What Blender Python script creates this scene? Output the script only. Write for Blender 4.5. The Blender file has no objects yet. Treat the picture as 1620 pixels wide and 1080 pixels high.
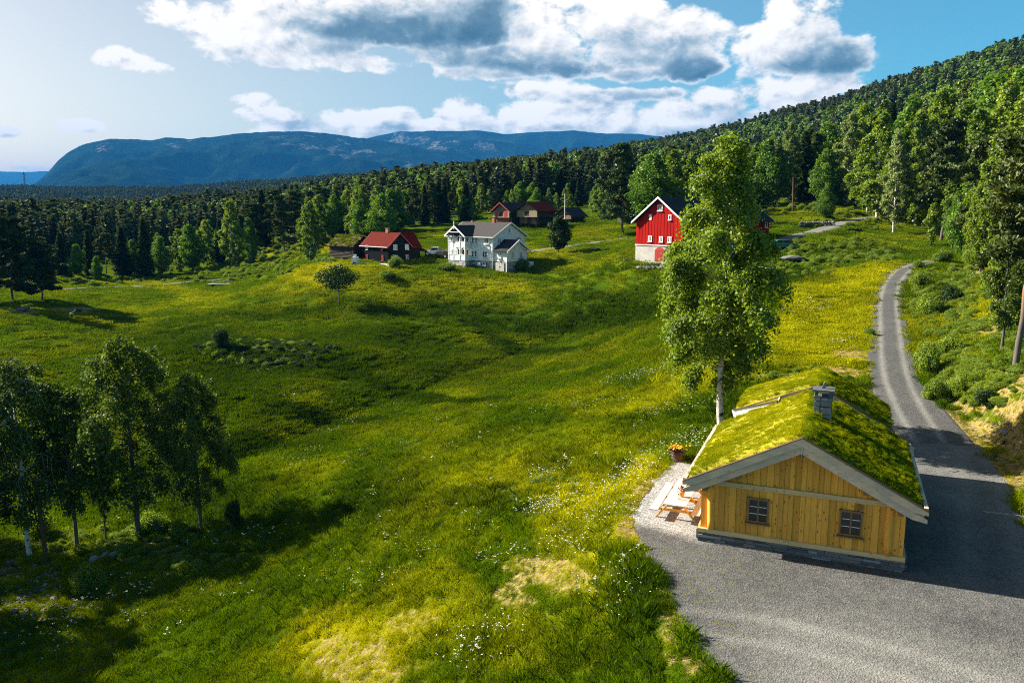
import bpy, math, random
import numpy as np
from mathutils import Vector, Matrix

R = math.radians
scn = bpy.context.scene
col = scn.collection

# ---------------------------------------------------------------- camera, sky, sun, exposure
CAM_Z, PITCH, FPX = 14.2, R(9.33), 1260.0
SUN_EL, SUN_AZ = R(31.5), R(-67.5)          # azimuth from +Y towards +X

cam_d = bpy.data.cameras.new('camera')
cam_d.lens, cam_d.sensor_width = 28.0, 36.0
cam_d.clip_start, cam_d.clip_end = 0.5, 80000.0
cam = bpy.data.objects.new('camera', cam_d)
cam.location = (0, 0, CAM_Z)
cam.rotation_euler = (R(90) - PITCH, 0, 0)
col.objects.link(cam)
scn.camera = cam

scn.view_settings.view_transform = 'Standard'
scn.view_settings.look = 'None'
scn.view_settings.exposure = 1.68
scn.view_settings.gamma = 1.0
scn.view_settings.use_curve_mapping = False

scn.render.engine = 'CYCLES'
scn.cycles.use_denoising = False
scn.cycles.use_adaptive_sampling = False
scn.cycles.filter_width = 1.1
scn.cycles.max_bounces = 8
scn.cycles.diffuse_bounces = 3
scn.cycles.transmission_bounces = 5
scn.cycles.transparent_max_bounces = 6
scn.cycles.volume_bounces = 0
scn.cycles.sample_clamp_indirect = 4.0
scn.cycles.caustics_reflective = False
scn.cycles.caustics_refractive = False

world = bpy.data.worlds.new('World')
scn.world = world
world.use_nodes = True


class NT:
    """Short hand for building node trees."""
    def __init__(self, tree, clear=True):
        self.t = tree
        if clear:
            tree.nodes.clear()

    def n(self, kind, **kw):
        nd = self.t.nodes.new(kind)
        for k, v in kw.items():
            setattr(nd, k, v)
        return nd

    def put(self, sock, v):
        if v is None:
            return
        if isinstance(v, bpy.types.NodeSocket):
            self.t.links.new(v, sock)
        else:
            if isinstance(v, (tuple, list)) and sock.type == 'RGBA' and len(v) == 3:
                v = (*v, 1.0)
            sock.default_value = v

    def math(self, op, a, b=None, c=None, clamp=False):
        nd = self.n('ShaderNodeMath', operation=op, use_clamp=clamp)
        for i, v in enumerate((a, b, c)):
            self.put(nd.inputs[i], v)
        return nd.outputs[0]

    def vec(self, op, a, b=None, out=0):
        nd = self.n('ShaderNodeVectorMath', operation=op)
        self.put(nd.inputs[0], a)
        if b is not None:
            if op == 'SCALE':
                self.put(nd.inputs['Scale'], b)
            else:
                self.put(nd.inputs[1], b)
        return nd.outputs[out]

    def mix(self, f, a, b, blend='MIX'):
        nd = self.n('ShaderNodeMix', data_type='RGBA', blend_type=blend)
        self.put(nd.inputs[0], f)
        self.put(nd.inputs[6], a)
        self.put(nd.inputs[7], b)
        return nd.outputs[2]

    def noise(self, vec, scale, detail=3, rough=0.55, dist=0.0, out=0):
        nd = self.n('ShaderNodeTexNoise')
        if vec is not None:
            self.put(nd.inputs['Vector'], vec)
        nd.inputs['Scale'].default_value = scale
        nd.inputs['Detail'].default_value = detail
        nd.inputs['Roughness'].default_value = rough
        nd.inputs['Distortion'].default_value = dist
        return nd.outputs[out]

    def ramp(self, f, stops, interp='LINEAR'):
        nd = self.n('ShaderNodeValToRGB')
        nd.color_ramp.interpolation = interp
        el = nd.color_ramp.elements
        while len(el) < len(stops):
            el.new(0.5)
        for e, (p, c) in zip(el, stops):
            e.position = p
            e.color = (c, c, c, 1) if not isinstance(c, (tuple, list)) else (*c[:3], 1)
        self.put(nd.inputs[0], f)
        return nd.outputs[0]

    def smooth(self, x, a, b):
        nd = self.n('ShaderNodeMapRange', interpolation_type='SMOOTHSTEP')
        self.put(nd.inputs[0], x)
        self.put(nd.inputs[1], a)
        self.put(nd.inputs[2], b)
        return nd.outputs[0]


def pix_dir(px, py):
    """Unit direction through a pixel of the 1620x1080 frame."""
    dx, dy = (px - 810) / FPX, (540 - py) / FPX
    c, s = math.cos(PITCH), math.sin(PITCH)
    v = np.array([dx, c + dy * s, -s + dy * c])
    return v / np.linalg.norm(v)


def build_sky():
    # cloud banks of this sky: direction (azimuth, elevation), size and weight
    banks = [(352, 48, 78, 44, .95, .5), (430, 20, 90, 40, 1.0, .45), (450, 78, 120, 26, .95, .35), (305, 62, 34, 12, .7, .4), (520, 75, 80, 15, .8, -.5),
             (560, 40, 120, 34, 1.05, -.55), (690, 45, 130, 38, 1.1, -.6), (640, 8, 150, 24, 1.0, .2), (775, 28, 52, 44, 1.05, -.75), (600, 98, 120, 17, .8, .35), (700, 92, 110, 20, .85, -.1),
             (865, 40, 62, 58, 1.1, .55), (840, 95, 130, 26, 1.0, -.45), (905, 105, 80, 20, .95, -.65), (960, 32, 95, 36, 1.05, .35), (1010, 70, 90, 42, 1.05, .05), (1085, 62, 70, 44, 1.0, .25), (1090, 104, 52, 22, 1.0, -.8), (760, 118, 120, 12, .75, .2), (1010, 118, 60, 14, .8, -.3),
             (1248, 22, 46, 36, 1.0, .6), (1215, 62, 60, 34, 1.0, .5), (1290, 48, 46, 44, 1.0, .1), (1320, 88, 62, 34, 1.05, -.75), (1255, 100, 66, 24, 1.0, -.35), (1365, 98, 36, 16, .85, -.7), (1190, 116, 24, 10, .6, -.2),
             (850, 142, 80, 17, .95, .5), (960, 152, 110, 13, .95, -.35), (905, 168, 120, 16, .9, .3), (1030, 150, 50, 12, .9, -.3), (1065, 178, 90, 20, .95, .35), (1150, 165, 60, 26, 1.0, .3), (1235, 148, 80, 30, 1.0, .55), (1310, 132, 62, 17, .9, .5), (1195, 185, 110, 20, .95, -.1), (960, 196, 170, 18, .95, .4), (840, 190, 80, 24, .9, .35), (1040, 205, 160, 14, .85, .1),
             (200, 94, 42, 16, 1.0, .8), (240, 108, 32, 10, .9, .7), (272, 20, 44, 20, 1.0, .8), (398, 160, 36, 13, .7, .6), (410, 180, 50, 12, .85, .5), (445, 190, 40, 6, .7, .5),
             (470, 202, 58, 20, .95, .1), (440, 212, 50, 10, .8, .5), (560, 196, 62, 24, 1.0, .45), (625, 196, 44, 24, 1.0, .1), (735, 182, 44, 30, 1.05, .45), (700, 200, 50, 14, .9, .4), (770, 198, 40, 20, .9, -.1), (128, 198, 34, 10, .95, .6), (66, 104, 32, 7, .65, .8),
             (8, 210, 24, 9, .85, .6), (60, 267, 90, 6, .8, .8), (590, 215, 120, 10, .8, .3)]
    g = bpy.data.node_groups.new('cloud density', 'ShaderNodeTree')
    g.interface.new_socket('Direction', in_out='INPUT', socket_type='NodeSocketVector')
    g.interface.new_socket('Density', in_out='OUTPUT', socket_type='NodeSocketFloat')
    g.interface.new_socket('Bank', in_out='OUTPUT', socket_type='NodeSocketFloat')
    T = NT(g)
    gi, go = T.n('NodeGroupInput'), T.n('NodeGroupOutput')
    d = T.vec('NORMALIZE', gi.outputs[0])
    sx = T.n('ShaderNodeSeparateXYZ')
    T.put(sx.inputs[0], d)
    az = T.math('ARCTAN2', sx.outputs[0], sx.outputs[1])
    el = T.math('ARCSINE', sx.outputs[2])
    cb = T.n('ShaderNodeCombineXYZ')
    T.put(cb.inputs[0], az)
    T.put(cb.inputs[1], el)
    ae = cb.outputs[0]
    total, num, den = None, None, None
    for (px, py, rx, ry, w, tone) in banks:
        v = pix_dir(px, py)
        a0, e0 = math.atan2(v[0], v[1]), math.asin(v[2])
        k = (v[1] ** 2 + v[0] ** 2) ** .5
        ca = math.cos(a0)
        q = T.vec('SUBTRACT', ae, (a0, e0, 0))
        q = T.vec('MULTIPLY', q, (FPX / rx / ca ** 1.0, FPX / ry, 0))
        l = T.vec('DOT_PRODUCT', q, q, out=1)
        f = T.math('MULTIPLY', T.math('SUBTRACT', 1.15, T.math('MULTIPLY', l, .62)), w)
        f = T.math('MAXIMUM', f, 0.0)
        total = f if total is None else T.math('SMOOTH_MAX', total, f, 0.12)
        sq = T.n('ShaderNodeSeparateXYZ')
        T.put(sq.inputs[0], q)
        # every heap of cloud is lit from the upper left and grey below
        up = T.math('MULTIPLY_ADD', sq.outputs[1], .62, T.math('MULTIPLY_ADD', sq.outputs[0], -.22, tone))
        f2 = T.math('MULTIPLY', f, f)
        fs = T.math('MULTIPLY', f2, up)
        num = fs if num is None else T.math('ADD', num, fs)
        den = f2 if den is None else T.math('ADD', den, f2)
    # broken cloud everywhere else: the same kind of sky carries on outside the frame
    zz = T.math('ADD', T.math('MAXIMUM', sx.outputs[2], 0.0), 0.12)
    plane = T.n('ShaderNodeCombineXYZ')
    T.put(plane.inputs[0], T.math('DIVIDE', sx.outputs[0], zz))
    T.put(plane.inputs[1], T.math('DIVIDE', sx.outputs[1], zz))
    wide = T.smooth(T.noise(T.vec('ADD', plane.outputs[0], (7.3, 2.2, 0)), .55, 2, .5), .56, .74)
    away = T.math('MAXIMUM', T.smooth(el, .27, .36), T.smooth(T.math('ABSOLUTE', az), .62, .8))
    total = T.math('SMOOTH_MAX', total, T.math('MULTIPLY', wide, away), .1)
    T.put(go.inputs[0], total)
    T.put(go.inputs[1], T.math('DIVIDE', num, T.math('ADD', den, .03)))

    W = NT(world.node_tree)
    out = W.n('ShaderNodeOutputWorld')
    bg = W.n('ShaderNodeBackground')
    sky = W.n('ShaderNodeTexSky')
    sky.sky_type = 'NISHITA'
    sky.sun_disc = False
    sky.sun_elevation = SUN_EL
    sky.sun_rotation = SUN_AZ
    sky.altitude = 300
    sky.air_density = 1.0
    sky.dust_density = 1.2
    sky.ozone_density = 1.6
    tc = W.n('ShaderNodeTexCoord')
    dirv = W.vec('NORMALIZE', tc.outputs['Generated'])

    def relief(v):
        # cauliflower heaps: noise on flattened direction
        q = W.vec('MULTIPLY', W.vec('NORMALIZE', v), (1.0, 1.0, 1.55))
        n1 = W.noise(q, 13.0, 8, .58, .25)
        n2 = W.noise(W.vec('ADD', q, (3.1, 1.7, .4)), 42.0, 5, .6, .3)
        return W.math('ADD', W.math('MULTIPLY', W.math('SUBTRACT', n1, .5), 2.3), W.math('MULTIPLY', W.math('SUBTRACT', n2, .5), .9))
    bank = W.n('ShaderNodeGroup')
    bank.node_tree = g
    W.put(bank.inputs[0], dirv)
    r0 = relief(dirv)
    dens0 = W.math('ADD', W.math('SUBTRACT', bank.outputs[0], .48), r0)
    sunv = Vector((math.sin(SUN_AZ), math.cos(SUN_AZ), 0))
    off = (sunv.x * .030, sunv.y * .030, .046)
    off2 = (sunv.x * .008, sunv.y * .008, .010)
    r1 = relief(W.vec('ADD', dirv, off))
    r2 = relief(W.vec('ADD', dirv, off2))
    alpha = W.smooth(dens0, -.02, .36)
    lit = W.math('SUBTRACT', r0, r1)
    lit2 = W.math('SUBTRACT', r0, r2)
    thick = W.smooth(dens0, .08, .75)
    body = W.math('ADD', .68, W.math('MULTIPLY', bank.outputs[1], .68))
    sh = W.math('ADD', W.math('MULTIPLY', thick, W.math('SUBTRACT', body, .93)), .93)
    sh = W.math('ADD', sh, W.math('ADD', W.math('MULTIPLY', lit, .16), W.math('MULTIPLY', lit2, .50)), clamp=True)
    K = 11.0                                              # sky radiance units before the world strength
    ccol = W.ramp(sh, [(0.0, (.075, .155, .205)), (.35, (.17, .27, .33)), (.62, (.42, .52, .57)), (.85, (.92, .90, .86)), (1.0, (1.14, 1.08, 1.0))])
    ccol = W.vec('SCALE', ccol, K * .62)
    # thin veil of high haze towards the sun
    ds = W.vec('DOT_PRODUCT', dirv, tuple(Vector((math.sin(SUN_AZ) * math.cos(SUN_EL), math.cos(SUN_AZ) * math.cos(SUN_EL), math.sin(SUN_EL)))), out=1)
    veil = W.smooth(ds, -.05, .78)
    skc = W.vec('MULTIPLY', sky.outputs[0], W.mix(veil, (.41, .93, .96), (1.12, .90, .70)))
    mixc = W.mix(alpha, skc, ccol)
    W.put(bg.inputs[0], mixc)
    bg.inputs[1].default_value = 0.05
    W.put(out.inputs[0], bg.outputs[0])
    world.cycles.sampling_method = 'MANUAL'
    world.cycles.sample_map_resolution = 512


build_sky()

sun_d = bpy.data.lights.new('sun', 'SUN')
sun_d.energy = 5.0
sun_d.angle = R(0.53)
sun_d.color = (1.0, .93, .80)
sun = bpy.data.objects.new('sun', sun_d)
sdir = Vector((math.sin(SUN_AZ) * math.cos(SUN_EL), math.cos(SUN_AZ) * math.cos(SUN_EL), math.sin(SUN_EL)))
sun.rotation_euler = sdir.to_track_quat('Z', 'Y').to_euler()
sun.location = (-60, 40, 60)
col.objects.link(sun)

# ---------------------------------------------------------------- small numpy noise
def _hash(ix, iy, seed):
    h = (ix.astype(np.int64) * 374761393 + iy.astype(np.int64) * 668265263 + seed * 974634777) & 0xFFFFFFFF
    h = ((h ^ (h >> 13)) * 1274126177) & 0xFFFFFFFF
    return ((h ^ (h >> 16)) & 0xFFFFFF) / float(0xFFFFFF)


def vnoise(x, y, seed=0):
    ix, iy = np.floor(x), np.floor(y)
    fx, fy = x - ix, y - iy
    fx, fy = fx * fx * (3 - 2 * fx), fy * fy * (3 - 2 * fy)
    a, b = _hash(ix, iy, seed), _hash(ix + 1, iy, seed)
    c, d = _hash(ix, iy + 1, seed), _hash(ix + 1, iy + 1, seed)
    return (a * (1 - fx) + b * fx) * (1 - fy) + (c * (1 - fx) + d * fx) * fy


def fbm(x, y, octaves=4, seed=0, gain=.5):
    s, amp, tot = 0.0, 1.0, 0.0
    for o in range(octaves):
        s = s + amp * (vnoise(x * 2.03 ** o + 17.1 * o, y * 2.03 ** o - 9.7 * o, seed + o) - .5)
        tot += amp
        amp *= gain
    return s / tot * 2


def sstep(a, b, x):
    t = np.clip((x - a) / (b - a), 0, 1)
    return t * t * (3 - 2 * t)


# ---------------------------------------------------------------- terrain height
def ray(px, py):
    v = pix_dir(px, py)
    return v


def at_depth(px, py, d):
    v = ray(px, py)
    t = d / v[1]
    return (v[0] * t, d, CAM_Z + v[2] * t)


def on_plane(px, py, z=0.0):
    v = ray(px, py)
    t = (z - CAM_Z) / v[2]
    return (v[0] * t, v[1] * t)


# surveyed spots: (frame x, frame y, metres ahead)
SPOTS = [(1000, 1080, 24.5), (800, 1080, 28), (500, 1080, 33), (200, 1080, 38), (0, 1080, 40),
         (1000, 900, 31), (800, 900, 36), (600, 900, 42), (400, 900, 49), (200, 880, 55), (0, 880, 57),
         (1000, 750, 45), (800, 750, 52), (600, 750, 60), (400, 750, 68), (200, 750, 75), (0, 750, 78),
         (1100, 640, 58), (1000, 640, 64), (800, 640, 78), (480, 684, 79.5), (400, 712, 75), (560, 652, 87), (640, 622, 94), (730, 586, 105), (400, 640, 86), (200, 640, 92), (0, 640, 95),
         (430, 560, 110), (350, 540, 115), (500, 585, 100), (830, 546, 120), (960, 480, 128), (1000, 560, 88), (1060, 500, 108),
         (538, 485, 140), (700, 480, 145), (850, 450, 150), (700, 440, 160), (600, 430, 165), (780, 432, 160), (500, 425, 172), (620, 412, 175),
         (400, 455, 180), (200, 455, 190), (60, 480, 150), (0, 520, 120), (200, 520, 135), (600, 520, 122), (760, 415, 170), (830, 420, 166),
         (300, 420, 240), (430, 390, 250), (540, 395, 215), (840, 358, 215), (900, 380, 190), (880, 405, 172), (960, 350, 225), (700, 372, 225),
         (1005, 410, 138), (1060, 411, 138), (1100, 430, 125), (980, 425, 138), (960, 395, 170),
         (1260, 372, 150), (1390, 345, 170), (1240, 392, 140), (1250, 420, 125), (1400, 412, 124),
         (1420, 414, 118), (1230, 550, 72), (1300, 500, 84), (1230, 466, 93), (1240, 440, 115),
         (1450, 412, 118), (1400, 480, 90), (1410, 540, 72), (1440, 620, 57), (1470, 690, 48.8),
         (1520, 430, 108), (1600, 420, 100), (1550, 560, 62), (1600, 560, 58), (1620, 480, 75), (1600, 640, 46), (1620, 740, 37), (1500, 600, 57), (1580, 680, 43.5),
         (1412, 368, 155), (1540, 400, 125), (1300, 320, 200), (1450, 300, 250), (1620, 350, 160),
         (1620, 90, 700), (1400, 150, 800), (1200, 212, 900), (1050, 236, 1000), (950, 262, 1150), (1500, 200, 400), (1300, 260, 450), (1620, 200, 330), (1100, 280, 420),
         (700, 320, 320), (500, 340, 350), (800, 290, 600), (600, 300, 800), (400, 297, 2200), (0, 303, 2500), (200, 304, 2300),
         (0, 360, 450), (200, 370, 400), (100, 400, 260), (300, 350, 700), (0, 330, 1200), (300, 325, 1300), (700, 277, 1800), (600, 283, 2100)]
_pts = [at_depth(*s) for s in SPOTS]
_pts += [(8, 22, 0), (16, 22, 0), (22, 28, 0), (12, 33, 0), (20, 38, .05), (6.5, 38, -.25), (9, 44, 0), (12, 50, -.1), (25, 45, .25), (6, 15, 0), (18, 12, 0), (0, 12, -1.2), (-12, 10, -5),
         (40, 15, 4), (60, 30, 9), (75, 80, 16), (120, 120, 30), (-60, 20, -14), (-90, 60, -13), (-140, 120, -9), (-45, 42, -12.5), (300, 300, 75), (500, 350, 120), (-400, 300, 0), (-1200, 1200, 15),
         (900, 1200, 120), (300, 1700, 95), (900, 2200, 80), (-300, 3600, 60), (-1500, 3400, 40), (1500, 3500, 80), (-4000, 5000, 0), (0, 6000, 0), (4000, 6000, 20), (-8000, 12000, 0), (0, 15000, 0), (9000, 12000, 0), (0, 24000, 0), (12000, 20000, 0), (-14000, 20000, 0)]
_P = np.array(_pts)


def _lp(x, y):
    r = np.hypot(x, y)
    return np.stack([np.arctan2(x, y) * 1.7, np.log(np.maximum(r, 1.0))], -1)


def _tps_fit(P):
    q = _lp(P[:, 0], P[:, 1])
    # heights are compressed with distance so that far hills do not ring into the near ground
    s = np.hypot(P[:, 0], P[:, 1])
    v = P[:, 2] / s
    d = np.linalg.norm(q[:, None] - q[None], axis=-1)
    K = np.where(d > 0, d * d * np.log(np.maximum(d, 1e-9)), 0)
    n = len(q)
    A = np.zeros((n + 3, n + 3))
    A[:n, :n] = K + np.eye(n) * 2e-4
    A[:n, n], A[:n, n + 1:] = 1, q
    A[n, :n], A[n + 1:, :n] = 1, q.T
    b = np.zeros(n + 3)
    b[:n] = v
    w = np.linalg.solve(A, b)
    return q, w


_Q, _Wt = _tps_fit(_P)


def base_height(x, y):
    x, y = np.atleast_1d(np.asarray(x, float)), np.atleast_1d(np.asarray(y, float))
    sh = x.shape
    x, y = x.ravel(), y.ravel()
    out = np.empty_like(x)
    n = len(_Q)
    for i in range(0, len(x), 20000):
        q = _lp(x[i:i + 20000], y[i:i + 20000])
        d2 = ((q[:, None, :] - _Q[None]) ** 2).sum(-1)
        K = .5 * d2 * np.log(np.maximum(d2, 1e-18))
        out[i:i + 20000] = (K @ _Wt[:n] + _Wt[n] + q @ _Wt[n + 1:]) * np.hypot(x[i:i + 20000], y[i:i + 20000])
    return out.reshape(sh)


def seg_dist(x, y, path):
    """Distance to a polyline and the interpolated extra columns at the nearest spot."""
    best = np.full(x.shape, 1e9)
    ext = np.zeros(x.shape + (path.shape[1] - 2,))
    for a, b in zip(path[:-1], path[1:]):
        dx, dy = b[0] - a[0], b[1] - a[1]
        L = dx * dx + dy * dy + 1e-9
        t = np.clip(((x - a[0]) * dx + (y - a[1]) * dy) / L, 0, 1)
        d = np.hypot(x - a[0] - t * dx, y - a[1] - t * dy)
        m = d < best
        best = np.where(m, d, best)
        for k in range(ext.shape[-1]):
            ext[..., k] = np.where(m, a[2 + k] + t * (b[2 + k] - a[2 + k]), ext[..., k])
    return best, ext


def poly_dist(x, y, poly):
    """Signed distance to a polygon, negative inside."""
    p = np.vstack([poly, poly[:1]])
    d, _ = seg_dist(x, y, p)
    ins = np.zeros(x.shape, bool)
    for a, b in zip(p[:-1], p[1:]):
        c = (a[1] > y) != (b[1] > y)
        with np.errstate(divide='ignore', invalid='ignore'):
            xi = a[0] + (y - a[1]) * (b[0] - a[0]) / (b[1] - a[1])
        ins ^= c & (x < xi)
    return np.where(ins, -d, d)


def spline(pts, step):
    """Catmull-Rom through the points, resampled."""
    P = np.array(pts, float)
    P = np.vstack([2 * P[0] - P[1], P, 2 * P[-1] - P[-2]])
    out = []
    for i in range(1, len(P) - 2):
        n = max(2, int(np.linalg.norm(P[i + 1][:2] - P[i][:2]) / step))
        for k in range(n):
            t = k / n
            out.append(.5 * (2 * P[i] + (P[i + 1] - P[i - 1]) * t + (2 * P[i - 1] - 5 * P[i] + 4 * P[i + 1] - P[i + 2]) * t * t + (3 * P[i] - P[i - 1] - 3 * P[i + 1] + P[i + 2]) * t ** 3))
    out.append(P[-2])
    return np.array(out)


def hit(px, py, hf=None, tmax=6000.0):
    """Where the sight line of a frame pixel meets the ground."""
    hf = hf or base_height
    v = ray(px, py)
    t = np.exp(np.linspace(math.log(15), math.log(tmax), 900))
    h = hf(v[0] * t, v[1] * t) - (CAM_Z + v[2] * t)
    k = np.argmax(h > 0)
    if h[k] <= 0:
        k = len(t) - 1
    lo, hi = t[max(k - 1, 0)], t[k]
    for _ in range(12):
        m = .5 * (lo + hi)
        if hf(v[0] * m, v[1] * m)[0] > CAM_Z + v[2] * m:
            hi = m
        else:
            lo = m
    return np.array([v[0] * hi, v[1] * hi, CAM_Z + v[2] * hi])


# cabin frame: front left corner of the log wall, along = to the right, back = away from us
CA = np.array([8.2, 33.0])
CYAW = R(-22.5)
C_AL, C_BK = np.array([math.cos(CYAW), math.sin(CYAW)]), np.array([-math.sin(CYAW), math.cos(CYAW)])


def cab(al, bk):
    return CA + C_AL * al + C_BK * bk


YARD = np.array([on_plane(*q) for q in [(1104, 733), (1062, 728), (1035, 760), (1008, 795), (998, 830), (1018, 868), (1045, 915), (1075, 980), (1108, 1040), (1140, 1080)]]
                + [(5.2, 18), (4.0, 10), (24, 10), (25.5, 20)]
                + [on_plane(*q) for q in [(1628, 830), (1605, 780), (1575, 735), (1545, 705)]]
                + [tuple(cab(13.5, 17)), tuple(cab(9.2, 15)), tuple(cab(4, 10))])
# gravel road: frame left edge, right edge, frame y
_road = []
for y, a, b in [(735, 1445, 1570), (690, 1412, 1535), (640, 1386, 1494), (600, 1377, 1463), (560, 1373, 1450), (520, 1375, 1441), (480, 1381, 1430), (450, 1393, 1430), (430, 1414, 1442), (419, 1438, 1462), (412, 1470, 1484)]:
    l, r = hit(a, y), hit(b, y)
    _road.append((*((l + r) / 2)[:2], min(2.9, max(1.6, .5 * np.linalg.norm(l[:2] - r[:2])))))


def with_z(path, soft=6):
    z = base_height(path[:, 0], path[:, 1])
    k = np.ones(2 * soft + 1) / (2 * soft + 1)
    z = np.convolve(np.pad(z, soft, 'edge'), k, 'valid')
    return np.column_stack([path[:, :2], z, path[:, 2]])


ROAD = with_z(spline(_road, 1.0), 7)
ROAD[:14, 2] = ROAD[:14, 2] * np.linspace(0, 1, 14)
BARN_ROAD = with_z(spline([(*hit(a, b)[:2], 1.9) for a, b in [(1130, 402), (1180, 394), (1225, 384), (1255, 374), (1290, 366), (1327, 355), (1360, 346), (1400, 342)]] + [(62, 190, 1.9) if False else (*(hit(1400, 342)[:2] + np.array([14, 3])), 1.9)], 2.0), 4)
HOUSE_ROAD = with_z(spline([(*hit(a, b)[:2], 1.5) for a, b in [(700, 398), (760, 402), (838, 398), (900, 390), (980, 378), (1040, 372)]], 2.0), 4)
FIELD_TRACK = with_z(spline([(*hit(a, b)[:2], 1.2) for a, b in [(90, 457), (155, 455), (280, 449), (330, 444), (400, 438), (480, 424), (525, 412), (590, 404)]], 3.0), 3)
PATHS = [(ROAD, 2.6), (BARN_ROAD, 2.0), (HOUSE_ROAD, 1.5), (FIELD_TRACK, 1.2)]

CREEK = np.array([[*hit(a, b)[:2], 0] for a, b in [(345, 738), (400, 712), (480, 684), (560, 652), (640, 622), (730, 586), (830, 546), (920, 510), (985, 492)]])
MOUNDS = [(*hit(430, 566)[:2], 17, 6, 1.5), (*hit(600, 440)[:2], 26, 9, 1.0), (*hit(760, 800)[:2], 9, 4, .5), (*hit(900, 700)[:2], 12, 5, .6), (*hit(300, 640)[:2], 18, 7, .9), (*hit(700, 540)[:2], 22, 8, -.9)]

# level places under the buildings: x, y, radius, z
PADS = []


def height(x, y, detail=True):
    x, y = np.atleast_1d(np.asarray(x, float)), np.atleast_1d(np.asarray(y, float))
    z = base_height(x, y)
    r = np.hypot(x, y)
    if detail:
        z = z + fbm(x / 13, y / 13, 3, 5) * np.minimum(.42, r * .004) + fbm(x / 2.7, y / 2.7, 3, 9) * np.clip(.16 - r * .0006, .02, .16)
        far = sstep(200, 900, r)
        z = z + far * fbm(x / 160, y / 160, 4, 3) * 9 * np.minimum(1, r / 1500)
    if detail and CREEK is not None:
        near = (x > CREEK[:, 0].min() - 8) & (x < CREEK[:, 0].max() + 8) & (y > CREEK[:, 1].min() - 8) & (y < CREEK[:, 1].max() + 8)
        if near.any():
            d, e = seg_dist(x[near], y[near], CREEK)
            z[near] += -.55 * np.exp(-(d / 2.2) ** 2) + .15 * np.exp(-((d - 4.2) / 2.2) ** 2)
        for (cx, cy, rx, ry, h) in MOUNDS:
            z = z + h * np.exp(-((x - cx) / rx) ** 2 - ((y - cy) / ry) ** 2)
    for path, _ in PATHS:
        near = (x > path[:, 0].min() - 9) & (x < path[:, 0].max() + 9) & (y > path[:, 1].min() - 9) & (y < path[:, 1].max() + 9)
        if near.any():
            d, e = seg_dist(x[near], y[near], path)
            hw = e[:, 1]
            w = 1 - sstep(hw + .4, hw + 3.0, d)
            z[near] = z[near] * (1 - w) + e[:, 0] * w
    for (cx, cy, rad, pz) in PADS:
        d = np.hypot(x - cx, y - cy)
        w = 1 - sstep(rad, rad * 1.7, d)
        z = z * (1 - w) + pz * w
    near = (r < 75)
    if near.any():
        d = poly_dist(x[near], y[near], YARD)
        w = 1 - sstep(.15, 2.6, d)
        z[near] = z[near] * (1 - w)
    return z


_GRID = {}


def _ground_grid():
    if 'z' not in _GRID:
        a, l = np.linspace(R(-42), R(42), 340), np.linspace(math.log(14), math.log(6200), 560)
        A, L = np.meshgrid(a, l)
        rr = np.exp(L)
        _GRID['z'] = height((np.sin(A) * rr).ravel(), (np.cos(A) * rr).ravel(), False).reshape(A.shape)
        _GRID['a'], _GRID['l'] = a, l
    return _GRID


def ground_many(px, py):
    """Where the sight lines of many frame pixels meet the ground."""
    G = _ground_grid()
    px, py = np.asarray(px, float), np.asarray(py, float)
    dx, dy = (px - 810) / FPX, (540 - py) / FPX
    c, s = math.cos(PITCH), math.sin(PITCH)
    v = np.stack([dx, c + dy * s, -s + dy * c], -1)
    v /= np.linalg.norm(v, axis=1, keepdims=True)
    az = np.arctan2(v[:, 0], v[:, 1])
    ia = np.clip((az - G['a'][0]) / (G['a'][1] - G['a'][0]), 0, len(G['a']) - 1.001)
    i0 = ia.astype(int)
    fa = ia - i0
    prof = G['z'][:, i0] * (1 - fa) + G['z'][:, i0 + 1] * fa            # heights along each sight line
    hx = np.hypot(v[:, 0], v[:, 1])
    rr = np.exp(G['l'])[:, None]
    over = prof - (CAM_Z + v[:, 2] / hx * rr)
    k = np.argmax(over > 0, axis=0)
    k = np.where(over.max(0) <= 0, len(rr) - 1, np.maximum(k, 1))
    j = np.arange(len(px))
    o0, o1 = over[k - 1, j], over[k, j]
    t = np.clip(-o0 / (o1 - o0 + 1e-12), 0, 1)
    r = rr[k - 1, 0] * (1 - t) + rr[k, 0] * t
    return np.stack([v[:, 0] / hx * r, v[:, 1] / hx * r, CAM_Z + v[:, 2] / hx * r], -1)


def ground(px, py):
    return ground_many([px], [py])[0]

# ---------------------------------------------------------------- objects and tags
def link(o, parent=None):
    col.objects.link(o)
    if parent is not None:
        o.parent = parent
    return o


def tag(o, label=None, cat=None, group=None, kind=None):
    for k, v in (('label', label), ('category', cat), ('group', group), ('kind', kind)):
        if v:
            o[k] = v
    return o


def empty(name, loc, rz=0.0, label=None, cat=None, group=None):
    o = bpy.data.objects.new(name, None)
    o.empty_display_size = .2
    o.location = loc
    o.rotation_euler = (0, 0, rz)
    link(o)
    return tag(o, label, cat, group)


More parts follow.
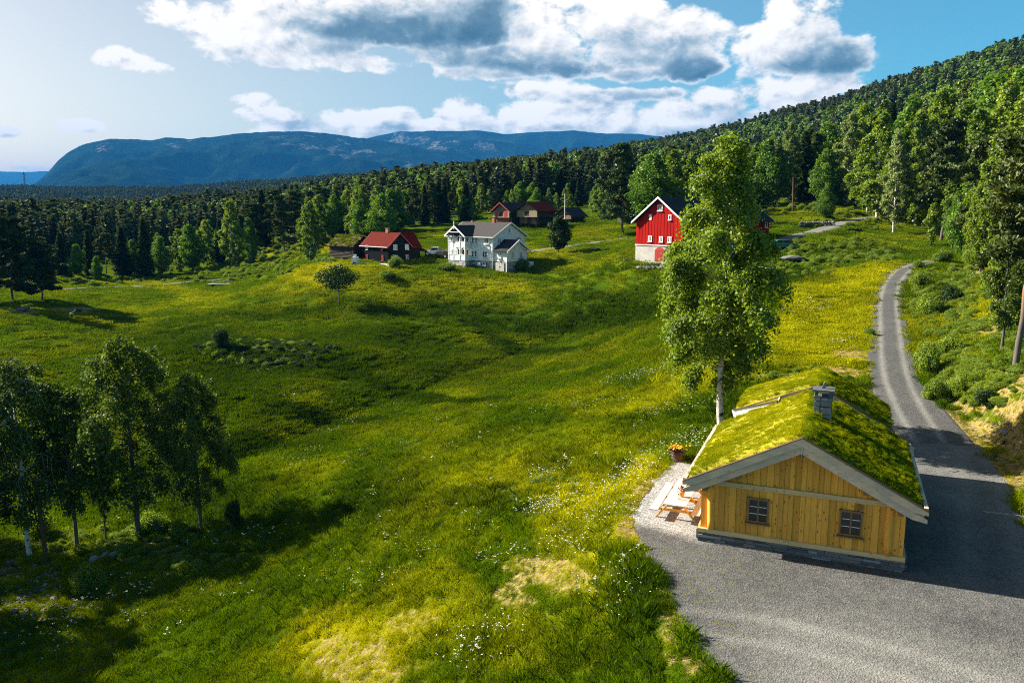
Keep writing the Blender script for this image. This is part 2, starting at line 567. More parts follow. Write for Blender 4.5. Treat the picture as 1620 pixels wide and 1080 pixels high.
def np_mesh(name, V, loops, sizes, mat=None, smooth=False, attrs=None, mats=None, mat_idx=None):
    """Mesh from flat arrays; attrs = {name: per-vertex float or rgb array}."""
    m = bpy.data.meshes.new(name)
    V = np.asarray(V, np.float32)
    loops = np.asarray(loops, np.int32)
    sizes = np.asarray(sizes, np.int32)
    m.vertices.add(len(V))
    m.vertices.foreach_set('co', V.ravel())
    m.loops.add(len(loops))
    m.loops.foreach_set('vertex_index', loops)
    m.polygons.add(len(sizes))
    st = np.zeros(len(sizes), np.int32)
    st[1:] = np.cumsum(sizes)[:-1]
    m.polygons.foreach_set('loop_start', st)
    m.polygons.foreach_set('loop_total', sizes)
    m.polygons.foreach_set('use_smooth', np.full(len(sizes), bool(smooth)))
    if mat_idx is not None:
        m.polygons.foreach_set('material_index', np.asarray(mat_idx, np.int32))
    for k, a in (attrs or {}).items():
        a = np.asarray(a, np.float32)
        if a.ndim == 1:
            at = m.attributes.new(k, 'FLOAT', 'POINT')
            at.data.foreach_set('value', a)
        else:
            at = m.attributes.new(k, 'FLOAT_VECTOR', 'POINT')
            at.data.foreach_set('vector', a.ravel())
    for mm in (mats or ([mat] if mat else [])):
        m.materials.append(mm)
    m.update(calc_edges=True)
    m.validate()
    return m


class MB:
    """Collects simple solids and links them as one mesh object."""
    def __init__(self):
        self.v, self.f = [], []

    def add(self, v, f):
        n = len(self.v)
        self.v += [tuple(map(float, p)) for p in v]
        self.f += [tuple(i + n for i in q) for q in f]
        return self

    def box(self, c, s, rz=0.0, M=None):
        hx, hy, hz = s[0] / 2, s[1] / 2, s[2] / 2
        P = [Vector((x, y, z)) for z in (-hz, hz) for x, y in ((-hx, -hy), (hx, -hy), (hx, hy), (-hx, hy))]
        if M is not None:
            P = [M @ p for p in P]
        elif rz:
            q = Matrix.Rotation(rz, 3, 'Z')
            P = [q @ p for p in P]
        P = [p + Vector(c) for p in P]
        return self.add(P, [(3, 2, 1, 0), (4, 5, 6, 7), (0, 1, 5, 4), (1, 2, 6, 5), (2, 3, 7, 6), (3, 0, 4, 7)])

    def bar(self, a, b, w, h, up=(0, 0, 1)):
        """Rectangular bar from a to b, w across, h along up."""
        a, b = Vector(a), Vector(b)
        d = (b - a).normalized()
        s = d.cross(Vector(up)).normalized()
        u = s.cross(d).normalized()
        P = [p + s * (i * w / 2) + u * (j * h / 2) for p in (a, b) for i, j in ((-1, -1), (1, -1), (1, 1), (-1, 1))]
        return self.add(P, [(0, 1, 2, 3), (7, 6, 5, 4), (0, 4, 5, 1), (1, 5, 6, 2), (2, 6, 7, 3), (3, 7, 4, 0)])

    def tube(self, pts, rad, n=6, cap=True):
        V, F = tube_np(np.array(pts, float), np.broadcast_to(np.array(rad, float), (len(pts),)), n)
        k = len(pts)
        fs = [tuple(q) for q in F]
        if cap:
            fs += [tuple(range(n))[::-1], tuple(range((k - 1) * n, k * n))]
        return self.add(V, fs)

    def prism(self, poly, axis, t0, t1):
        """Polygon in the other two axes pushed along axis ('x','y','z')."""
        def p3(a, b, t):
            return {'x': (t, a, b), 'y': (a, t, b), 'z': (a, b, t)}[axis]
        n = len(poly)
        V = [p3(a, b, t0) for a, b in poly] + [p3(a, b, t1) for a, b in poly]
        F = [tuple(range(n))[::-1], tuple(range(n, 2 * n))] + [(i, (i + 1) % n, n + (i + 1) % n, n + i) for i in range(n)]
        return self.add(V, F)

    def build(self, name, mat, parent=None, smooth=False, fix=True):
        m = bpy.data.meshes.new(name)
        m.from_pydata(self.v, [], self.f)
        if fix:
            import bmesh
            bm = bmesh.new()
            bm.from_mesh(m)
            bmesh.ops.recalc_face_normals(bm, faces=bm.faces)
            bm.to_mesh(m)
            bm.free()
        if smooth:
            m.polygons.foreach_set('use_smooth', np.full(len(m.polygons), True))
        if mat:
            m.materials.append(mat)
        return link(bpy.data.objects.new(name, m), parent)


def tube_np(P, rad, n=6):
    d = np.gradient(P, axis=0)
    d /= np.linalg.norm(d, axis=1, keepdims=True) + 1e-9
    ref = np.where(np.abs(d[:, 2:3]) > .9, np.array([[1.0, 0, 0]]), np.array([[0, 0, 1.0]]))
    ref = np.broadcast_to(ref[:1], d.shape) if len(P) else ref
    s = np.cross(d, ref)
    s /= np.linalg.norm(s, axis=1, keepdims=True) + 1e-9
    u = np.cross(s, d)
    a = np.linspace(0, 2 * np.pi, n, endpoint=False)
    V = P[:, None] + rad[:, None, None] * (np.cos(a)[None, :, None] * s[:, None] + np.sin(a)[None, :, None] * u[:, None])
    k = np.arange(len(P) - 1)[:, None] * n
    i = np.arange(n)[None]
    j = (i + 1) % n
    F = np.stack([k + i, k + j, k + n + j, k + n + i], -1).reshape(-1, 4)
    return V.reshape(-1, 3), F


# ---------------------------------------------------------------- materials
MATS = {}


def new_mat(name):
    m = bpy.data.materials.new(name)
    m.use_nodes = True
    T = NT(m.node_tree)
    out = T.n('ShaderNodeOutputMaterial')
    MATS[name] = m
    return m, T, out


def principled(T, out, color, rough=.8, bump=None, bstr=.3, bdist=.02, spec=.3, metal=0.0):
    b = T.n('ShaderNodeBsdfPrincipled')
    T.put(b.inputs['Base Color'], color)
    T.put(b.inputs['Roughness'], rough)
    b.inputs['Specular IOR Level'].default_value = spec
    b.inputs['Metallic'].default_value = metal
    if bump is not None:
        bp = T.n('ShaderNodeBump')
        bp.inputs['Strength'].default_value = bstr
        bp.inputs['Distance'].default_value = bdist
        T.put(bp.inputs['Height'], bump)
        T.put(b.inputs['Normal'], bp.outputs[0])
    T.put(out.inputs[0], b.outputs[0])
    return b


def obj_coords(T, shift=True):
    tc = T.n('ShaderNodeTexCoord')
    if not shift:
        return tc.outputs['Object']
    oi = T.n('ShaderNodeObjectInfo')
    c = T.n('ShaderNodeCombineXYZ')
    for i, k in enumerate((31.0, 17.0, 23.0)):
        T.put(c.inputs[i], T.math('MULTIPLY', oi.outputs['Random'], k))
    return T.vec('ADD', tc.outputs['Object'], c.outputs[0])


def rnd(T):
    return T.n('ShaderNodeObjectInfo').outputs['Random']


def attr(T, name, inst=False):
    a = T.n('ShaderNodeAttribute')
    a.attribute_name = name
    a.attribute_type = 'INSTANCER' if inst else 'GEOMETRY'
    return a


def plain_mat(name, c, rough=.7, var=.15, scale=6.0, spec=.3, metal=0.0, bump=.15):
    m, T, out = new_mat(name)
    p = obj_coords(T)
    n = T.noise(p, scale, 4, .6)
    lo, hi = tuple(x * (1 - var) for x in c), tuple(min(1, x * (1 + var)) for x in c)
    principled(T, out, T.ramp(n, [(.3, lo), (.7, hi)]), rough, n if bump else None, bump, .01, spec, metal)
    return m


def wood_mat(name, c, dark, grain_axis=2, gscale=1.0, knots=.5, grey=0.0, var=.3, spec=.1):
    """Sawn timber: long grain, knots, every board a little different."""
    m, T, out = new_mat(name)
    p = obj_coords(T)
    st = [9.0 * gscale, 9.0 * gscale, 9.0 * gscale]
    st[grain_axis] = .55 * gscale
    q = T.vec('MULTIPLY', p, tuple(st))
    g = T.noise(q, 2.2, 4, .6, .4)
    st2 = [5.5 * gscale] * 3
    st2[grain_axis] = 2.6 * gscale
    vo = T.n('ShaderNodeTexVoronoi')
    vo.inputs['Scale'].default_value = 1.0
    T.put(vo.inputs['Vector'], T.vec('MULTIPLY', p, tuple(st2)))
    kn = T.math('SUBTRACT', 1.0, T.smooth(vo.outputs['Distance'], .06, .22))
    r = rnd(T)
    base = T.mix(T.smooth(g, .25, .75), tuple(x * .76 for x in c), c)
    tone = T.math('ADD', 1 - var / 2, T.math('MULTIPLY', r, var))
    base = T.vec('SCALE', base, tone)
    base = T.mix(T.math('MULTIPLY', kn, knots), base, dark)
    big = T.noise(p, .9, 3, .6)
    if grey:
        base = T.mix(T.math('MULTIPLY', T.smooth(big, .3, .7), grey), base, (.30, .29, .27))
    principled(T, out, base, .85, g, .35, .01, spec)
    return m


def leaf_mat(name, c_dark, c_mid, c_lit, trans=.35, inst=None):
    """Leaves: tint per leaf from the mesh, a shade of its own per tree."""
    m, T, out = new_mat(name)
    a = attr(T, 'tint')
    r = rnd(T)
    f = T.math('ADD', a.outputs['Fac'], T.math('MULTIPLY', T.math('SUBTRACT', r, .5), .36), clamp=True)
    c = T.ramp(f, [(0.0, c_dark), (.5, c_mid), (1.0, c_lit)])
    d = T.n('ShaderNodeBsdfDiffuse')
    T.put(d.inputs[0], c)
    t = T.n('ShaderNodeBsdfTranslucent')
    T.put(t.inputs[0], T.mix(1.0, c, (1.15, 1.12, .55), 'MULTIPLY'))
    g = T.n('ShaderNodeBsdfGlossy')
    g.inputs['Roughness'].default_value = .5
    T.put(g.inputs[0], (.5, .55, .5))
    mx = T.n('ShaderNodeMixShader')
    mx.inputs[0].default_value = trans
    T.put(mx.inputs[1], d.outputs[0])
    T.put(mx.inputs[2], t.outputs[0])
    m2 = T.n('ShaderNodeMixShader')
    m2.inputs[0].default_value = .035
    T.put(m2.inputs[1], mx.outputs[0])
    T.put(m2.inputs[2], g.outputs[0])
    T.put(out.inputs[0], m2.outputs[0])
    return m


# ---------------------------------------------------------------- ground zones (world ellipses on the slope)
def blob(px, py, rx, ry, w=1.0):
    c = ground(px, py)
    a = ground(px + rx, py)[:2] - c[:2]
    b = ground(px, py - ry)[:2] - c[:2]
    M = np.linalg.inv(np.array([a, b]).T)
    return (c[:2], M, w)


def blobs_at(x, y, bl, seed=1, rough=.45, sc=3.0):
    out = np.zeros(x.shape)
    n = fbm(x / sc, y / sc, 4, seed) * rough
    for c, M, w in bl:
        qx, qy = x - c[0], y - c[1]
        u = M[0, 0] * qx + M[0, 1] * qy
        v = M[1, 0] * qx + M[1, 1] * qy
        q = np.sqrt(u * u + v * v) + n
        out = np.maximum(out, w * (1 - sstep(.55, 1.15, q)))
    return out


DRY = [blob(*b) for b in [(1310, 490, 95, 60, 1.0), (1330, 450, 95, 22, 1.0), (1260, 530, 60, 30, .8), (1390, 425, 40, 12, .9), (500, 428, 60, 12, .8), (560, 436, 130, 14, .5), (620, 455, 120, 22, .32), (760, 455, 130, 18, .3),
                          (300, 465, 200, 10, .4), (930, 830, 120, 70, .7), (700, 960, 130, 70, .55), (560, 1020, 120, 70, .9), (1015, 780, 30, 60, .8), (850, 1010, 200, 60, .4), (1100, 600, 110, 30, .5),
                          (1560, 500, 60, 40, .7), (1560, 720, 60, 30, .6), (1590, 440, 50, 30, .5), (1480, 500, 50, 60, .55), (1530, 580, 60, 40, .6), (520, 395, 60, 12, .7), (420, 395, 60, 18, .6), (900, 415, 160, 16, .3), (970, 640, 120, 30, .4), (870, 400, 90, 10, .55), (60, 440, 60, 6, .3), (560, 355, 40, 14, .8)]]
DIRT = [blob(*b) for b in [(865, 905, 80, 30, .74), (815, 940, 44, 30, .66), (1000, 835, 26, 26, 1.0), (1012, 790, 14, 40, .8), (560, 1050, 120, 54, .66), (655, 985, 50, 26, .55), (1060, 985, 20, 60, .55), (1095, 1050, 18, 40, .7),
                           (1325, 590, 60, 12, .9), (1345, 560, 38, 10, .9), (1220, 596, 60, 7, .75), (1235, 625, 22, 8, .8), (1358, 650, 22, 26, 1.0), (1380, 690, 16, 22, .9), (1160, 575, 90, 8, .6),
                           (1530, 640, 45, 14, 1.0), (1575, 690, 55, 30, 1.0), (1600, 745, 40, 40, 1.0), (1560, 520, 50, 14, .8), (1610, 600, 50, 22, .8), (1545, 425, 34, 16, .9), (1480, 560, 22, 30, .4), (1510, 605, 24, 12, .8), (1600, 650, 40, 28, .9), (1508, 664, 26, 18, 1.0), (1540, 690, 30, 26, 1.0), (1582, 735, 30, 44, 1.0), (1610, 700, 40, 60, 1.0),
                           (240, 868, 60, 14, .9), (60, 960, 90, 40, .45), (40, 905, 70, 22, .4), (120, 490, 40, 6, .8), (40, 492, 30, 6, .8), (440, 548, 28, 6, .9), (470, 380, 30, 6, .6), (530, 372, 26, 8, .7), (380, 394, 30, 5, .7), (620, 335, 24, 6, .5), (1260, 415, 26, 4, .6), (700, 690, 1, 1, 0)]]
LUSH_SHADE = [blob(*b) for b in [(640, 625, 260, 12, .8), (420, 700, 110, 18, .9), (520, 665, 110, 12, .9), (830, 548, 120, 9, .8), (430, 575, 120, 28, .6), (620, 790, 160, 40, .4), (1100, 460, 60, 40, .4), (1350, 400, 120, 16, .7), (1260, 440, 90, 16, .7),  # thick growth along the creek, and valley shade painted as darker grass
                           (600, 560, 300, 50, .55), (940, 490, 120, 40, .7), (260, 620, 220, 50, .5), (330, 540, 200, 30, .6), (760, 500, 160, 24, .7), (520, 490, 180, 16, .4), (1180, 640, 60, 40, .5), (250, 780, 260, 60, .5), (1500, 640, 60, 50, .5), (1480, 470, 50, 50, .4), (1300, 610, 60, 22, .4), (850, 1050, 200, 60, .3), (1010, 930, 40, 60, .5), (760, 800, 90, 24, .6), (900, 740, 110, 20, .4)]]


def zones(x, y):
    x, y = np.asarray(x, float), np.asarray(y, float)
    return blobs_at(x, y, DRY, 21, .5, 4.0), blobs_at(x, y, DIRT, 22, .65, 2.2), blobs_at(x, y, LUSH_SHADE, 23, .4, 5.0)


def open_ground(x, y, margin=.25):
    """1 on open soil or turf, 0 on gravel, roads and level places under buildings."""
    m = np.ones(x.shape)
    for path, _ in PATHS:
        near = (x > path[:, 0].min() - 4) & (x < path[:, 0].max() + 4) & (y > path[:, 1].min() - 4) & (y < path[:, 1].max() + 4)
        if near.any():
            d, e = seg_dist(x[near], y[near], path)
            m[near] *= (d > e[:, 1] + margin + .5 * fbm(x[near] / .9, y[near] / .9, 2, 77))
    near = np.hypot(x, y) < 75
    if near.any():
        d = poly_dist(x[near], y[near], YARD)
        m[near] *= d > margin + .5 * fbm(x[near] / .8, y[near] / .8, 3, 78)
    for fp in FOOTPRINTS:
        d = poly_dist(x, y, fp)
        m *= d > .1
    return m


FOOTPRINTS = []


def meadow_colors(T, dry, lush_shade, pos, fine):
    """Grass colour from dryness and lushness (the latter also paints shade into the valley grass)."""
    a = T.mix(T.smooth(fine, .3, .7), (.030, .062, .002), (.062, .100, .003))
    b = T.mix(T.smooth(fine, .3, .7), (.15, .15, .003), (.30, .27, .010))
    c = T.mix(T.smooth(fine, .3, .7), (.012, .034, .002), (.026, .060, .003))
    r = T.mix(dry, a, b)
    return T.mix(lush_shade, r, c)


def build_ground():
    az_in = np.linspace(R(-37), R(37), 520)
    az = np.concatenate([np.linspace(R(-112), R(-37), 40)[:-1], az_in, np.linspace(R(37), R(112), 40)[1:]])
    rad = np.concatenate([np.exp(np.linspace(math.log(9), math.log(420), 620)), np.exp(np.linspace(math.log(420), math.log(4200), 200))[1:], np.exp(np.linspace(math.log(4200), math.log(40000), 24))[1:]])
    A, RR = np.meshgrid(az, rad)
    X, Y = (np.sin(A) * RR).ravel(), (np.cos(A) * RR).ravel()
    Z = height(X, Y)
    dry, dirt, lush_shade = zones(X, Y)
    r = np.hypot(X, Y)
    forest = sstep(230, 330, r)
    yd = np.full(X.shape, 9.0)
    near = r < 80
    yd[near] = poly_dist(X[near], Y[near], YARD)
    d2, e2 = seg_dist(X, Y, ROAD)
    edge = np.maximum(1 - sstep(.1, 1.1, yd + .5 * fbm(X / 1.3, Y / 1.3, 3, 4)), 1 - sstep(.1, 1.0, d2 - e2[:, 1] + .5 * fbm(X / 1.3, Y / 1.3, 3, 4)))
    dirt = np.maximum(dirt, edge * .85)
    # gravel lies above the soil sheet, so the soil dips a little under it
    under = (yd < -.15) | (d2 < e2[:, 1] - .30)
    Z = Z - .09 * under
    nA, nR = len(az), len(rad)
    i = np.arange(nR - 1)[:, None] * nA + np.arange(nA - 1)[None]
    F = np.stack([i, i + 1, i + nA + 1, i + nA], -1).reshape(-1, 4)
    m, T, out = new_mat('meadow soil')
    geo = T.n('ShaderNodeNewGeometry')
    pos = geo.outputs['Position']
    fine = T.noise(pos, 3.2, 6, .65)
    mid = T.noise(pos, .35, 4, .6)
    mott = T.noise(pos, .09, 4, .6)
    dr = T.math('ADD', attr(T, 'dry').outputs['Fac'], T.math('MULTIPLY', T.math('SUBTRACT', mid, .47), 1.1), clamp=True)
    dr = T.math('ADD', dr, T.math('MULTIPLY', T.math('SUBTRACT', mott, .5), .7), clamp=True)
    lu = T.math('ADD', attr(T, 'lush_shade').outputs['Fac'], T.math('MULTIPLY', T.math('SUBTRACT', mid, .55), -.5), clamp=True)
    c = meadow_colors(T, dr, lu, pos, fine)
    pebb = T.n('ShaderNodeTexVoronoi')
    pebb.inputs['Scale'].default_value = 9.0
    T.put(pebb.inputs['Vector'], pos)
    soil = T.mix(T.smooth(fine, .25, .75), (.10, .065, .025), (.30, .215, .105))
    soil = T.mix(T.math('MULTIPLY', T.smooth(pebb.outputs['Color'], .75, .9), .5), soil, (.5, .45, .38))
    straw = T.noise(T.vec('MULTIPLY', pos, (1, 1, 1)), 7.5, 6, .75)
    soil = T.mix(T.smooth(straw, .46, .58), soil, (.30, .25, .03))
    soil = T.mix(T.smooth(T.noise(pos, 1.3, 5, .7), .52, .66), soil, (.085, .075, .012))
    di = T.smooth(T.math('ADD', attr(T, 'dirt').outputs['Fac'], T.math('MULTIPLY', T.math('SUBTRACT', fine, .5), 2.2)), .30, .85)
    c = T.mix(di, c, soil)
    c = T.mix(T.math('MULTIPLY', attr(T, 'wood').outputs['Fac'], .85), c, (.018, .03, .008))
    # mown streaks and mottling far enough away that blades cannot be told apart
    hb = T.math('ADD', T.math('MULTIPLY', fine, .5), T.math('MULTIPLY', mid, .6))
    principled(T, out, c, 1.0, hb, 1.0, .5, 0)
    me = np_mesh('ground', np.stack([X, Y, Z], -1), F.ravel(), np.full(len(F), 4), m, True, {'dry': dry, 'dirt': dirt, 'lush_shade': lush_shade, 'wood': forest})
    o = link(bpy.data.objects.new('ground', me))
    tag(o, kind='structure')


def gravel_mat(name, track=True):
    m, T, out = new_mat(name)
    geo = T.n('ShaderNodeNewGeometry')
    pos = geo.outputs['Position']
    big = T.noise(pos, .28, 4, .6)
    mid = T.noise(pos, 1.6, 4, .6)
    st = T.n('ShaderNodeTexVoronoi')
    st.inputs['Scale'].default_value = 15.0
    T.put(st.inputs['Vector'], T.vec('ADD', pos, T.vec('SCALE', T.noise(pos, 5.0, 2, .5, out=1), .12)))
    st2 = T.n('ShaderNodeTexVoronoi')
    st2.inputs['Scale'].default_value = 38.0
    T.put(st2.inputs['Vector'], pos)
    s1 = T.n('ShaderNodeSeparateColor')
    T.put(s1.inputs[0], st.outputs['Color'])
    s2 = T.n('ShaderNodeSeparateColor')
    T.put(s2.inputs[0], st2.outputs['Color'])
    grain = T.math('ADD', T.math('MULTIPLY', s1.outputs[0], .6), T.math('MULTIPLY', s2.outputs[0], .4))
    dark = T.ramp(grain, [(.12, (.040, .041, .041)), (.5, (.076, .076, .072)), (.88, (.125, .122, .115))])
    pale = T.ramp(grain, [(.12, (.13, .127, .112)), (.5, (.19, .185, .165)), (.88, (.26, .252, .228))])
    fresh = T.ramp(grain, [(.12, (.13, .13, .125)), (.5, (.28, .275, .262)), (.88, (.47, .46, .44))])
    tone = T.math('ADD', attr(T, 'pale').outputs['Fac'], T.math('MULTIPLY', T.math('SUBTRACT', mid, .5), .6), clamp=True)
    tone = T.math('ADD', tone, T.math('MULTIPLY', T.math('SUBTRACT', big, .5), .9), clamp=True)
    c = T.mix(tone, dark, pale)
    c = T.mix(attr(T, 'fresh').outputs['Fac'], c, fresh)
    c = T.mix(T.math('MULTIPLY', attr(T, 'weed').outputs['Fac'], T.smooth(T.noise(pos, 3.0, 5, .7), .56, .64)), c, (.12, .12, .015))
    principled(T, out, c, .95, T.math('ADD', st.outputs['Distance'], T.math('MULTIPLY', mid, 1.5)), .8, .03, .15)
    return m


def build_roads():
    gm = gravel_mat('crushed stone')
    # yard: fine grid clipped to the outline
    xs, ys = np.arange(2.5, 30.5, .16), np.arange(9, 48.5, .16)
    X, Y = np.meshgrid(xs, ys)
    sh = X.shape
    x, y = X.ravel(), Y.ravel()
    d = poly_dist(x, y, YARD) + .4 * fbm(x / .8, y / .8, 3, 31)
    rd, re = seg_dist(x, y, ROAD[:22])
    d = np.where((rd < re[:, 1]) & (y < 50), np.minimum(d, np.where(y < 47.5, -.3, d)), d)
    z = height(x, y) + .008 + .012 * fbm(x / 1.1, y / 1.1, 2, 6)
    z = np.where(d > -.15, z - .06 * sstep(-.15, .2, d), z)
    idx = np.arange(len(x)).reshape(sh)
    q = np.stack([idx[:-1, :-1], idx[:-1, 1:], idx[1:, 1:], idx[1:, :-1]], -1).reshape(-1, 4)
    keep = (d[q] < .2).all(1)
    q = q[keep]
    used, inv = np.unique(q, return_inverse=True)
    V = np.stack([x, y, z], -1)[used]
    ux, uy = V[:, 0], V[:, 1]
    # the pale new gravel of the terrace beside the cabin, older dark gravel in front
    qa = (np.stack([ux, uy], -1) - CA) @ C_AL
    qb = (np.stack([ux, uy], -1) - CA) @ C_BK
    fresh = (1 - sstep(.0, .9, qa)) * sstep(-.5, .5, qb + .25 * qa + .3 * fbm(ux / .7, uy / .7, 3, 8))
    wheel = np.exp(-((qa - 10.3 - .1 * qb) / .55) ** 2) + np.exp(-((qa - 12.2 - .1 * qb) / .55) ** 2)
    arc1 = np.hypot(ux - 4.0, uy - 12.0)
    pale = .10 + .45 * (np.exp(-((arc1 - 13.2) / .35) ** 2) + np.exp(-((arc1 - 14.9) / .35) ** 2)) + .55 * (1 - sstep(-7.0, -3.5, qb)) * sstep(1, 6, qa) + .3 * wheel * sstep(-4, 2, qb) + .35 * sstep(7, 10, qb) * sstep(9, 10, qa)
    weed = (1 - sstep(1.0, 4.5, qa)) * (1 - sstep(-2, -.5, qb))
    me = np_mesh('gravel_yard', V, inv.ravel(), np.full(len(q), 4), gm, True, {'pale': np.clip(pale, 0, 1), 'fresh': np.clip(fresh, 0, 1), 'weed': weed})
    tag(link(bpy.data.objects.new('gravel_yard', me)), kind='structure')

    def ribbon(name, path, n_across, lift, tone, tracks, i0=0):
        p = path[i0:]
        t = np.gradient(p[:, :2], axis=0)
        t /= np.linalg.norm(t, axis=1, keepdims=True)
        nrm = np.stack([t[:, 1], -t[:, 0]], -1)
        s = np.linspace(-1, 1, n_across)
        hw = p[:, 3][:, None] * s[None]
        wob = .22 * fbm(np.arange(len(p)) / 2.1, np.zeros(len(p)), 3, 3)[:, None] * np.abs(s) ** 6 * np.sign(s)
        wob2 = .22 * fbm(np.arange(len(p)) / 2.1, np.ones(len(p)) * 9.5, 3, 5)[:, None] * np.abs(s) ** 6
        off = hw + wob + wob2
        ramp_in = sstep(4, 9, np.arange(len(p)))[:, None] if tracks and i0 == 0 and name == 'gravel_road' else np.ones((len(p), 1))
        x = p[:, 0][:, None] + nrm[:, 0][:, None] * off
        y = p[:, 1][:, None] + nrm[:, 1][:, None] * off
        z = height(x.ravel(), y.ravel(), False).reshape(x.shape) + (lift + .05 * (1 - s[None] ** 2)) * ramp_in - .02 * (1 - ramp_in) - .10 * (np.abs(s)[None] > .99)
        k = np.arange(len(p) - 1)[:, None] * n_across + np.arange(n_across - 1)[None]
        F = np.stack([k, k + 1, k + n_across + 1, k + n_across], -1).reshape(-1, 4)
        wt = np.exp(-((np.abs(off) - .82) / .24) ** 2) if tracks else 0 * off
        pale = tone + .95 * wt - .05 * np.exp(-(off / .4) ** 2)
        me = np_mesh(name, np.stack([x.ravel(), y.ravel(), z.ravel()], -1), F.ravel(), np.full(len(F), 4), gm, True,
                     {'pale': np.clip(pale.ravel(), 0, 1), 'fresh': np.zeros(x.size), 'weed': np.zeros(x.size)})
        tag(link(bpy.data.objects.new(name, me)), kind='structure')
    ribbon('gravel_road', ROAD, 31, .035, .02, True, 0)
    ribbon('barn_road', BARN_ROAD, 9, .10, .55, True)
    ribbon('house_road', HOUSE_ROAD, 7, .10, .75, False)
    ribbon('field_track', FIELD_TRACK, 7, .10, .6, False)


# ---------------------------------------------------------------- mountains beyond the valley
def build_mountains():
    m, T, out = new_mat('mountain forest and bare rock')
    geo = T.n('ShaderNodeNewGeometry')
    pos = geo.outputs['Position']
    n1 = T.noise(pos, .0042, 5, .6)
    n2 = T.noise(pos, .03, 5, .7)
    n3 = T.noise(T.vec('MULTIPLY', pos, (1, 1, .35)), .0065, 6, .62, .3)
    c = T.mix(T.smooth(n2, .35, .65), (.004, .013, .009), (.014, .030, .014))
    c = T.mix(T.smooth(n1, .52, .72), c, (.026, .046, .018))
    sp = T.n('ShaderNodeSeparateXYZ')
    T.put(sp.inputs[0], geo.outputs['Normal'])
    rockm = T.math('MULTIPLY', T.smooth(T.math('ADD', n3, T.math('MULTIPLY', attr(T, 'bare').outputs['Fac'], .20)), .70, .80), T.smooth(n2, .38, .55))
    c = T.mix(rockm, c, (.17, .165, .155))
    bu = T.math('ADD', T.math('MULTIPLY', n2, 1.0), T.math('MULTIPLY', n1, 2.0))
    principled(T, out, c, 1.0, bu, 1.0, 60.0, .0)

    def range_(name, prof, D, run, seed, bare=(), amp=1.0):
        px = np.arange(prof[0][0], prof[-1][0] + .1, 2.5)
        py = np.interp(px, [a for a, _ in prof], [b for _, b in prof])
        k = np.ones(5) / 5
        py = np.convolve(np.pad(py, 2, 'edge'), k, 'valid')
        py = py + 1.6 * fbm(px / 38, px * 0 + seed, 4, seed) + .7 * fbm(px / 9, px * 0 + seed, 3, seed + 3)
        dirs = np.array([ray(a, b) for a, b in zip(px, py)])
        rz = CAM_Z + dirs[:, 2] / dirs[:, 1] * D
        rx = dirs[:, 0] / dirs[:, 1] * D
        s = np.concatenate([np.linspace(-.35, 0, 14)[:-1], np.linspace(0, 1, 90)])   # behind the crest, then down towards us
        S, _ = np.meshgrid(s, px, indexing='ij')
        y = D - S * run
        x = rx[None] * (1 - .9 * np.clip(S, 0, 1) * run / D)
        prof_s = np.where(S >= 0, 1 - np.clip(S, 0, 1) ** .85, 1 - (np.abs(S) / .5) ** 1.4)
        z = rz[None] * prof_s - 20 * np.abs(S)
        env = np.clip(np.sin(np.pi * np.clip(S, 0, 1)) ** .8, 0, 1)
        g = fbm(x / 900 + seed, y / 1300, 5, seed + 7)
        rid = 1 - np.abs(fbm(x / 620 - y / 2600, y / 1500 + seed, 4, seed + 11)) * 2
        z = z + env * amp * (g * .30 + (rid - .5) * .20) * np.maximum(rz, 60)[None] - 60 * (S > .97)
        nS, nX = S.shape
        i = np.arange(nS - 1)[:, None] * nX + np.arange(nX - 1)[None]
        F = np.stack([i + nX, i + nX + 1, i + 1, i], -1).reshape(-1, 4)
        b = np.zeros(S.shape)
        for (bx, by, w, h) in bare:
            d = np.hypot((px[None] - bx) / w, (S - by) / h)
            b = np.maximum(b, 1 - sstep(.4, 1.0, d))
        me = np_mesh(name, np.stack([x.ravel(), y.ravel(), z.ravel()], -1), F.ravel(), np.full(len(F), 4), m, True, {'bare': b.ravel()})
        tag(link(bpy.data.objects.new(name, me)), kind='structure')
    range_('mountain', [(-900, 255), (-500, 262), (-260, 272), (-60, 270), (20, 271), (90, 272), (200, 276)], 17000, 5000, 4)
    range_('mountain.001', [(470, 245), (560, 224), (600, 214), (630, 208), (700, 207), (760, 207), (800, 212), (870, 208), (905, 207), (960, 211), (1010, 212), (1060, 217), (1120, 226), (1300, 240)], 9800, 2600, 9, [(640, .1, 60, .2), (720, .15, 30, .15)], .8)
    range_('mountain.002', [(560, 268), (610, 252), (650, 236), (690, 222), (720, 219), (770, 221), (820, 228), (870, 238), (905, 246), (960, 254), (1040, 262), (1150, 266)], 8700, 2300, 13, [(730, .12, 110, .35), (860, .3, 80, .2), (780, .5, 100, .25)], .8)
    range_('mountain.003', [(14, 306), (36, 300), (60, 288), (76, 272), (92, 254), (110, 239), (128, 230), (150, 224), (175, 220), (215, 221), (245, 223), (262, 217), (300, 221), (340, 216), (380, 211), (430, 209), (480, 208), (520, 212), (560, 217), (600, 222), (640, 228), (690, 240), (740, 252), (800, 262), (870, 268), (960, 276), (1060, 284)],
           7600, 3200, 21, [(285, .1, 30, .3), (170, .2, 26, .2), (470, .1, 60, .16), (560, .12, 60, .25), (650, .35, 40, .15)], 1.0)


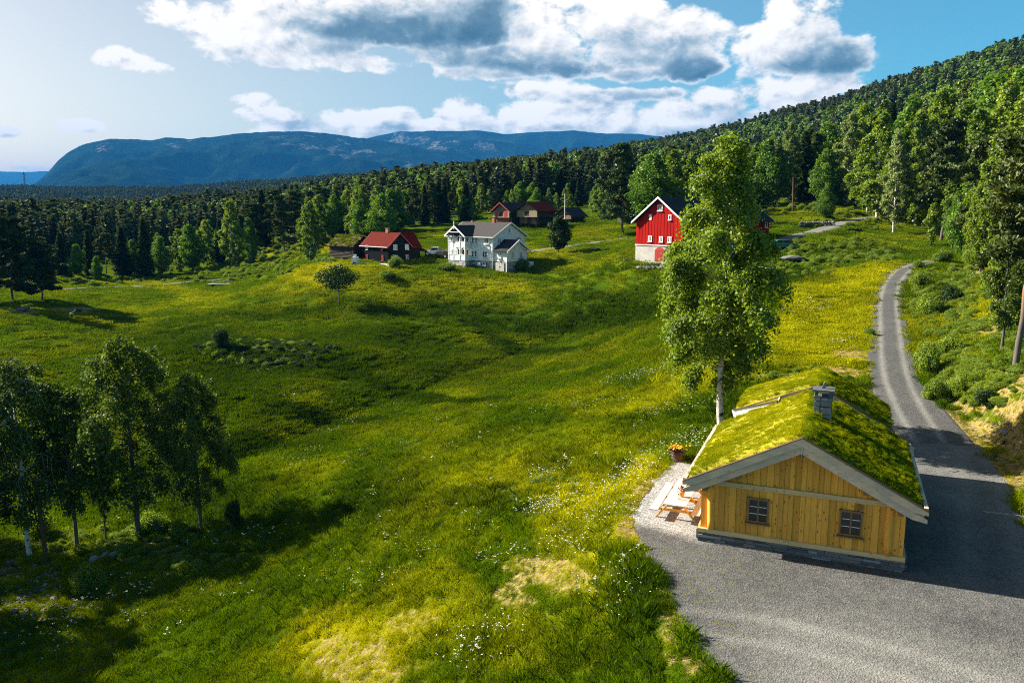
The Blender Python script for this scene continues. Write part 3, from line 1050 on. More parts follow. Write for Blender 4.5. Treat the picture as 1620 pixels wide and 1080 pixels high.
def build_haze():
    m = bpy.data.materials.new('valley air')
    m.use_nodes = True
    T = NT(m.node_tree)
    out = T.n('ShaderNodeOutputMaterial')
    v = T.n('ShaderNodeVolumePrincipled')
    v.inputs['Color'].default_value = (.035, .28, .74, 1)
    v.inputs['Density'].default_value = HAZE
    v.inputs['Anisotropy'].default_value = 0.0
    T.put(out.inputs['Volume'], v.outputs[0])
    mb = MB()
    mb.box((0, 12000, 490), (44000, 46000, 1140))
    o = mb.build('haze', m)
    tag(o, kind='stuff')


HAZE = 4.7e-5

# ---------------------------------------------------------------- trees
def unit(v):
    return v / (np.linalg.norm(v, axis=-1, keepdims=True) + 1e-9)


def quads(C, size, rng, tint, aspect=1.0, along=None, nbias=None, kite=True):
    """A leaf-sized face at every centre C. along: preferred long axis; nbias: preferred normal."""
    n = len(C)
    nrm = rng.normal(size=(n, 3))
    if nbias is not None:
        nrm = unit(nrm) + nbias
    nrm = unit(nrm)
    t = rng.normal(size=(n, 3)) if along is None else along + rng.normal(size=(n, 3)) * .25
    t = unit(t - nrm * (t * nrm).sum(-1, keepdims=True))
    b = np.cross(nrm, t)
    s = (size * rng.uniform(.65, 1.35, n))[:, None]
    a = s * aspect
    if kite:
        V = np.stack([C - t * a * .5, C + b * s * .42 - t * a * .05, C + t * a * .5, C - b * s * .42 - t * a * .05], 1)
    else:
        V = np.stack([C - t * a * .5 - b * s * .3, C - t * a * .5 + b * s * .3, C + t * a * .5 + b * s * .18, C + t * a * .5 - b * s * .18], 1)
    return V.reshape(-1, 3), np.repeat(tint, 4)


class Wood:
    """Trunk and limbs as tapering tubes."""
    def __init__(self):
        self.V, self.F, self.n = [], [], 0

    def limb(self, P, r, n=6):
        V, F = tube_np(np.asarray(P, float), np.asarray(r, float), n)
        self.V.append(V)
        self.F.append(F + self.n)
        self.n += len(V)

    def mesh(self, name, mat):
        V, F = np.vstack(self.V), np.vstack(self.F)
        return np_mesh(name, V, F.ravel(), np.full(len(F), 4), mat, True)


def leaf_mesh(name, parts, mat):
    V = np.vstack([p[0] for p in parts])
    t = np.concatenate([p[1] for p in parts])
    return np_mesh(name, V, np.arange(len(V)), np.full(len(V) // 4, 4), mat, False, {'tint': t})


def arc(p0, az, L, rise, droop, n=7):
    """A limb that leaves at an angle and bends over."""
    t = np.linspace(0, 1, n)
    h = np.stack([np.sin(az) * np.ones(n), np.cos(az) * np.ones(n), np.zeros(n)], -1)
    out = t[:, None] * L * h * (1 - .12 * t[:, None])
    z = L * (rise * t - droop * t ** 2)
    return p0 + out + np.stack([0 * t, 0 * t, z], -1)


def gen_birch(seed, H=16.0, W=3.4, base=.16, n_prim=42, leaves=9000, leaf=.26, weep=.5, peak=.32, sparse=.0, lean=.02, irr=.0, point=.78):
    rng = np.random.default_rng(seed)
    wd = Wood()
    tz = np.linspace(0, 1, 12)
    wob = np.cumsum(rng.normal(size=(12, 2)) * .012 * H / 2, 0) * .35
    wob -= wob[0]
    P = np.stack([wob[:, 0] + lean * H * tz ** 2, wob[:, 1], tz * H * .97], -1)
    r0 = .0115 * H
    wd.limb(P, r0 * (1 - tz) ** .85 + .012, 8)

    def on_trunk(h):
        return np.array([np.interp(h, tz, P[:, k]) for k in range(3)])
    tips, dirs, wts = [], [], []
    az = rng.uniform(0, 6.3)
    for i in range(n_prim):
        h = base + (1 - base) * (max(0.0, i + rng.uniform(-.3, .3)) / n_prim) ** .92
        h = min(max(h, base), .985)
        az += 2.4 + rng.normal() * .35
        u = (h - base) / (1 - base)
        prof = (u / peak) ** .55 if u < peak else max(.05, ((1 - u) / (1 - peak))) ** point
        L = W * prof * rng.uniform(.62 - irr, 1.18 + irr * .4) + .25
        if rng.uniform() < sparse:
            L *= .5
        rise = rng.uniform(.55, .95) + .5 * u
        br = arc(on_trunk(h), az, L, rise, rise * (.62 + weep * .45) * (1 - .55 * u), 8)
        wd.limb(br, np.linspace(r0 * .30 * (1 - .55 * u), .012, 8), 4)
        ns = max(3, int(6 * L / W) + 3)
        for k in range(ns):
            t = rng.uniform(.28, 1.0) ** .8
            q = np.array([np.interp(t, np.linspace(0, 1, 8), br[:, j]) for j in range(3)])
            a2 = az + rng.normal() * 1.0
            L2 = L * .34 * rng.uniform(.5, 1.2) * (1.15 - .5 * t) + .25
            sb = arc(q, a2, L2, .45 * rng.uniform(.2, 1.3), .6 + weep * rng.uniform(.5, 1.6), 5)
            wd.limb(sb, np.linspace(.02, .006, 5), 3)
            tips.append(sb)
            wts.append(L2)
    wts = np.array(wts)
    cnt = rng.multinomial(leaves, wts / wts.sum())
    Cs, tint, al = [], [], []
    for sb, c in zip(tips, cnt):
        if not c:
            continue
        t = rng.uniform(.1, 1.0, c)
        p = np.stack([np.interp(t, np.linspace(0, 1, 5), sb[:, j]) for j in range(3)], -1)
        hang = rng.exponential(.30 * weep + .06, c) * (H / 16)
        sp = .20 * (H / 16)
        p = p + rng.normal(size=(c, 3)) * np.array([sp, sp, sp * .7]) - np.stack([0 * hang, 0 * hang, hang], -1)
        Cs.append(p)
        tint.append(np.clip(.5 + rng.normal() * .12 + rng.normal(size=c) * .16, 0, 1))
    C, tint = np.vstack(Cs), np.concatenate(tint)
    out = unit(np.stack([C[:, 0], C[:, 1], 0 * C[:, 2] + .5], -1))
    q = quads(C, leaf, rng, tint, 1.25, nbias=out * .9)
    return wd, [q]


def gen_leafy(seed, H=14.0, W=3.6, base=.18, lobes=34, leaves=7000, leaf=.34, peak=.5, point=.55):
    rng = np.random.default_rng(seed)
    wd = Wood()
    tz = np.linspace(0, 1, 9)
    P = np.stack([np.cumsum(rng.normal(size=9)) * .012 * H, np.cumsum(rng.normal(size=9)) * .012 * H, tz * H * .88], -1)
    P[0, :2] = 0
    r0 = .014 * H
    wd.limb(P, r0 * (1 - tz) ** .8 + .02, 8)
    Cs, tint, nb = [], [], []
    for i in range(lobes):
        u = (i + rng.uniform(0, 1)) / lobes
        prof = (u / peak) ** .5 if u < peak else ((1 - u) / (1 - peak)) ** point
        az = i * 2.4 + rng.normal() * .4
        rr = W * prof * rng.uniform(.35, .95)
        z = H * (base + (1 - base) * u * .95)
        c = np.array([np.sin(az) * rr, np.cos(az) * rr, z]) + np.array([np.interp(z, P[:, 2], P[:, 0]), np.interp(z, P[:, 2], P[:, 1]), 0])
        zt = max(.1 * H, z - rr * .9)
        st = np.array([np.interp(zt, P[:, 2], P[:, k]) for k in range(3)])
        mid = .5 * (st + c) + np.array([0, 0, -.1 * rr])
        wd.limb(np.stack([st, mid, c]), [r0 * .32, r0 * .2, .02], 4)
        s = W * rng.uniform(.24, .42) * (.65 + .5 * prof)
        n = max(20, int(leaves / lobes * (s / (W * .33)) ** 2))
        d = unit(rng.normal(size=(n, 3)))
        rad = s * (1.08 - .6 * rng.uniform(0, 1, n) ** 1.4)
        bump = 1 + .25 * np.sin(d[:, 0] * 5 + i) * np.cos(d[:, 2] * 4 + i * 2)
        p = c + d * (rad * bump)[:, None] * np.array([1.0, 1.0, .78])
        Cs.append(p)
        nb.append(d)
        tint.append(np.clip(.5 + rng.normal() * .13 + rng.normal(size=n) * .15, 0, 1))
    C, tint, nb = np.vstack(Cs), np.concatenate(tint), np.vstack(nb)
    return wd, [quads(C, leaf, rng, tint, 1.2, nbias=nb * 1.1)]


def gen_spruce(seed, H=17.0, W=2.7, base=.06, whorls=30, leaves=7000, leaf=.42):
    rng = np.random.default_rng(seed)
    wd = Wood()
    tz = np.linspace(0, 1, 8)
    wd.limb(np.stack([0 * tz, 0 * tz, tz * H], -1), .013 * H * (1 - tz) + .015, 7)
    Cs, tint, al = [], [], []
    tot = 0
    for i in range(whorls):
        h = base + (1 - base) * (i / whorls) ** .95
        u = (h - base) / (1 - base)
        nb = int(rng.integers(5, 8))
        a0 = rng.uniform(0, 6.3)
        for k in range(nb):
            L = W * (1 - u) ** .82 * rng.uniform(.72, 1.14) + .18
            az = a0 + k * 6.283 / nb + rng.normal() * .15
            br = arc(np.array([0, 0, h * H]), az, L, -.12 + .5 * u, .30 * (1 - u) + .05, 6)
            br[:, 2] += np.linspace(0, 1, 6) ** 3 * L * .14
            wd.limb(br, np.linspace(.03, .008, 6), 3)
            c = int(leaves / (whorls * 6) * (.35 + 1.9 * (1 - u)) * L / (W * (1 - u) ** .82 + .18))
            if c < 3:
                c = 3
            t = rng.uniform(.12, 1.0, c)
            p = np.stack([np.interp(t, np.linspace(0, 1, 6), br[:, j]) for j in range(3)], -1)
            side = np.array([math.cos(az), -math.sin(az), 0])
            wdt = .34 * L * (1.05 - t) + .08
            s = rng.uniform(-1, 1, c)
            p = p + side * (s * wdt)[:, None] - np.array([0, 0, 1]) * (np.abs(s) * wdt * .35 + rng.exponential(.10, c))[:, None]
            Cs.append(p)
            f = np.array([math.sin(az), math.cos(az), -.35])
            al.append(unit(f[None] + side[None] * (s * .9)[:, None]))
            tint.append(np.clip(.45 + rng.normal() * .12 + rng.normal(size=c) * .14 + .25 * (t > .85), 0, 1))
    C, tint, al = np.vstack(Cs), np.concatenate(tint), np.vstack(al)
    return wd, [quads(C, leaf, rng, tint, 1.7, along=al, nbias=np.array([[0, 0, 1.6]]), kite=False)]


def gen_pine(seed, H=17.0, W=3.0, base=.42, limbs=26, leaves=6500, leaf=.34, dead=.0):
    rng = np.random.default_rng(seed)
    wd = Wood()
    tz = np.linspace(0, 1, 10)
    P = np.stack([np.cumsum(rng.normal(size=10)) * .007 * H, np.cumsum(rng.normal(size=10)) * .007 * H, tz * H * .96], -1)
    P[:, :2] -= P[0, :2]
    r0 = .0125 * H
    wd.limb(P, r0 * (1 - .85 * tz), 8)
    Cs, tint, nb = [], [], []
    az = rng.uniform(0, 6)
    for i in range(limbs):
        u = (i + rng.uniform(-.4, .4)) / limbs
        u = min(max(u, 0), 1)
        h = base + (1 - base) * u * .97
        az += 2.4 + rng.normal() * .5
        L = W * (1.0 - .72 * u ** 1.5) * rng.uniform(.5, 1.12)
        st = np.array([np.interp(h, tz, P[:, k]) for k in range(3)])
        br = arc(st, az, L, .28 + .7 * u, .18 + .1 * rng.uniform(), 6)
        wd.limb(br, np.linspace(r0 * .30, .015, 6), 4)
        nc = 3 + int(3 * L / W)
        for k in range(nc):
            t = .4 + .6 * (k + rng.uniform()) / nc
            c = np.array([np.interp(t, np.linspace(0, 1, 6), br[:, j]) for j in range(3)])
            c = c + rng.normal(size=3) * np.array([.32, .32, .12]) * L * .55
            s = rng.uniform(.45, .85) * W * .26
            n = int(leaves / (limbs * 4.5))
            d = unit(rng.normal(size=(n, 3)))
            p = c + d * s * rng.uniform(.45, 1, n)[:, None] * np.array([1.15, 1.15, .55])
            Cs.append(p)
            nb.append(d + np.array([0, 0, .5]))
            tint.append(np.clip(.45 + rng.normal() * .12 + rng.normal(size=n) * .15, 0, 1))
    C, tint, nb = np.vstack(Cs), np.concatenate(tint), np.vstack(nb)
    return wd, [quads(C, leaf, rng, tint, 1.8, along=nb, nbias=None, kite=False)]


def gen_bush(seed, H=1.6, W=1.4, leaves=900, leaf=.16, lobes=16):
    rng = np.random.default_rng(seed)
    wd = Wood()
    Cs, tint, nb = [], [], []
    for i in range(lobes):
        az = i * 2.4 + rng.normal() * .4
        rr = W * rng.uniform(.05, .62)
        z = H * rng.uniform(.28, .78) * (1 - .35 * rr / W)
        c = np.array([np.sin(az) * rr, np.cos(az) * rr, z])
        wd.limb(np.stack([np.zeros(3), c * np.array([.35, .35, .6]), c]), [.03, .02, .008], 4)
        s = W * rng.uniform(.20, .42)
        n = leaves // lobes
        d = unit(rng.normal(size=(n, 3)))
        p = c + d * (s * (1.15 - .8 * rng.uniform(0, 1, n) ** 1.3))[:, None] * np.array([1, 1, .85])
        p[:, 2] = np.abs(p[:, 2])
        Cs.append(p)
        nb.append(d)
        tint.append(np.clip(.5 + rng.normal() * .14 + rng.normal(size=n) * .15, 0, 1))
    C, tint, nb = np.vstack(Cs), np.concatenate(tint), np.vstack(nb)
    return wd, [quads(C, leaf, rng, tint, 1.3, nbias=nb)]


TREE_PROTO = {}


def tree_materials():
    leaf_mat('birch leaves', (0.057, 0.111, 0.006), (0.139, 0.215, 0.012), (0.283, 0.366, 0.024), .44)
    leaf_mat('silver birch leaves', (0.078, 0.120, 0.030), (0.168, 0.228, 0.060), (0.312, 0.372, 0.120), .38)
    leaf_mat('broad leaves', (0.038, 0.101, 0.006), (0.094, 0.192, 0.011), (0.192, 0.300, 0.017), .42)
    leaf_mat('slope birch leaves', (.030, .060, .005), (.078, .125, .009), (.18, .23, .02), .40)
    leaf_mat('fruit tree leaves', (.010, .026, .005), (.026, .055, .008), (.055, .095, .014), .25)
    leaf_mat('young leaves', (.09, .14, .006), (.17, .25, .010), (.27, .34, .02), .45)
    leaf_mat('spruce needles', (.014, .032, .010), (.038, .068, .018), (.09, .125, .028), .14)
    leaf_mat('pine needles', (.026, .046, .009), (.065, .092, .018), (.14, .155, .03), .2)
    leaf_mat('hill needles', (0.030, 0.046, 0.018), (0.069, 0.090, 0.034), (0.127, 0.144, 0.055), .18)
    leaf_mat('hill leaves', (0.058, 0.115, 0.014), (0.120, 0.206, 0.026), (0.228, 0.312, 0.048), .38)
    m, T, out = new_mat('birch bark')
    p = obj_coords(T)
    b = T.noise(T.vec('MULTIPLY', p, (3.5, 3.5, 9.0)), 1.0, 4, .65)
    b2 = T.noise(T.vec('MULTIPLY', p, (1.2, 1.2, 2.2)), 1.0, 3, .6)
    f = T.math('MAXIMUM', T.smooth(b, .58, .64), T.smooth(b2, .60, .68))
    principled(T, out, T.mix(f, (.62, .59, .54), (.045, .04, .035)), .8, b, .4, .02)
    m, T, out = new_mat('pine bark')
    p = obj_coords(T)
    b = T.noise(T.vec('MULTIPLY', p, (6, 6, 2.0)), 1.0, 5, .7)
    sp = T.n('ShaderNodeSeparateXYZ')
    tc = T.n('ShaderNodeTexCoord')
    T.put(sp.inputs[0], tc.outputs['Object'])
    up = T.smooth(sp.outputs[2], 3.0, 8.0)
    c = T.mix(up, T.mix(b, (.055, .045, .04), (.17, .14, .12)), T.mix(b, (.22, .09, .035), (.42, .22, .10)))
    principled(T, out, c, .9, b, .6, .03)
    m, T, out = new_mat('grey bark')
    p = obj_coords(T)
    b = T.noise(T.vec('MULTIPLY', p, (6, 6, 1.6)), 1.0, 5, .7)
    principled(T, out, T.mix(b, (.035, .03, .027), (.14, .12, .10)), .9, b, .5, .03)


def proto(key, gen, bark, leaf_name, **kw):
    wd, parts = gen(**kw)
    TREE_PROTO[key] = (wd.mesh(key + ' trunk', MATS[bark]), leaf_mesh(key + " crown", parts, MATS[leaf_name]), kw['H'])


def tree_protos():
    for i in range(4):
        proto(f'birch{i}', gen_birch, 'birch bark', 'birch leaves', seed=100 + i, H=16.0, W=3.7 + .35 * (i % 2), leaves=17000, leaf=.27, n_prim=46 + 3 * i, peak=.26 + .07 * (i % 3), base=.08, point=.95 + .12 * (i % 2), irr=.22)
        proto(f'leafy{i}', gen_leafy, 'grey bark', 'broad leaves', seed=200 + i, H=14.0, W=3.4 + .35 * (i % 2), leaves=14000, leaf=.29, base=.05 + .03 * i, peak=.28 + .05 * i, lobes=60, point=.80)
        proto(f'spruce{i}', gen_spruce, 'grey bark', 'spruce needles', seed=300 + i, H=17.0, W=2.6 + .3 * i, leaves=10000, leaf=.42)
        proto(f'pine{i}', gen_pine, 'pine bark', 'pine needles', seed=400 + i, H=16.0, W=2.9 + .2 * i, base=.24 + .06 * i, leaves=11000, leaf=.33)
    for i in range(2):
        proto(f'silver{i}', gen_birch, 'birch bark', 'silver birch leaves', seed=120 + i, H=18.0, W=3.4, leaves=17000, leaf=.27, n_prim=48, peak=.34, base=.14, point=.95, irr=.25)
        proto(f'young{i}', gen_leafy, 'grey bark', 'young leaves', seed=220 + i, H=6.0, W=1.5, leaves=2200, leaf=.26, base=.12, lobes=20)
        proto(f'edge{i}', gen_birch, ('birch bark', 'grey bark')[i], 'slope birch leaves', seed=140 + i, H=16.0, W=4.0, leaves=26000, leaf=.18, n_prim=56, base=.20, peak=.45, weep=.8, irr=.2, point=.7)
    proto('edge2', gen_birch, 'grey bark', 'slope birch leaves', seed=149, H=14.0, W=3.0, leaves=13000, leaf=.20, n_prim=38, base=.25, peak=.5, weep=.6, sparse=.4)
    proto('hero', gen_birch, 'birch bark', 'birch leaves', seed=77, H=19.3, W=4.2, leaves=58000, leaf=.17, n_prim=54, base=.16, peak=.30, weep=.7, sparse=.12, irr=.3)
    proto('tallpine', gen_pine, 'pine bark', 'pine needles', seed=455, H=19.0, W=4.4, base=.42, leaves=20000, leaf=.24, limbs=30)
    proto('bigpine', gen_pine, 'pine bark', 'spruce needles', seed=456, H=18.0, W=5.6, base=.16, leaves=22000, leaf=.34, limbs=44)
    proto('orchard', gen_leafy, 'grey bark', 'fruit tree leaves', seed=240, H=5.6, W=3.2, base=.56, leaves=4200, leaf=.22, lobes=20, peak=.35)
    proto('lawn', gen_leafy, 'grey bark', 'fruit tree leaves', seed=241, H=8.0, W=2.6, base=.16, leaves=6000, leaf=.30, lobes=40, peak=.45)
    for i in range(3):
        proto(f'bush{i}', gen_bush, 'grey bark', ('birch leaves', 'young leaves', 'fruit tree leaves')[i], seed=500 + i, H=1.7, W=1.5, leaves=7000, leaf=.085)
    for i in range(3):
        proto(f'hillspruce{i}', gen_spruce, 'grey bark', 'hill needles', seed=330 + i, H=15.0, W=2.2 + .25 * i, leaves=420, leaf=1.15, whorls=12)
    for i in range(2):
        proto(f'hillpine{i}', gen_pine, 'pine bark', 'hill needles', seed=430 + i, H=14.0, W=2.6, base=.3, leaves=420, leaf=1.0, limbs=14)
        proto(f'hillleafy{i}', gen_leafy, 'grey bark', 'hill leaves', seed=230 + i, H=13.0, W=2.9, base=.1, leaves=420, leaf=1.05, lobes=14)


TREES = []          # dicts: kind, x, y, ...


def put_tree(key, x, y, H, name, label, cat='tree', group=None, wide=1.0, rz=None, sink=.12, lean=(0, 0)):
    tm, cm, h0 = TREE_PROTO[key]
    s = H / h0
    z = float(height(x, y)[0]) - sink
    rz = random.uniform(0, 6.28) if rz is None else rz
    o = empty(name, (x, y, z), rz, label, cat, group)
    o.rotation_euler = (lean[0], lean[1], rz)
    o.scale = (s * wide, s * wide, s)
    link(bpy.data.objects.new('trunk', tm), o)
    link(bpy.data.objects.new('crown', cm), o)
    return o


def spot_at(px, d, py=330):
    v = ray(px, py)
    return v[0] / v[1] * d, d


def top_height(px, py_top, x, y):
    v = ray(px, py_top)
    return CAM_Z + v[2] / v[1] * y - float(height(x, y)[0])


ORD = ['first', 'second', 'third', 'fourth', 'fifth', 'sixth', 'seventh', 'eighth', 'ninth', 'tenth', 'eleventh', 'twelfth', 'thirteenth', 'fourteenth', 'fifteenth', 'sixteenth',
       'seventeenth', 'eighteenth', 'nineteenth', 'twentieth', 'twenty-first', 'twenty-second', 'twenty-third', 'twenty-fourth', 'twenty-fifth', 'twenty-sixth', 'twenty-seventh', 'twenty-eighth', 'twenty-ninth', 'thirtieth']
KIND = {'birch': ('birch_tree', 'green birch'), 'silver': ('birch_tree', 'silvery birch'), 'leafy': ('leafy_tree', 'leafy tree'), 'spruce': ('spruce_tree', 'dark spruce'), 'pine': ('pine_tree', 'dark pine'), 'young': ('leafy_tree', 'yellow-green sapling')}
USED_TREES = []


def wood_row(rows, where, group, depth_word):
    """rows of (kind, px, d, py_top, wide): trees numbered from the left within each kind."""
    rows = sorted(rows, key=lambda r: r[1])
    cnt = {}
    for kind, px, d, top, wide in rows:
        x, y = spot_at(px, d)
        H = top_height(px, top, x, y)
        if H < 3:
            continue
        k = cnt.get(kind, 0)
        cnt[kind] = k + 1
        n = {'birch': 4, 'leafy': 4, 'spruce': 4, 'pine': 4, 'silver': 2, 'young': 2}[kind]
        nm, word = KIND[kind]
        put_tree(f'{kind}{random.randrange(n)}', x, y, H, nm, f'{word}, {ORD[k]} from left {depth_word} {where}', 'tree', group, wide)
        USED_TREES.append((x, y))


# ---------------------------------------------------------------- scattered growth: points that carry copies of a few models
def scatter(name, pts, rot, scale, pick, models, extra=None, kind='stuff'):
    """One object: a cloud of points, each carrying a copy of one of the models (by pick)."""
    P = np.asarray(pts, np.float32)
    m = bpy.data.meshes.new(name)
    m.vertices.add(len(P))
    m.vertices.foreach_set('co', P.ravel())

    def fa(k, a, t):
        at = m.attributes.new(k, t, 'POINT')
        at.data.foreach_set('vector' if t == 'FLOAT_VECTOR' else 'value', np.asarray(a, np.int32 if t == 'INT' else np.float32).ravel())
    fa('turn', rot, 'FLOAT_VECTOR')
    fa('size', scale, 'FLOAT_VECTOR')
    fa('pick', pick, 'INT')
    for k, a in (extra or {}).items():
        fa(k, a, 'FLOAT')
    o = link(bpy.data.objects.new(name, m))
    tag(o, kind=kind)
    g = bpy.data.node_groups.new(name + ' growth', 'GeometryNodeTree')
    g.interface.new_socket('Geometry', in_out='INPUT', socket_type='NodeSocketGeometry')
    g.interface.new_socket('Geometry', in_out='OUTPUT', socket_type='NodeSocketGeometry')
    N, Lk = g.nodes, g.links
    gi, go, join = N.new('NodeGroupInput'), N.new('NodeGroupOutput'), N.new('GeometryNodeJoinGeometry')

    def named(k, t):
        a = N.new('GeometryNodeInputNamedAttribute')
        a.data_type = t
        a.inputs['Name'].default_value = k
        return a.outputs['Attribute']
    for i, mo in enumerate(models):
        oi = N.new('GeometryNodeObjectInfo')
        oi.transform_space = 'ORIGINAL'
        oi.inputs['Object'].default_value = mo
        oi.inputs['As Instance'].default_value = True
        ip = N.new('GeometryNodeInstanceOnPoints')
        cmpn = N.new('FunctionNodeCompare')
        cmpn.data_type = 'INT'
        cmpn.operation = 'EQUAL'
        Lk.new(named('pick', 'INT'), cmpn.inputs[2])
        cmpn.inputs[3].default_value = i
        Lk.new(gi.outputs[0], ip.inputs['Points'])
        Lk.new(cmpn.outputs[0], ip.inputs['Selection'])
        Lk.new(oi.outputs['Geometry'], ip.inputs['Instance'])
        e2r = N.new('FunctionNodeEulerToRotation')
        Lk.new(named('turn', 'FLOAT_VECTOR'), e2r.inputs[0])
        Lk.new(e2r.outputs[0], ip.inputs['Rotation'])
        Lk.new(named('size', 'FLOAT_VECTOR'), ip.inputs['Scale'])
        Lk.new(ip.outputs[0], join.inputs[0])
    Lk.new(join.outputs[0], go.inputs[0])
    md = o.modifiers.new('growth', 'NODES')
    md.node_group = g
    return o


def frame_xy(x, y, z):
    """Frame position of a world spot, to see what the photograph shows of it."""
    c, s = math.cos(PITCH), math.sin(PITCH)
    f = y * c - (z - CAM_Z) * s
    u = y * s + (z - CAM_Z) * c
    return 810 + FPX * x / f, 540 - FPX * u / f, f

# ---------------------------------------------------------------- planting
def plant_trees():
    random.seed(11)
    rng = np.random.default_rng(5)
    # the birch behind the cabin
    x, y = 13.75, 50.9
    put_tree('hero', x, y, 19.3, 'birch_tree', 'tall birch with white trunk standing alone behind the turf-roofed cabin', 'tree', None, 1.0, rz=HERO_RZ)
    # birches on the lower slope
    for key, px, py, top, wide, lab in [('edge0', 47, 880, 534, 1.0, 'birch with a white lower trunk beside the dark pole, leftmost of the slope birches'),
                                        ('edge2', 122, 866, 582, .95, 'thin dark-trunked birch between the dark pole and the tallest slope birch'),
                                        ('edge2', 168, 856, 655, .6, 'small sparse birch in the shade just left of the tallest slope birch'),
                                        ('edge1', 219, 852, 500, 1.05, 'tallest sunlit birch of the group on the lower left slope'),
                                        ('edge1', 318, 838, 560, .9, 'slim birch standing at the right end of the slope birches')]:
        g = ground(px, py)
        put_tree(key, g[0], g[1], (py - top) * g[1] / FPX * 1.0, 'birch_tree', lab, 'tree', 'birches on the lower left slope', wide)
    for px, d, H, w in [(-70, 58, 16, 'nearest the leftmost slope birch'), (-190, 60, 17, 'standing second past the leftmost slope birch'), (-330, 57, 15, 'standing third past the leftmost slope birch'), (-170, 49, 15, 'lower down the slope past the mossy stones'), (-260, 46, 16, 'second past the mossy stones'), (-350, 44, 16, 'third past the mossy stones'), (-430, 50, 17, 'outermost past the mossy stones')]:
        xx, yy = spot_at(px, d, 860)
        put_tree(random.choice(['edge0', 'edge1']), xx, yy, H, 'birch_tree', 'birch just outside the left edge, ' + w, 'tree', 'birches beyond the left edge')
    # single trees on the farm
    g = hit(538, 486, height)
    put_tree('orchard', g[0], g[1], 66 * g[1] / FPX, 'fruit_tree', 'low spreading fruit tree alone on the meadow below the dark house', 'tree')
    g = ground(883, 403)
    put_tree('lawn', g[0], g[1], (403 - 342) * g[1] / FPX, 'leafy_tree', 'small round leafy tree on the lawn beside the white flagpole', 'tree')
    g = ground(986, 372)
    put_tree('bigpine', g[0], g[1], (372 - 232) * g[1] / FPX, 'pine_tree', 'broad dark pine standing left of the red barn', 'tree', None, 1.02)
    g = ground(20, 476)
    put_tree('bigpine', g[0], g[1], (480 - 346) * g[1] / FPX, 'pine_tree', 'broad dark pine at the left edge of the meadow', 'tree', None, 1.15)
    xx, yy = spot_at(52, g[1] + 5)
    put_tree('bigpine', xx, yy, (470 - 372) * g[1] / FPX, 'pine_tree', 'smaller dark pine right beside the broad pine at the left edge', 'tree', None, 1.25)
    xx, yy = spot_at(-60, g[1] - 8)
    put_tree('bigpine', xx, yy, 17, 'pine_tree', 'dark pine half outside the left edge beside the broad dark pine', 'tree')
    # edge of the road on the right
    g = ground(1606, 582)
    put_tree('tallpine', g[0], g[1], 17.5, 'pine_tree', 'tall pine with orange upper trunk on the bank at the right edge', 'tree', None, 1.0, rz=0.0, lean=(0, R(3.2)))
    g = ground(1600, 560)
    put_tree('edge2', g[0] + .5, g[1] + 2, 9.5, 'leafy_tree', 'thin dark stem just behind the tall orange pine on the bank', 'tree')
    g = ground(1413, 367)
    put_tree('silver1', g[0], g[1], (367 - 205) * g[1] / FPX, 'birch_tree', 'slender birch with a long white stem at the edge of the hillside wood', 'tree', None, .8)
    g = ground(1452, 362)
    put_tree('young0', g[0], g[1], (362 - 303) * g[1] / FPX, 'leafy_tree', 'yellow-green young tree right of the long white birch stem', 'tree')
    g = ground(1308, 347)
    put_tree('leafy1', g[0], g[1], (347 - 290) * g[1] / FPX, 'leafy_tree', 'small leafy tree on the verge above the barn road', 'tree')
    # hillside wood right of the barn, front row
    A = [('silver', 1229, 196, 212, .8), ('silver', 1246, 198, 188, .8), ('spruce', 1268, 205, 205, 1.2), ('spruce', 1284, 208, 215, 1.2), ('leafy', 1301, 188, 232, 1.0), ('leafy', 1322, 190, 262, 1.0), ('silver', 1341, 188, 172, 1.0), ('birch', 1360, 196, 160, 1.05),
         ('birch', 1388, 170, 172, 1.2), ('birch', 1372, 178, 205, 1.1), ('leafy', 1428, 176, 150, 1.0), ('birch', 1447, 166, 168, 1.0), ('birch', 1462, 172, 178, .9), ('pine', 1471, 152, 205, .9), ('pine', 1493, 146, 182, 1.1), ('birch', 1514, 150, 150, 1.1),
         ('birch', 1536, 141, 165, 1.0), ('leafy', 1556, 158, 112, 1.15), ('birch', 1577, 143, 118, 1.0), ('leafy', 1598, 150, 104, 1.1), ('birch', 1617, 138, 128, 1.1), ('birch', 1640, 140, 120, 1.1), ('leafy', 1665, 140, 95, 1.1)]
    wood_row(A, 'of the hillside wood', 'trees of the hillside wood', 'in the front row')
    B = [('pine', 1552, 118, 205, 1.0), ('birch', 1578, 112, 196, 1.0), ('pine', 1606, 98, 205, 1.1), ('pine', 1640, 92, 190, 1.1), ('leafy', 1530, 122, 268, .8), ('young', 1478, 138, 318, .8), ('young', 1560, 105, 322, .9), ('young', 1590, 88, 345, 1.0), ('leafy', 1512, 132, 300, .7),
         ('pine', 1648, 74, 240, 1.0), ('birch', 1545, 112, 290, .6), ('spruce', 1570, 106, 300, .9)]
    wood_row(B, 'of the road bank', 'trees on the bank by the gravel road', 'on the slope')
    rows = []
    for i in range(46):
        px = 1205 + 480 * (i + rng.uniform(-.4, .4)) / 46
        base_top = np.interp(px, [1200, 1300, 1400, 1500, 1620, 1700], [232, 205, 160, 128, 92, 85])
        rows.append((rng.choice(['birch', 'leafy', 'pine', 'spruce', 'silver'], p=[.40, .26, .14, .08, .12]), px, rng.uniform(195, 245) - max(0, px - 1400) * .15, base_top + rng.uniform(-14, 26), rng.uniform(.9, 1.15)))
    wood_row(rows[:23], 'in the left hillside wood', 'trees deeper in the hillside wood', 'behind the front row')
    wood_row(rows[23:], 'in the right hillside wood', 'trees deeper in the hillside wood', 'behind the front row')
    # wood behind the farm
    rows = []
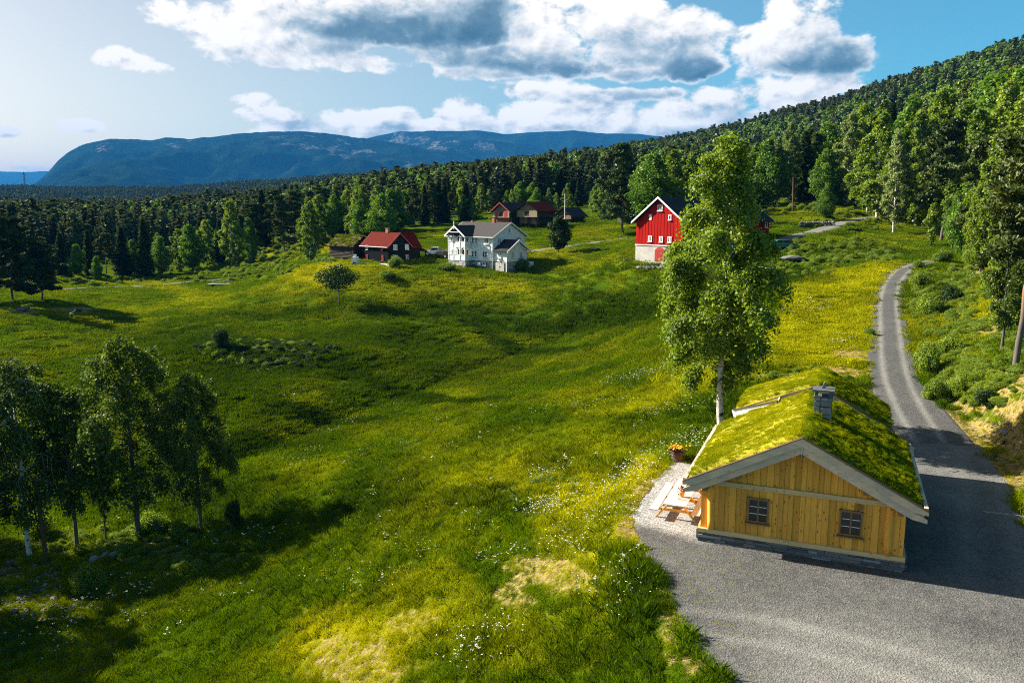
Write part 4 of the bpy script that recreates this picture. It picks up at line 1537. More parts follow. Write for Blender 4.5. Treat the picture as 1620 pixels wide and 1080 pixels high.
    for i in range(40):
        px = 565 + 470 * (i + rng.uniform(-.4, .4)) / 40
        d = np.interp(px, [560, 620, 700, 800, 1000], [225, 240, 252, 256, 262]) + rng.uniform(0, 16)
        rows.append((rng.choice(['birch', 'leafy', 'spruce', 'pine'], p=[.46, .34, .12, .08]), px, d, np.interp(px, [560, 620, 700, 1000], [300, 300, 292, 286]) + rng.uniform(-12, 22), rng.uniform(.95, 1.25)))
    wood_row(rows[:20], 'behind the dark house', 'trees of the wood behind the farm', 'in the front row')
    wood_row(rows[20:], 'behind the log storehouses', 'trees of the wood behind the farm', 'in the front row')
    rows = []
    for i in range(44):
        px = 520 + 560 * (i + rng.uniform(-.4, .4)) / 44
        rows.append((rng.choice(['birch', 'leafy', 'spruce', 'pine'], p=[.42, .28, .18, .12]), px, 285 + rng.uniform(0, 40), np.interp(px, [520, 700, 1000], [292, 280, 268]) + rng.uniform(-10, 16), rng.uniform(.95, 1.25)))
    wood_row(rows[:22], 'behind the dark house', 'trees of the wood behind the farm', 'in the second row')
    wood_row(rows[22:], 'behind the log storehouses', 'trees of the wood behind the farm', 'in the second row')
    C = [('leafy', 1040, 168, 240, 1.3), ('birch', 1062, 172, 232, 1.2), ('birch', 1090, 185, 236, 1.2), ('leafy', 1120, 190, 240, 1.2), ('birch', 1160, 200, 232, 1.2), ('spruce', 1195, 205, 225, 1.2), ('birch', 1020, 215, 268, 1.2), ('birch', 950, 232, 282, 1.1)]
    wood_row(C, 'behind the red barn', 'trees behind the red barn', 'growing')
    # wood at the left, below the far hills
    D = [('pine', 62, 198, 372, 1.2), ('spruce', 90, 205, 366, 1.2), ('leafy', 112, 205, 385, 1.1), ('spruce', 134, 210, 362, 1.1), ('pine', 160, 214, 366, 1.2), ('spruce', 188, 216, 356, 1.2), ('spruce', 224, 214, 344, 1.1), ('leafy', 205, 220, 378, 1.1), ('leafy', 250, 222, 372, 1.1), ('birch', 278, 228, 360, 1.2),
         ('leafy', 300, 226, 352, 1.2), ('birch', 322, 232, 345, 1.2), ('leafy', 340, 238, 362, 1.1), ('birch', 362, 226, 312, 1.0), ('pine', 382, 245, 338, 1.2), ('pine', 400, 250, 318, 1.2), ('spruce', 414, 255, 298, 1.1), ('pine', 430, 248, 296, 1.2), ('pine', 448, 232, 304, 1.2), ('birch', 488, 196, 316, .95), ('pine', 466, 246, 298, 1.2), ('birch', 505, 236, 306, 1.1),
         ('leafy', 528, 238, 318, 1.1), ('birch', 548, 240, 296, 1.2), ('leafy', 572, 226, 314, 1.2), ('leafy', 604, 222, 304, 1.3), ('birch', 590, 232, 318, 1.1), ('leafy', 145, 200, 404, .9), ('leafy', 395, 222, 372, .8)]
    wood_row(D, 'of the wood left of the meadow', 'trees of the wood on the left', 'in the front row')
    rows = []
    for i in range(40):
        px = -20 + 560 * (i + rng.uniform(-.4, .4)) / 40
        rows.append((rng.choice(['birch', 'leafy', 'spruce', 'pine'], p=[.26, .24, .28, .22]), px, rng.uniform(235, 300), np.interp(px, [0, 250, 400, 540], [384, 366, 322, 300]) + rng.uniform(-12, 18), rng.uniform(.95, 1.2)))
    wood_row(rows[:20], 'in the far left wood', 'trees of the wood on the left', 'behind the front row')
    wood_row(rows[20:], 'in the wood towards the dark house', 'trees of the wood on the left', 'behind the front row')


def plant_bushes():
    rng = np.random.default_rng(8)
    def bush(px, py, w, h, k, label, group=None):
        g = hit(px, py, height) if py < 560 and px < 700 else ground(px, py)
        s = w * g[1] / FPX / 3.0
        o = put_tree(f'bush{k}', g[0], g[1], h * g[1] / FPX, 'bush', label, 'bush', group, 1.0)
        o.scale = (s, s, o.scale[2])
    bush(372, 832, 40, 56, 2, 'dark upright bush at the right end of the slope birches')
    bush(352, 550, 42, 38, 2, 'dark round bush on the overgrown mound in the meadow')
    bush(60, 852, 70, 52, 1, 'pale green bush under the leftmost slope birch')
    bush(140, 935, 70, 60, 1, 'pale leafy bush beside the mossy stones at the lower left')
    bush(235, 842, 70, 44, 0, 'low bush at the foot of the tallest slope birch')
    bush(285, 846, 50, 36, 1, 'light bush between the two rightmost slope birches')
    bush(728, 424, 26, 14, 1, 'rounded shrub against the left corner of the white house')
    bush(706, 434, 36, 14, 0, 'long dark shrub on the lawn edge left of the white house')
    bush(826, 428, 28, 22, 0, 'big flowering shrub at the right corner of the white house')
    bush(624, 424, 30, 22, 0, 'shrub in front of the dark red-roofed house')
    bush(614, 440, 44, 16, 0, 'low dark scrub on the bank below the dark house')
    bush(1480, 632, 52, 40, 1, 'leafy bush on the verge right of the gravel road bend')
    bush(1522, 622, 60, 40, 1, 'bright bush beside the tall orange pine')
    bush(1562, 642, 54, 36, 2, 'yellowish bush above the bare roadside bank')
    bush(1465, 590, 60, 60, 0, 'dark bush against the small green post box')
    bush(1502, 560, 60, 36, 1, 'wide bush halfway up the bank by the road')
    bush(1470, 500, 66, 40, 1, 'dense bush where the gravel road starts to bend')
    bush(1502, 478, 50, 36, 2, 'light green bush on the inner side of the bend')
    bush(1455, 455, 44, 30, 1, 'bush at the top of the road bend')
    bush(1490, 416, 40, 26, 0, 'light shrub hiding the road where it bends out of sight')
    bush(1452, 424, 26, 16, 0, 'small dark bush where the road disappears')
    bush(1540, 420, 50, 34, 0, 'dark shrub among dry turf above the road')
    bush(1580, 470, 80, 60, 1, 'tall leafy shrub on the right slope')
    bush(1590, 520, 70, 60, 1, 'leafy shrub left of the tall orange pine')
    bush(1385, 655, 22, 14, 0, 'small green clump on bare soil beside the road')
    bush(1375, 530, 24, 16, 0, 'tuft of dark weeds at the left road edge')
    # countless small scrub: ground cover on the verges and clearings
    mo = [o for o in bpy.data.objects if o.name.startswith('bush') and o.parent is None]
    crowns = {}
    for o in mo:
        for c in o.children:
            if c.name.startswith('crown'):
                crowns.setdefault(c.data.name, c)
    models = list(crowns.values())[:3]
    P, S = [], []
    for (px, py, rx, ry, n, s0, s1) in [(425, 568, 112, 22, 420, .2, .55), (1500, 585, 60, 50, 240, .15, .5), (1500, 480, 60, 60, 300, .2, .55), (1560, 560, 60, 60, 160, .15, .5), (1570, 440, 70, 40, 80, .3, .7), (420, 410, 120, 24, 200, .4, 1.0), (300, 435, 120, 14, 120, .4, .9), (560, 370, 50, 20, 60, .4, 1.0), (1330, 400, 110, 20, 120, .35, .8),
                                        (1270, 425, 60, 14, 60, .3, .7), (780, 790, 60, 24, 40, .12, .3), (860, 770, 60, 18, 40, .12, .3), (160, 860, 160, 20, 90, .2, .5), (300, 890, 120, 14, 50, .2, .4), (1360, 352, 110, 14, 60, .3, .7), (1300, 330, 90, 14, 60, .4, 1.0), (1560, 620, 50, 24, 40, .2, .5), (1280, 600, 70, 14, 40, .15, .35), (440, 392, 60, 16, 60, .5, 1.1), (140, 445, 90, 8, 40, .5, 1.1), (620, 350, 60, 10, 60, .5, 1.0), (830, 345, 100, 6, 60, .4, .8)]:
        a, r = rng.uniform(0, 6.28, n), rng.uniform(0, 1, n) ** .6
        P.append(ground_many(px + rx * r * np.cos(a), py + ry * r * np.sin(a)))
        S.append(rng.uniform(s0, s1, n))
    P, S = np.vstack(P), np.concatenate(S)
    ok = open_ground(P[:, 0], P[:, 1], .5) > 0
    P, S = P[ok], S[ok]
    P[:, 2] = height(P[:, 0], P[:, 1]) - .05
    n = len(P)
    darkest = [i for i, m in enumerate(models) if 'bush2' in m.data.name]
    mound = np.hypot(P[:, 0] - ground(425, 568)[0], P[:, 1] - ground(425, 568)[1]) < 18
    scatter('undergrowth', P, np.stack([np.zeros(n), np.zeros(n), rng.uniform(0, 6.28, n)], -1), np.stack([S * rng.uniform(.8, 1.3, n), S * rng.uniform(.8, 1.3, n), S * rng.uniform(.6, 1.1, n)], -1), np.where(mound & (rng.uniform(0, 1, n) < .75), darkest[0], np.array([i for i in range(len(models)) if i != darkest[0]])[rng.integers(0, len(models) - 1, n)]), models)


def plant_forest():
    """The far-off wood on the hills: one mass."""
    rng = np.random.default_rng(3)
    # five real trees at the wood's edge lend their shape to the mass
    models = []
    for key, nm, px, d, H, lab in [('hillspruce0', 'spruce_tree', 520, 345, 15, 'slim spruce deep in the wood left of the dark house'), ('hillspruce1', 'spruce_tree', 300, 330, 15, 'spruce behind the wood on the left side of the meadow'), ('hillspruce2', 'spruce_tree', 1180, 330, 16, 'spruce on the hill behind the red barn'),
                                   ('hillpine0', 'pine_tree', 900, 345, 14, 'pine deep in the wood behind the log storehouses'), ('hillpine1', 'pine_tree', 640, 350, 14, 'pine deep in the wood behind the dark house'), ('hillleafy0', 'leafy_tree', 1120, 340, 13, 'leafy tree on the slope behind the red barn'), ('hillleafy1', 'leafy_tree', 150, 330, 12, 'leafy tree behind the spruces on the left')]:
        x, y = spot_at(px, d)
        o = put_tree(key, x, y, H, nm, lab, 'tree')
        models.append([c for c in o.children if c.name.startswith('crown')][0])
    P = []
    # area-true sampling in rings, thinner with distance
    for r0, r1, dens in [(250, 420, 1 / 26), (420, 800, 1 / 38), (800, 1500, 1 / 60), (1500, 3000, 1 / 110)]:
        a0, a1 = R(-56), R(56)
        n = int((r1 * r1 - r0 * r0) / 2 * (a1 - a0) * dens)
        r = np.sqrt(rng.uniform(r0 * r0, r1 * r1, n))
        a = rng.uniform(a0, a1, n)
        P.append(np.stack([np.sin(a) * r, np.cos(a) * r], -1))
    P = np.vstack(P)
    x, y = P[:, 0], P[:, 1]
    z = height(x, y)
    fx, fy, f = frame_xy(x, y, z)
    # clearings and farmland stay open
    r = np.hypot(x, y)
    fx = np.where(f > 1, fx, -900)
    lim = np.interp(fx, [-200, 60, 300, 420, 520, 560, 640, 800, 1000, 1060, 1200, 1260, 1400, 1500, 1700, 2000], [270, 275, 290, 300, 290, 265, 275, 285, 290, 250, 250, 245, 215, 190, 150, 150])
    keep = r > lim
    x, y, z, r, fx = x[keep], y[keep], z[keep], r[keep], fx[keep]
    n = len(x)
    leafyness = sstep(-.02, .30, fbm(x / 90, y / 90, 4, 41) + .35 * (fx > 1000) * (r < 700) - .25 * (fx < 420) + .10 * (r < 420))
    u = rng.uniform(0, 1, n)
    pick = np.where(u < leafyness * .75, 5 + rng.integers(0, 2, n), np.where(rng.uniform(0, 1, n) < .6, rng.integers(0, 3, n), 3 + rng.integers(0, 2, n)))
    s = rng.uniform(.7, 1.2, n) * (.95 + .25 * fbm(x / 60, y / 60, 2, 44))
    big = np.interp(r, [250, 800, 3000], [1.0, 1.05, 1.35])
    scatter('forest', np.stack([x, y, z - .3], -1), np.stack([rng.normal(size=n) * .03, rng.normal(size=n) * .03, rng.uniform(0, 6.28, n)], -1), np.stack([s * big * 1.08, s * big * 1.08, s], -1), pick, models)
    print('forest trees', n)


# ---------------------------------------------------------------- grass and flowers
def grass_mat():
    m, T, out = new_mat('meadow grass')
    dry, lush_shade, tone = attr(T, 'dry', True).outputs['Fac'], attr(T, 'lush_shade', True).outputs['Fac'], attr(T, 'tone', True).outputs['Fac']
    t = attr(T, 'tint').outputs['Fac']
    f = T.math('ADD', T.math('MULTIPLY', t, .45), T.math('MULTIPLY', tone, .55))
    a = T.mix(f, (.032, .074, .002), (.160, .255, .003))
    b = T.mix(f, (.15, .180, .003), (.62, .60, .008))
    c = T.mix(f, (.014, .038, .002), (.055, .105, .004))  # darkest pair: rank growth and valley shade put into the colour
    c = T.mix(lush_shade, T.mix(dry, a, b), c)
    d = T.n('ShaderNodeBsdfDiffuse')
    T.put(d.inputs[0], c)
    tr = T.n('ShaderNodeBsdfTranslucent')
    T.put(tr.inputs[0], T.mix(1.0, c, (1.2, 1.1, .5), 'MULTIPLY'))
    mx = T.n('ShaderNodeMixShader')
    mx.inputs[0].default_value = .35
    T.put(mx.inputs[1], d.outputs[0])
    T.put(mx.inputs[2], tr.outputs[0])
    T.put(out.inputs[0], mx.outputs[0])
    return m


def blade_patch(name, seed, n, radius, hgt, width, lean, mat, heads=False):
    rng = np.random.default_rng(seed)
    a, r = rng.uniform(0, 6.28, n), radius * np.sqrt(rng.uniform(0, 1, n))
    b = np.stack([np.cos(a) * r, np.sin(a) * r, np.zeros(n) - .03], -1)
    h = hgt * rng.uniform(.45, 1.15, n) * (1 - .35 * (r / radius) ** 2)
    la = rng.uniform(0, 6.28, n)
    lv = np.stack([np.cos(la), np.sin(la), 0 * la], -1) * (h * lean * rng.uniform(.1, 1, n))[:, None]
    side = np.stack([-np.sin(la + rng.normal(size=n)), np.cos(la + rng.normal(size=n)), 0 * la], -1) * (width / 2)
    mid = b + lv * .3 + np.stack([0 * h, 0 * h, h * .6], -1)
    tip = b + lv + np.stack([0 * h, 0 * h, h], -1)
    V = np.stack([b - side, b + side, mid + side * .8, tip, mid - side * .8], 1)
    tint = np.clip(.5 + rng.normal(size=n) * .22, 0, 1)
    m = np_mesh(name, V.reshape(-1, 3), np.arange(n * 5), np.full(n, 5), mat, False, {'tint': np.repeat(tint, 5)})
    return m


def flower_patch(name, seed, n, radius, hgt, size, petal, stem):
    """Umbels: thin stalks with flat heads of small florets."""
    rng = np.random.default_rng(seed)
    V, S, MI = [], [], []
    for i in range(n):
        a, r = rng.uniform(0, 6.28), radius * math.sqrt(rng.uniform())
        bx, by = math.cos(a) * r, math.sin(a) * r
        h = hgt * rng.uniform(.7, 1.2)
        ox, oy = rng.normal() * .06, rng.normal() * .06
        w = .006
        V += [(bx - w, by, 0), (bx + w, by, 0), (bx + ox + w, by + oy, h), (bx + ox - w, by + oy, h)]
        S.append(4)
        MI.append(1)
        for k in range(int(rng.integers(4, 8))):
            cx, cy, cz = bx + ox + rng.normal() * size * .55, by + oy + rng.normal() * size * .55, h + rng.normal() * size * .15
            s = size * rng.uniform(.25, .5)
            tx, ty = rng.normal() * .35, rng.normal() * .35
            for q in range(5):
                t = q * 6.283 / 5
                V.append((cx + s * math.cos(t), cy + s * math.sin(t), cz + s * (tx * math.cos(t) + ty * math.sin(t))))
            S.append(5)
            MI.append(0)
    return np_mesh(name, np.array(V), np.arange(len(V)), np.array(S), None, False, None, [petal, stem], MI)


def plant_meadow():
    rng = np.random.default_rng(17)
    gm = grass_mat()
    petal = plain_mat('white petals', (.80, .79, .72), .7, .08, 3.0, .2, 0, 0)
    umbel = plain_mat('creamy umbels', (.55, .56, .47), .8, .15, 3.0, .2, 0, 0)
    yel = plain_mat('yellow petals', (.75, .52, .03), .7, .1, 3.0, .2, 0, 0)
    stem = plain_mat('flower stalks', (.06, .12, .015), .8, .1, 3.0, .2, 0, 0)
    tufts = [blade_patch('grass_tuft', 1, 150, .42, .36, .020, .9, gm), blade_patch('tall_grass_tuft', 2, 120, .40, .58, .018, .8, gm), blade_patch('low_grass_tuft', 3, 190, .5, .20, .024, 1.1, gm), blade_patch('coarse_grass_tuft', 4, 130, 1.0, .42, .055, .8, gm)]
    mods = []
    for m, (px, py) in zip(tufts, [(900, 1000), (700, 940), (980, 960), (600, 800)]):
        g = ground(px, py)
        o = link(bpy.data.objects.new(m.name, m))
        o.location = (g[0], g[1], float(height(g[0], g[1])[0]))
        tag(o, kind='stuff')
        mods.append(o)
    P = []
    for r0, r1, dens in [(22, 36, 11.0), (36, 55, 8.0), (55, 85, 5.0), (85, 130, 2.6), (130, 240, .75)]:
        a0, a1 = R(-43), R(40)
        n = int((r1 * r1 - r0 * r0) / 2 * (a1 - a0) * dens)
        r = np.sqrt(rng.uniform(r0 * r0, r1 * r1, n))
        a = rng.uniform(a0, a1, n)
        P.append(np.stack([np.sin(a) * r, np.cos(a) * r], -1))
    P = np.vstack(P)
    x, y = P[:, 0], P[:, 1]
    dry, dirt, lush_shade = zones(x, y)
    ok = (open_ground(x, y, -.05) > 0) & (rng.uniform(0, 1, len(x)) > dirt * .66 - .05)
    x, y, dry, dirt, lush_shade = x[ok], y[ok], dry[ok], dirt[ok], lush_shade[ok]
    z = height(x, y)
    n = len(x)
    r = np.hypot(x, y)
    n1, n2 = fbm(x / 6, y / 6, 4, 51), fbm(x / 25, y / 25, 3, 52)
    dry = np.clip(dry + .65 * n1 + .4 * n2 + .08 + rng.normal(size=n) * np.interp(r, [40, 80], [.08, .02]) + (.6 + .8 * fbm(x / .9, y / .9, 2, 57)) * dirt, 0, 1)
    lush_shade = np.clip(lush_shade + .45 * fbm(x / 9, y / 9, 3, 53) + .05, 0, 1)
    lush_shade = np.clip(lush_shade + .24 * sstep(62, 92, r) * (1 - sstep(150, 175, r)) * (x < 40) * (1 - np.clip(dry, 0, 1) * .5), 0, 1)  # deepens the painted shade across the valley
    tone = np.clip(.47 + .7 * fbm(x / 2.2, y / 2.2, 3, 54) + rng.normal(size=n) * np.interp(r, [40, 90], [.30, .16]), 0, 1)
    u = rng.uniform(0, 1, n)
    tall = lush_shade * .5 + .25
    pick = np.where(dirt > .45, rng.choice([0, 2], n), np.where(r > 70, 3, np.where(u < tall, 1, np.where(u < tall + .45 * (1 - dry), 0, 2))))
    mown = sstep(150, 170, r)
    s = rng.uniform(.65, 1.25, n) * np.interp(r, [22, 70, 71, 130, 240], [1.0, 1.15, .8, 1.15, 1.9]) * (1 - .55 * dirt)
    zs = s * rng.uniform(.7, 1.15, n) * (1 - .45 * mown) * (.75 + .5 * np.clip(lush_shade, 0, 1))
    scatter('meadow_grass', np.stack([x, y, z], -1), np.stack([rng.normal(size=n) * .1, rng.normal(size=n) * .1, rng.uniform(0, 6.28, n)], -1), np.stack([s, s, zs], -1), pick, mods, {'dry': dry, 'lush_shade': lush_shade, 'tone': tone})
    print('tufts', n)
    # flowers
    fl = [flower_patch('white_umbel_flowers', 5, 4, .5, .55, .05, umbel, stem), flower_patch('daisies', 6, 8, .6, .36, .034, petal, stem), flower_patch('buttercups', 7, 8, .6, .36, .035, yel, stem)]
    mods = []
    for m, (px, py) in zip(fl, [(870, 820), (880, 845), (700, 900)]):
        g = ground(px, py)
        o = link(bpy.data.objects.new(m.name, m))
        o.location = (g[0], g[1], float(height(g[0], g[1])[0]))
        tag(o, kind='stuff')
        mods.append(o)
    P, pk = [], []
    for (px, py, rx, ry, cnt, mix, tilt) in [(1010, 745, 55, 14, 140, (.1, .9, 0), -.7), (870, 805, 60, 14, 150, (.15, .85, 0), -.35), (960, 800, 70, 40, 120, (.1, .8, .1), -.4), (900, 870, 70, 22, 60, (.2, .7, .1), -.3), (790, 880, 40, 16, 40, (.4, .5, .1), -.3), (780, 1000, 40, 18, 40, (.3, .7, 0), -.3), (740, 1040, 60, 22, 40, (.3, .6, .1), -.2), (950, 950, 50, 40, 45, (.2, .7, .1), 0), (1010, 930, 30, 50, 40, (.2, .7, .1), 0),
                                             (1030, 595, 90, 6, 130, (.2, .8, 0), -.25), (950, 640, 110, 18, 50, (.3, .6, .1), -.2), (1050, 660, 90, 30, 70, (.2, .7, .1), -.2), (1280, 490, 70, 10, 60, (.1, .9, 0), -.15), (1330, 545, 60, 14, 40, (.1, .9, 0), 0), (1180, 555, 60, 14, 30, (.2, .8, 0), 0), (890, 755, 60, 8, 50, (.3, .6, .1), -.3), (1085, 700, 50, 16, 80, (.1, .9, 0), -.3), (640, 880, 60, 20, 30, (.3, .4, .3), -.2), (560, 930, 60, 16, 30, (.4, .4, .2), -.2),
                                             (700, 700, 260, 90, 110, (.3, .3, .4), -.1), (600, 850, 240, 80, 110, (.3, .3, .4), -.1), (160, 960, 90, 26, 110, (1, 0, 0), -.35), (70, 1020, 90, 40, 120, (1, 0, 0), 0), (240, 920, 60, 20, 50, (1, 0, 0), -.3), (330, 870, 60, 10, 40, (1, 0, 0), 0), (420, 850, 50, 16, 50, (1, 0, 0), 0), (250, 1010, 90, 40, 40, (1, 0, 0), 0), (330, 960, 70, 30, 30, (1, 0, 0), 0), (250, 830, 60, 16, 40, (1, 0, 0), 0), (430, 590, 90, 16, 30, (1, 0, 0), 0), (520, 660, 130, 40, 30, (.8, .2, 0), 0), (1000, 418, 34, 4, 60, (1, 0, 0), 0), (1030, 424, 20, 3, 20, (1, 0, 0), 0), (790, 455, 60, 5, 40, (.5, .5, 0), 0), (1500, 440, 80, 40, 30, (.5, .5, 0), 0)]:
        cnt = max(4, int(cnt * FLOWERS * (.6 if px < 480 else 1)))
        a, r = rng.uniform(0, 6.28, cnt), rng.uniform(0, 1, cnt) ** .7
        dx, dy = rx * r * np.cos(a), ry * r * np.sin(a)
        P.append(ground_many(px + dx, py + dy + tilt * dx))
        pk.append(rng.choice(3, cnt, p=mix))
    P, pk = np.vstack(P), np.concatenate(pk)
    ok = open_ground(P[:, 0], P[:, 1], .2) > 0
    P, pk = P[ok], pk[ok]
    P[:, 2] = height(P[:, 0], P[:, 1])
    n = len(P)
    r = np.hypot(P[:, 0], P[:, 1])
    s = rng.uniform(.7, 1.3, n) * np.interp(r, [25, 60, 140], [1, 1.15, 1.5])
    scatter('wild_flowers', P, np.stack([rng.normal(size=n) * .1, rng.normal(size=n) * .1, rng.uniform(0, 6.28, n)], -1), np.stack([s, s, s], -1), pk, mods)


def plant_roof_turf(name, quad_pts, density, sub):
    pass


HERO_RZ = 3.4
FLOWERS = .21

# ---------------------------------------------------------------- buildings: materials
def building_materials():
    wood_mat('fresh pine', (.88, .43, .065), (.22, .075, .012), 2, 1.0, .9, 0, .40)
    wood_mat('pale pine beam', (.74, .52, .23), (.22, .10, .04), 0, 1.0, .6, .25, .2)
    wood_mat('weathered board', (.74, .56, .36), (.17, .12, .08), 0, .9, .55, .65, .25)
    wood_mat('bleached board', (.66, .60, .52), (.40, .32, .25), 1, .9, .4, .3, .2)
    wood_mat('window wood', (.30, .17, .07), (.12, .06, .03), 2, 1.5, .3, 0, .2)
    wood_mat('old log', (.20, .12, .06), (.06, .035, .02), 0, .6, .5, .25, .4)
    wood_mat('dark log', (.045, .034, .026), (.02, .015, .012), 0, .6, .4, .1, .4)
    wood_mat('old board', (.36, .27, .16), (.12, .08, .05), 2, .8, .5, .4, .3)
    wood_mat('black stained board', (.016, .018, .018), (.008, .008, .008), 2, .7, .2, 0, .5, 0.0)
    wood_mat('barn red board', (.40, .018, .015), (.25, .008, .008), 2, .6, .15, 0, .22, 0.0)
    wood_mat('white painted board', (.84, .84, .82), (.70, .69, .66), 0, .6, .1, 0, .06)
    plain_mat('white trim', (.80, .80, .78), .6, .05, 4)
    plain_mat('red trim', (.36, .025, .018), .6, .15, 4)
    plain_mat('dark metal', (.035, .037, .04), .5, .2, 6, .4)
    plain_mat('black rubber', (.015, .015, .016), .8, .2, 8)
    plain_mat('grey plaster', (.42, .40, .36), .9, .18, 1.3)
    plain_mat('white plaster', (.72, .71, .68), .9, .08, 2)
    plain_mat('soil', (.08, .055, .03), .95, .3, 8)
    plain_mat('slate', (.09, .10, .105), .75, .4, 5, .35)
    plain_mat('terracotta', (.60, .24, .05), .7, .12, 6)
    plain_mat('dark oak', (.10, .055, .03), .7, .3, 6)
    plain_mat('white car paint', (.72, .73, .74), .3, .03, 2, .5, 0, 0)
    plain_mat('black car paint', (.02, .022, .027), .25, .1, 2, .5, 0, 0)
    plain_mat('teal car paint', (.03, .20, .22), .3, .1, 2, .5, 0, 0)
    plain_mat('red lamp', (.5, .02, .01), .3, .05, 3)
    plain_mat('brick', (.34, .13, .07), .9, .3, 9)
    plain_mat('moss', (.17, .12, .012), .95, .5, 9)
    # stones: each its own grey
    m, T, out = new_mat('wall stone')
    p = obj_coords(T)
    n = T.noise(p, 3.0, 5, .65)
    r = rnd(T)
    b = T.ramp(r, [(0.0, (.075, .078, .08)), (.5, (.15, .145, .14)), (.82, (.22, .19, .16)), (1.0, (.30, .31, .32))])
    principled(T, out, T.vec('SCALE', b, T.math('ADD', .62, T.math('MULTIPLY', n, .76))), .85, n, .6, .02)
    m, T, out = new_mat('chimney stone')
    p = obj_coords(T)
    n = T.noise(p, 5.0, 5, .65)
    r = rnd(T)
    b = T.ramp(r, [(0.0, (.12, .12, .125)), (.5, (.21, .205, .20)), (1.0, (.31, .29, .27))])
    principled(T, out, T.vec('SCALE', b, T.math('ADD', .65, T.math('MULTIPLY', n, .7))), .85, n, .5, .02)
    m, T, out = new_mat('field stone')
    p = obj_coords(T)
    n = T.noise(p, 2.2, 6, .65)
    n2 = T.noise(p, 1.1, 4, .6)
    r = rnd(T)
    b = T.ramp(r, [(0.0, (.05, .05, .05)), (.6, (.12, .115, .105)), (1.0, (.26, .25, .235))])
    b = T.vec('SCALE', b, T.math('ADD', .55, T.math('MULTIPLY', n, .9)))
    b = T.mix(T.math('MULTIPLY', T.smooth(n2, .56, .66), .8), b, (.14, .11, .015))
    principled(T, out, b, .9, n, .7, .04)
    # rubble foundation in mortar
    m, T, out = new_mat('rubble foundation')
    p = obj_coords(T, False)
    v = T.n('ShaderNodeTexVoronoi')
    v.inputs['Scale'].default_value = 1.7
    T.put(v.inputs['Vector'], T.vec('ADD', p, T.vec('SCALE', T.noise(p, 1.5, 2, .5, out=1), .4)))
    s = T.n('ShaderNodeSeparateColor')
    T.put(s.inputs[0], v.outputs['Color'])
    principled(T, out, T.ramp(s.outputs[0], [(0, (.12, .12, .12)), (1, (.42, .41, .39))]), .9, T.noise(p, 5, 4, .6), .5, .03)
    # window glass in front of dark rooms
    m, T, out = new_mat('dark window glass')
    principled(T, out, (.012, .016, .02), .06, None, 0, 0, .6)
    m, T, out = new_mat('curtained window glass')
    principled(T, out, (.32, .34, .34), .12, None, 0, 0, .5)
    # roofing
    for nm, c0, c1 in (('red pantiles', (.060, .006, .003), (.125, .013, .007)), ('dark slate roof', (.020, .021, .024), (.055, .055, .06)), ('grey tile roof', (.040, .037, .036), (.085, .078, .075)), ('orange pantiles', (.40, .10, .03), (.62, .19, .06))):
        m, T, out = new_mat(nm)
        p = obj_coords(T, False)
        n = T.noise(p, 1.1, 4, .65)
        sx = T.n('ShaderNodeSeparateXYZ')
        T.put(sx.inputs[0], p)
        row = T.math('FRACT', T.math('MULTIPLY', sx.outputs[2], 5.0))
        q = T.noise(T.vec('MULTIPLY', p, (4, 4, 5)), 1.3, 3, .7)
        principled(T, out, T.mix(T.math('ADD', T.math('MULTIPLY', n, .6), T.math('MULTIPLY', q, .4)), c0, c1), .9, T.math('ADD', row, q), .5, .04, .05)
    # turf roofs
    m, T, out = new_mat('turf')
    p = obj_coords(T, False)
    n = T.noise(p, 2.0, 5, .65)
    a = attr(T, 'dry').outputs['Fac']
    f = T.math('ADD', a, T.math('MULTIPLY', T.math('SUBTRACT', n, .5), .9), clamp=True)
    principled(T, out, T.mix(f, (.065, .085, .004), (.34, .30, .02)), .95, n, 1.0, .1, .1)


def wall_hit(px, py, o, d):
    """Where the sight line of a frame pixel meets the upright plane through o along d: (distance along, height)."""
    v = ray(px, py)
    # v_xy * t = o + d * L
    A = np.array([[v[0], -d[0]], [v[1], -d[1]]])
    t, L = np.linalg.solve(A, np.array(o[:2]))
    return L, CAM_Z + v[2] * t


def rock_mesh(seed, flat=.7):
    import bmesh
    rng = np.random.default_rng(seed)
    bm = bmesh.new()
    bmesh.ops.create_icosphere(bm, subdivisions=2, radius=.5)
    k = rng.normal(size=(5, 3))
    for v in bm.verts:
        p = np.array(v.co)
        f = 1 + .14 * math.sin(p @ k[0] * 4 + seed) + .10 * math.sin(p @ k[1] * 7) + .06 * math.sin(p @ k[2] * 12)
        for q in k[3:]:
            u = q / np.linalg.norm(q)
            dd = p @ u
            if dd > .33:
                f *= .33 / dd * .5 + .5
        v.co = Vector(p * f) * 1.0
        v.co.z *= flat
    m = bpy.data.meshes.new('stone')
    bm.to_mesh(m)
    bm.free()
    m.materials.append(MATS['field stone'])
    return m


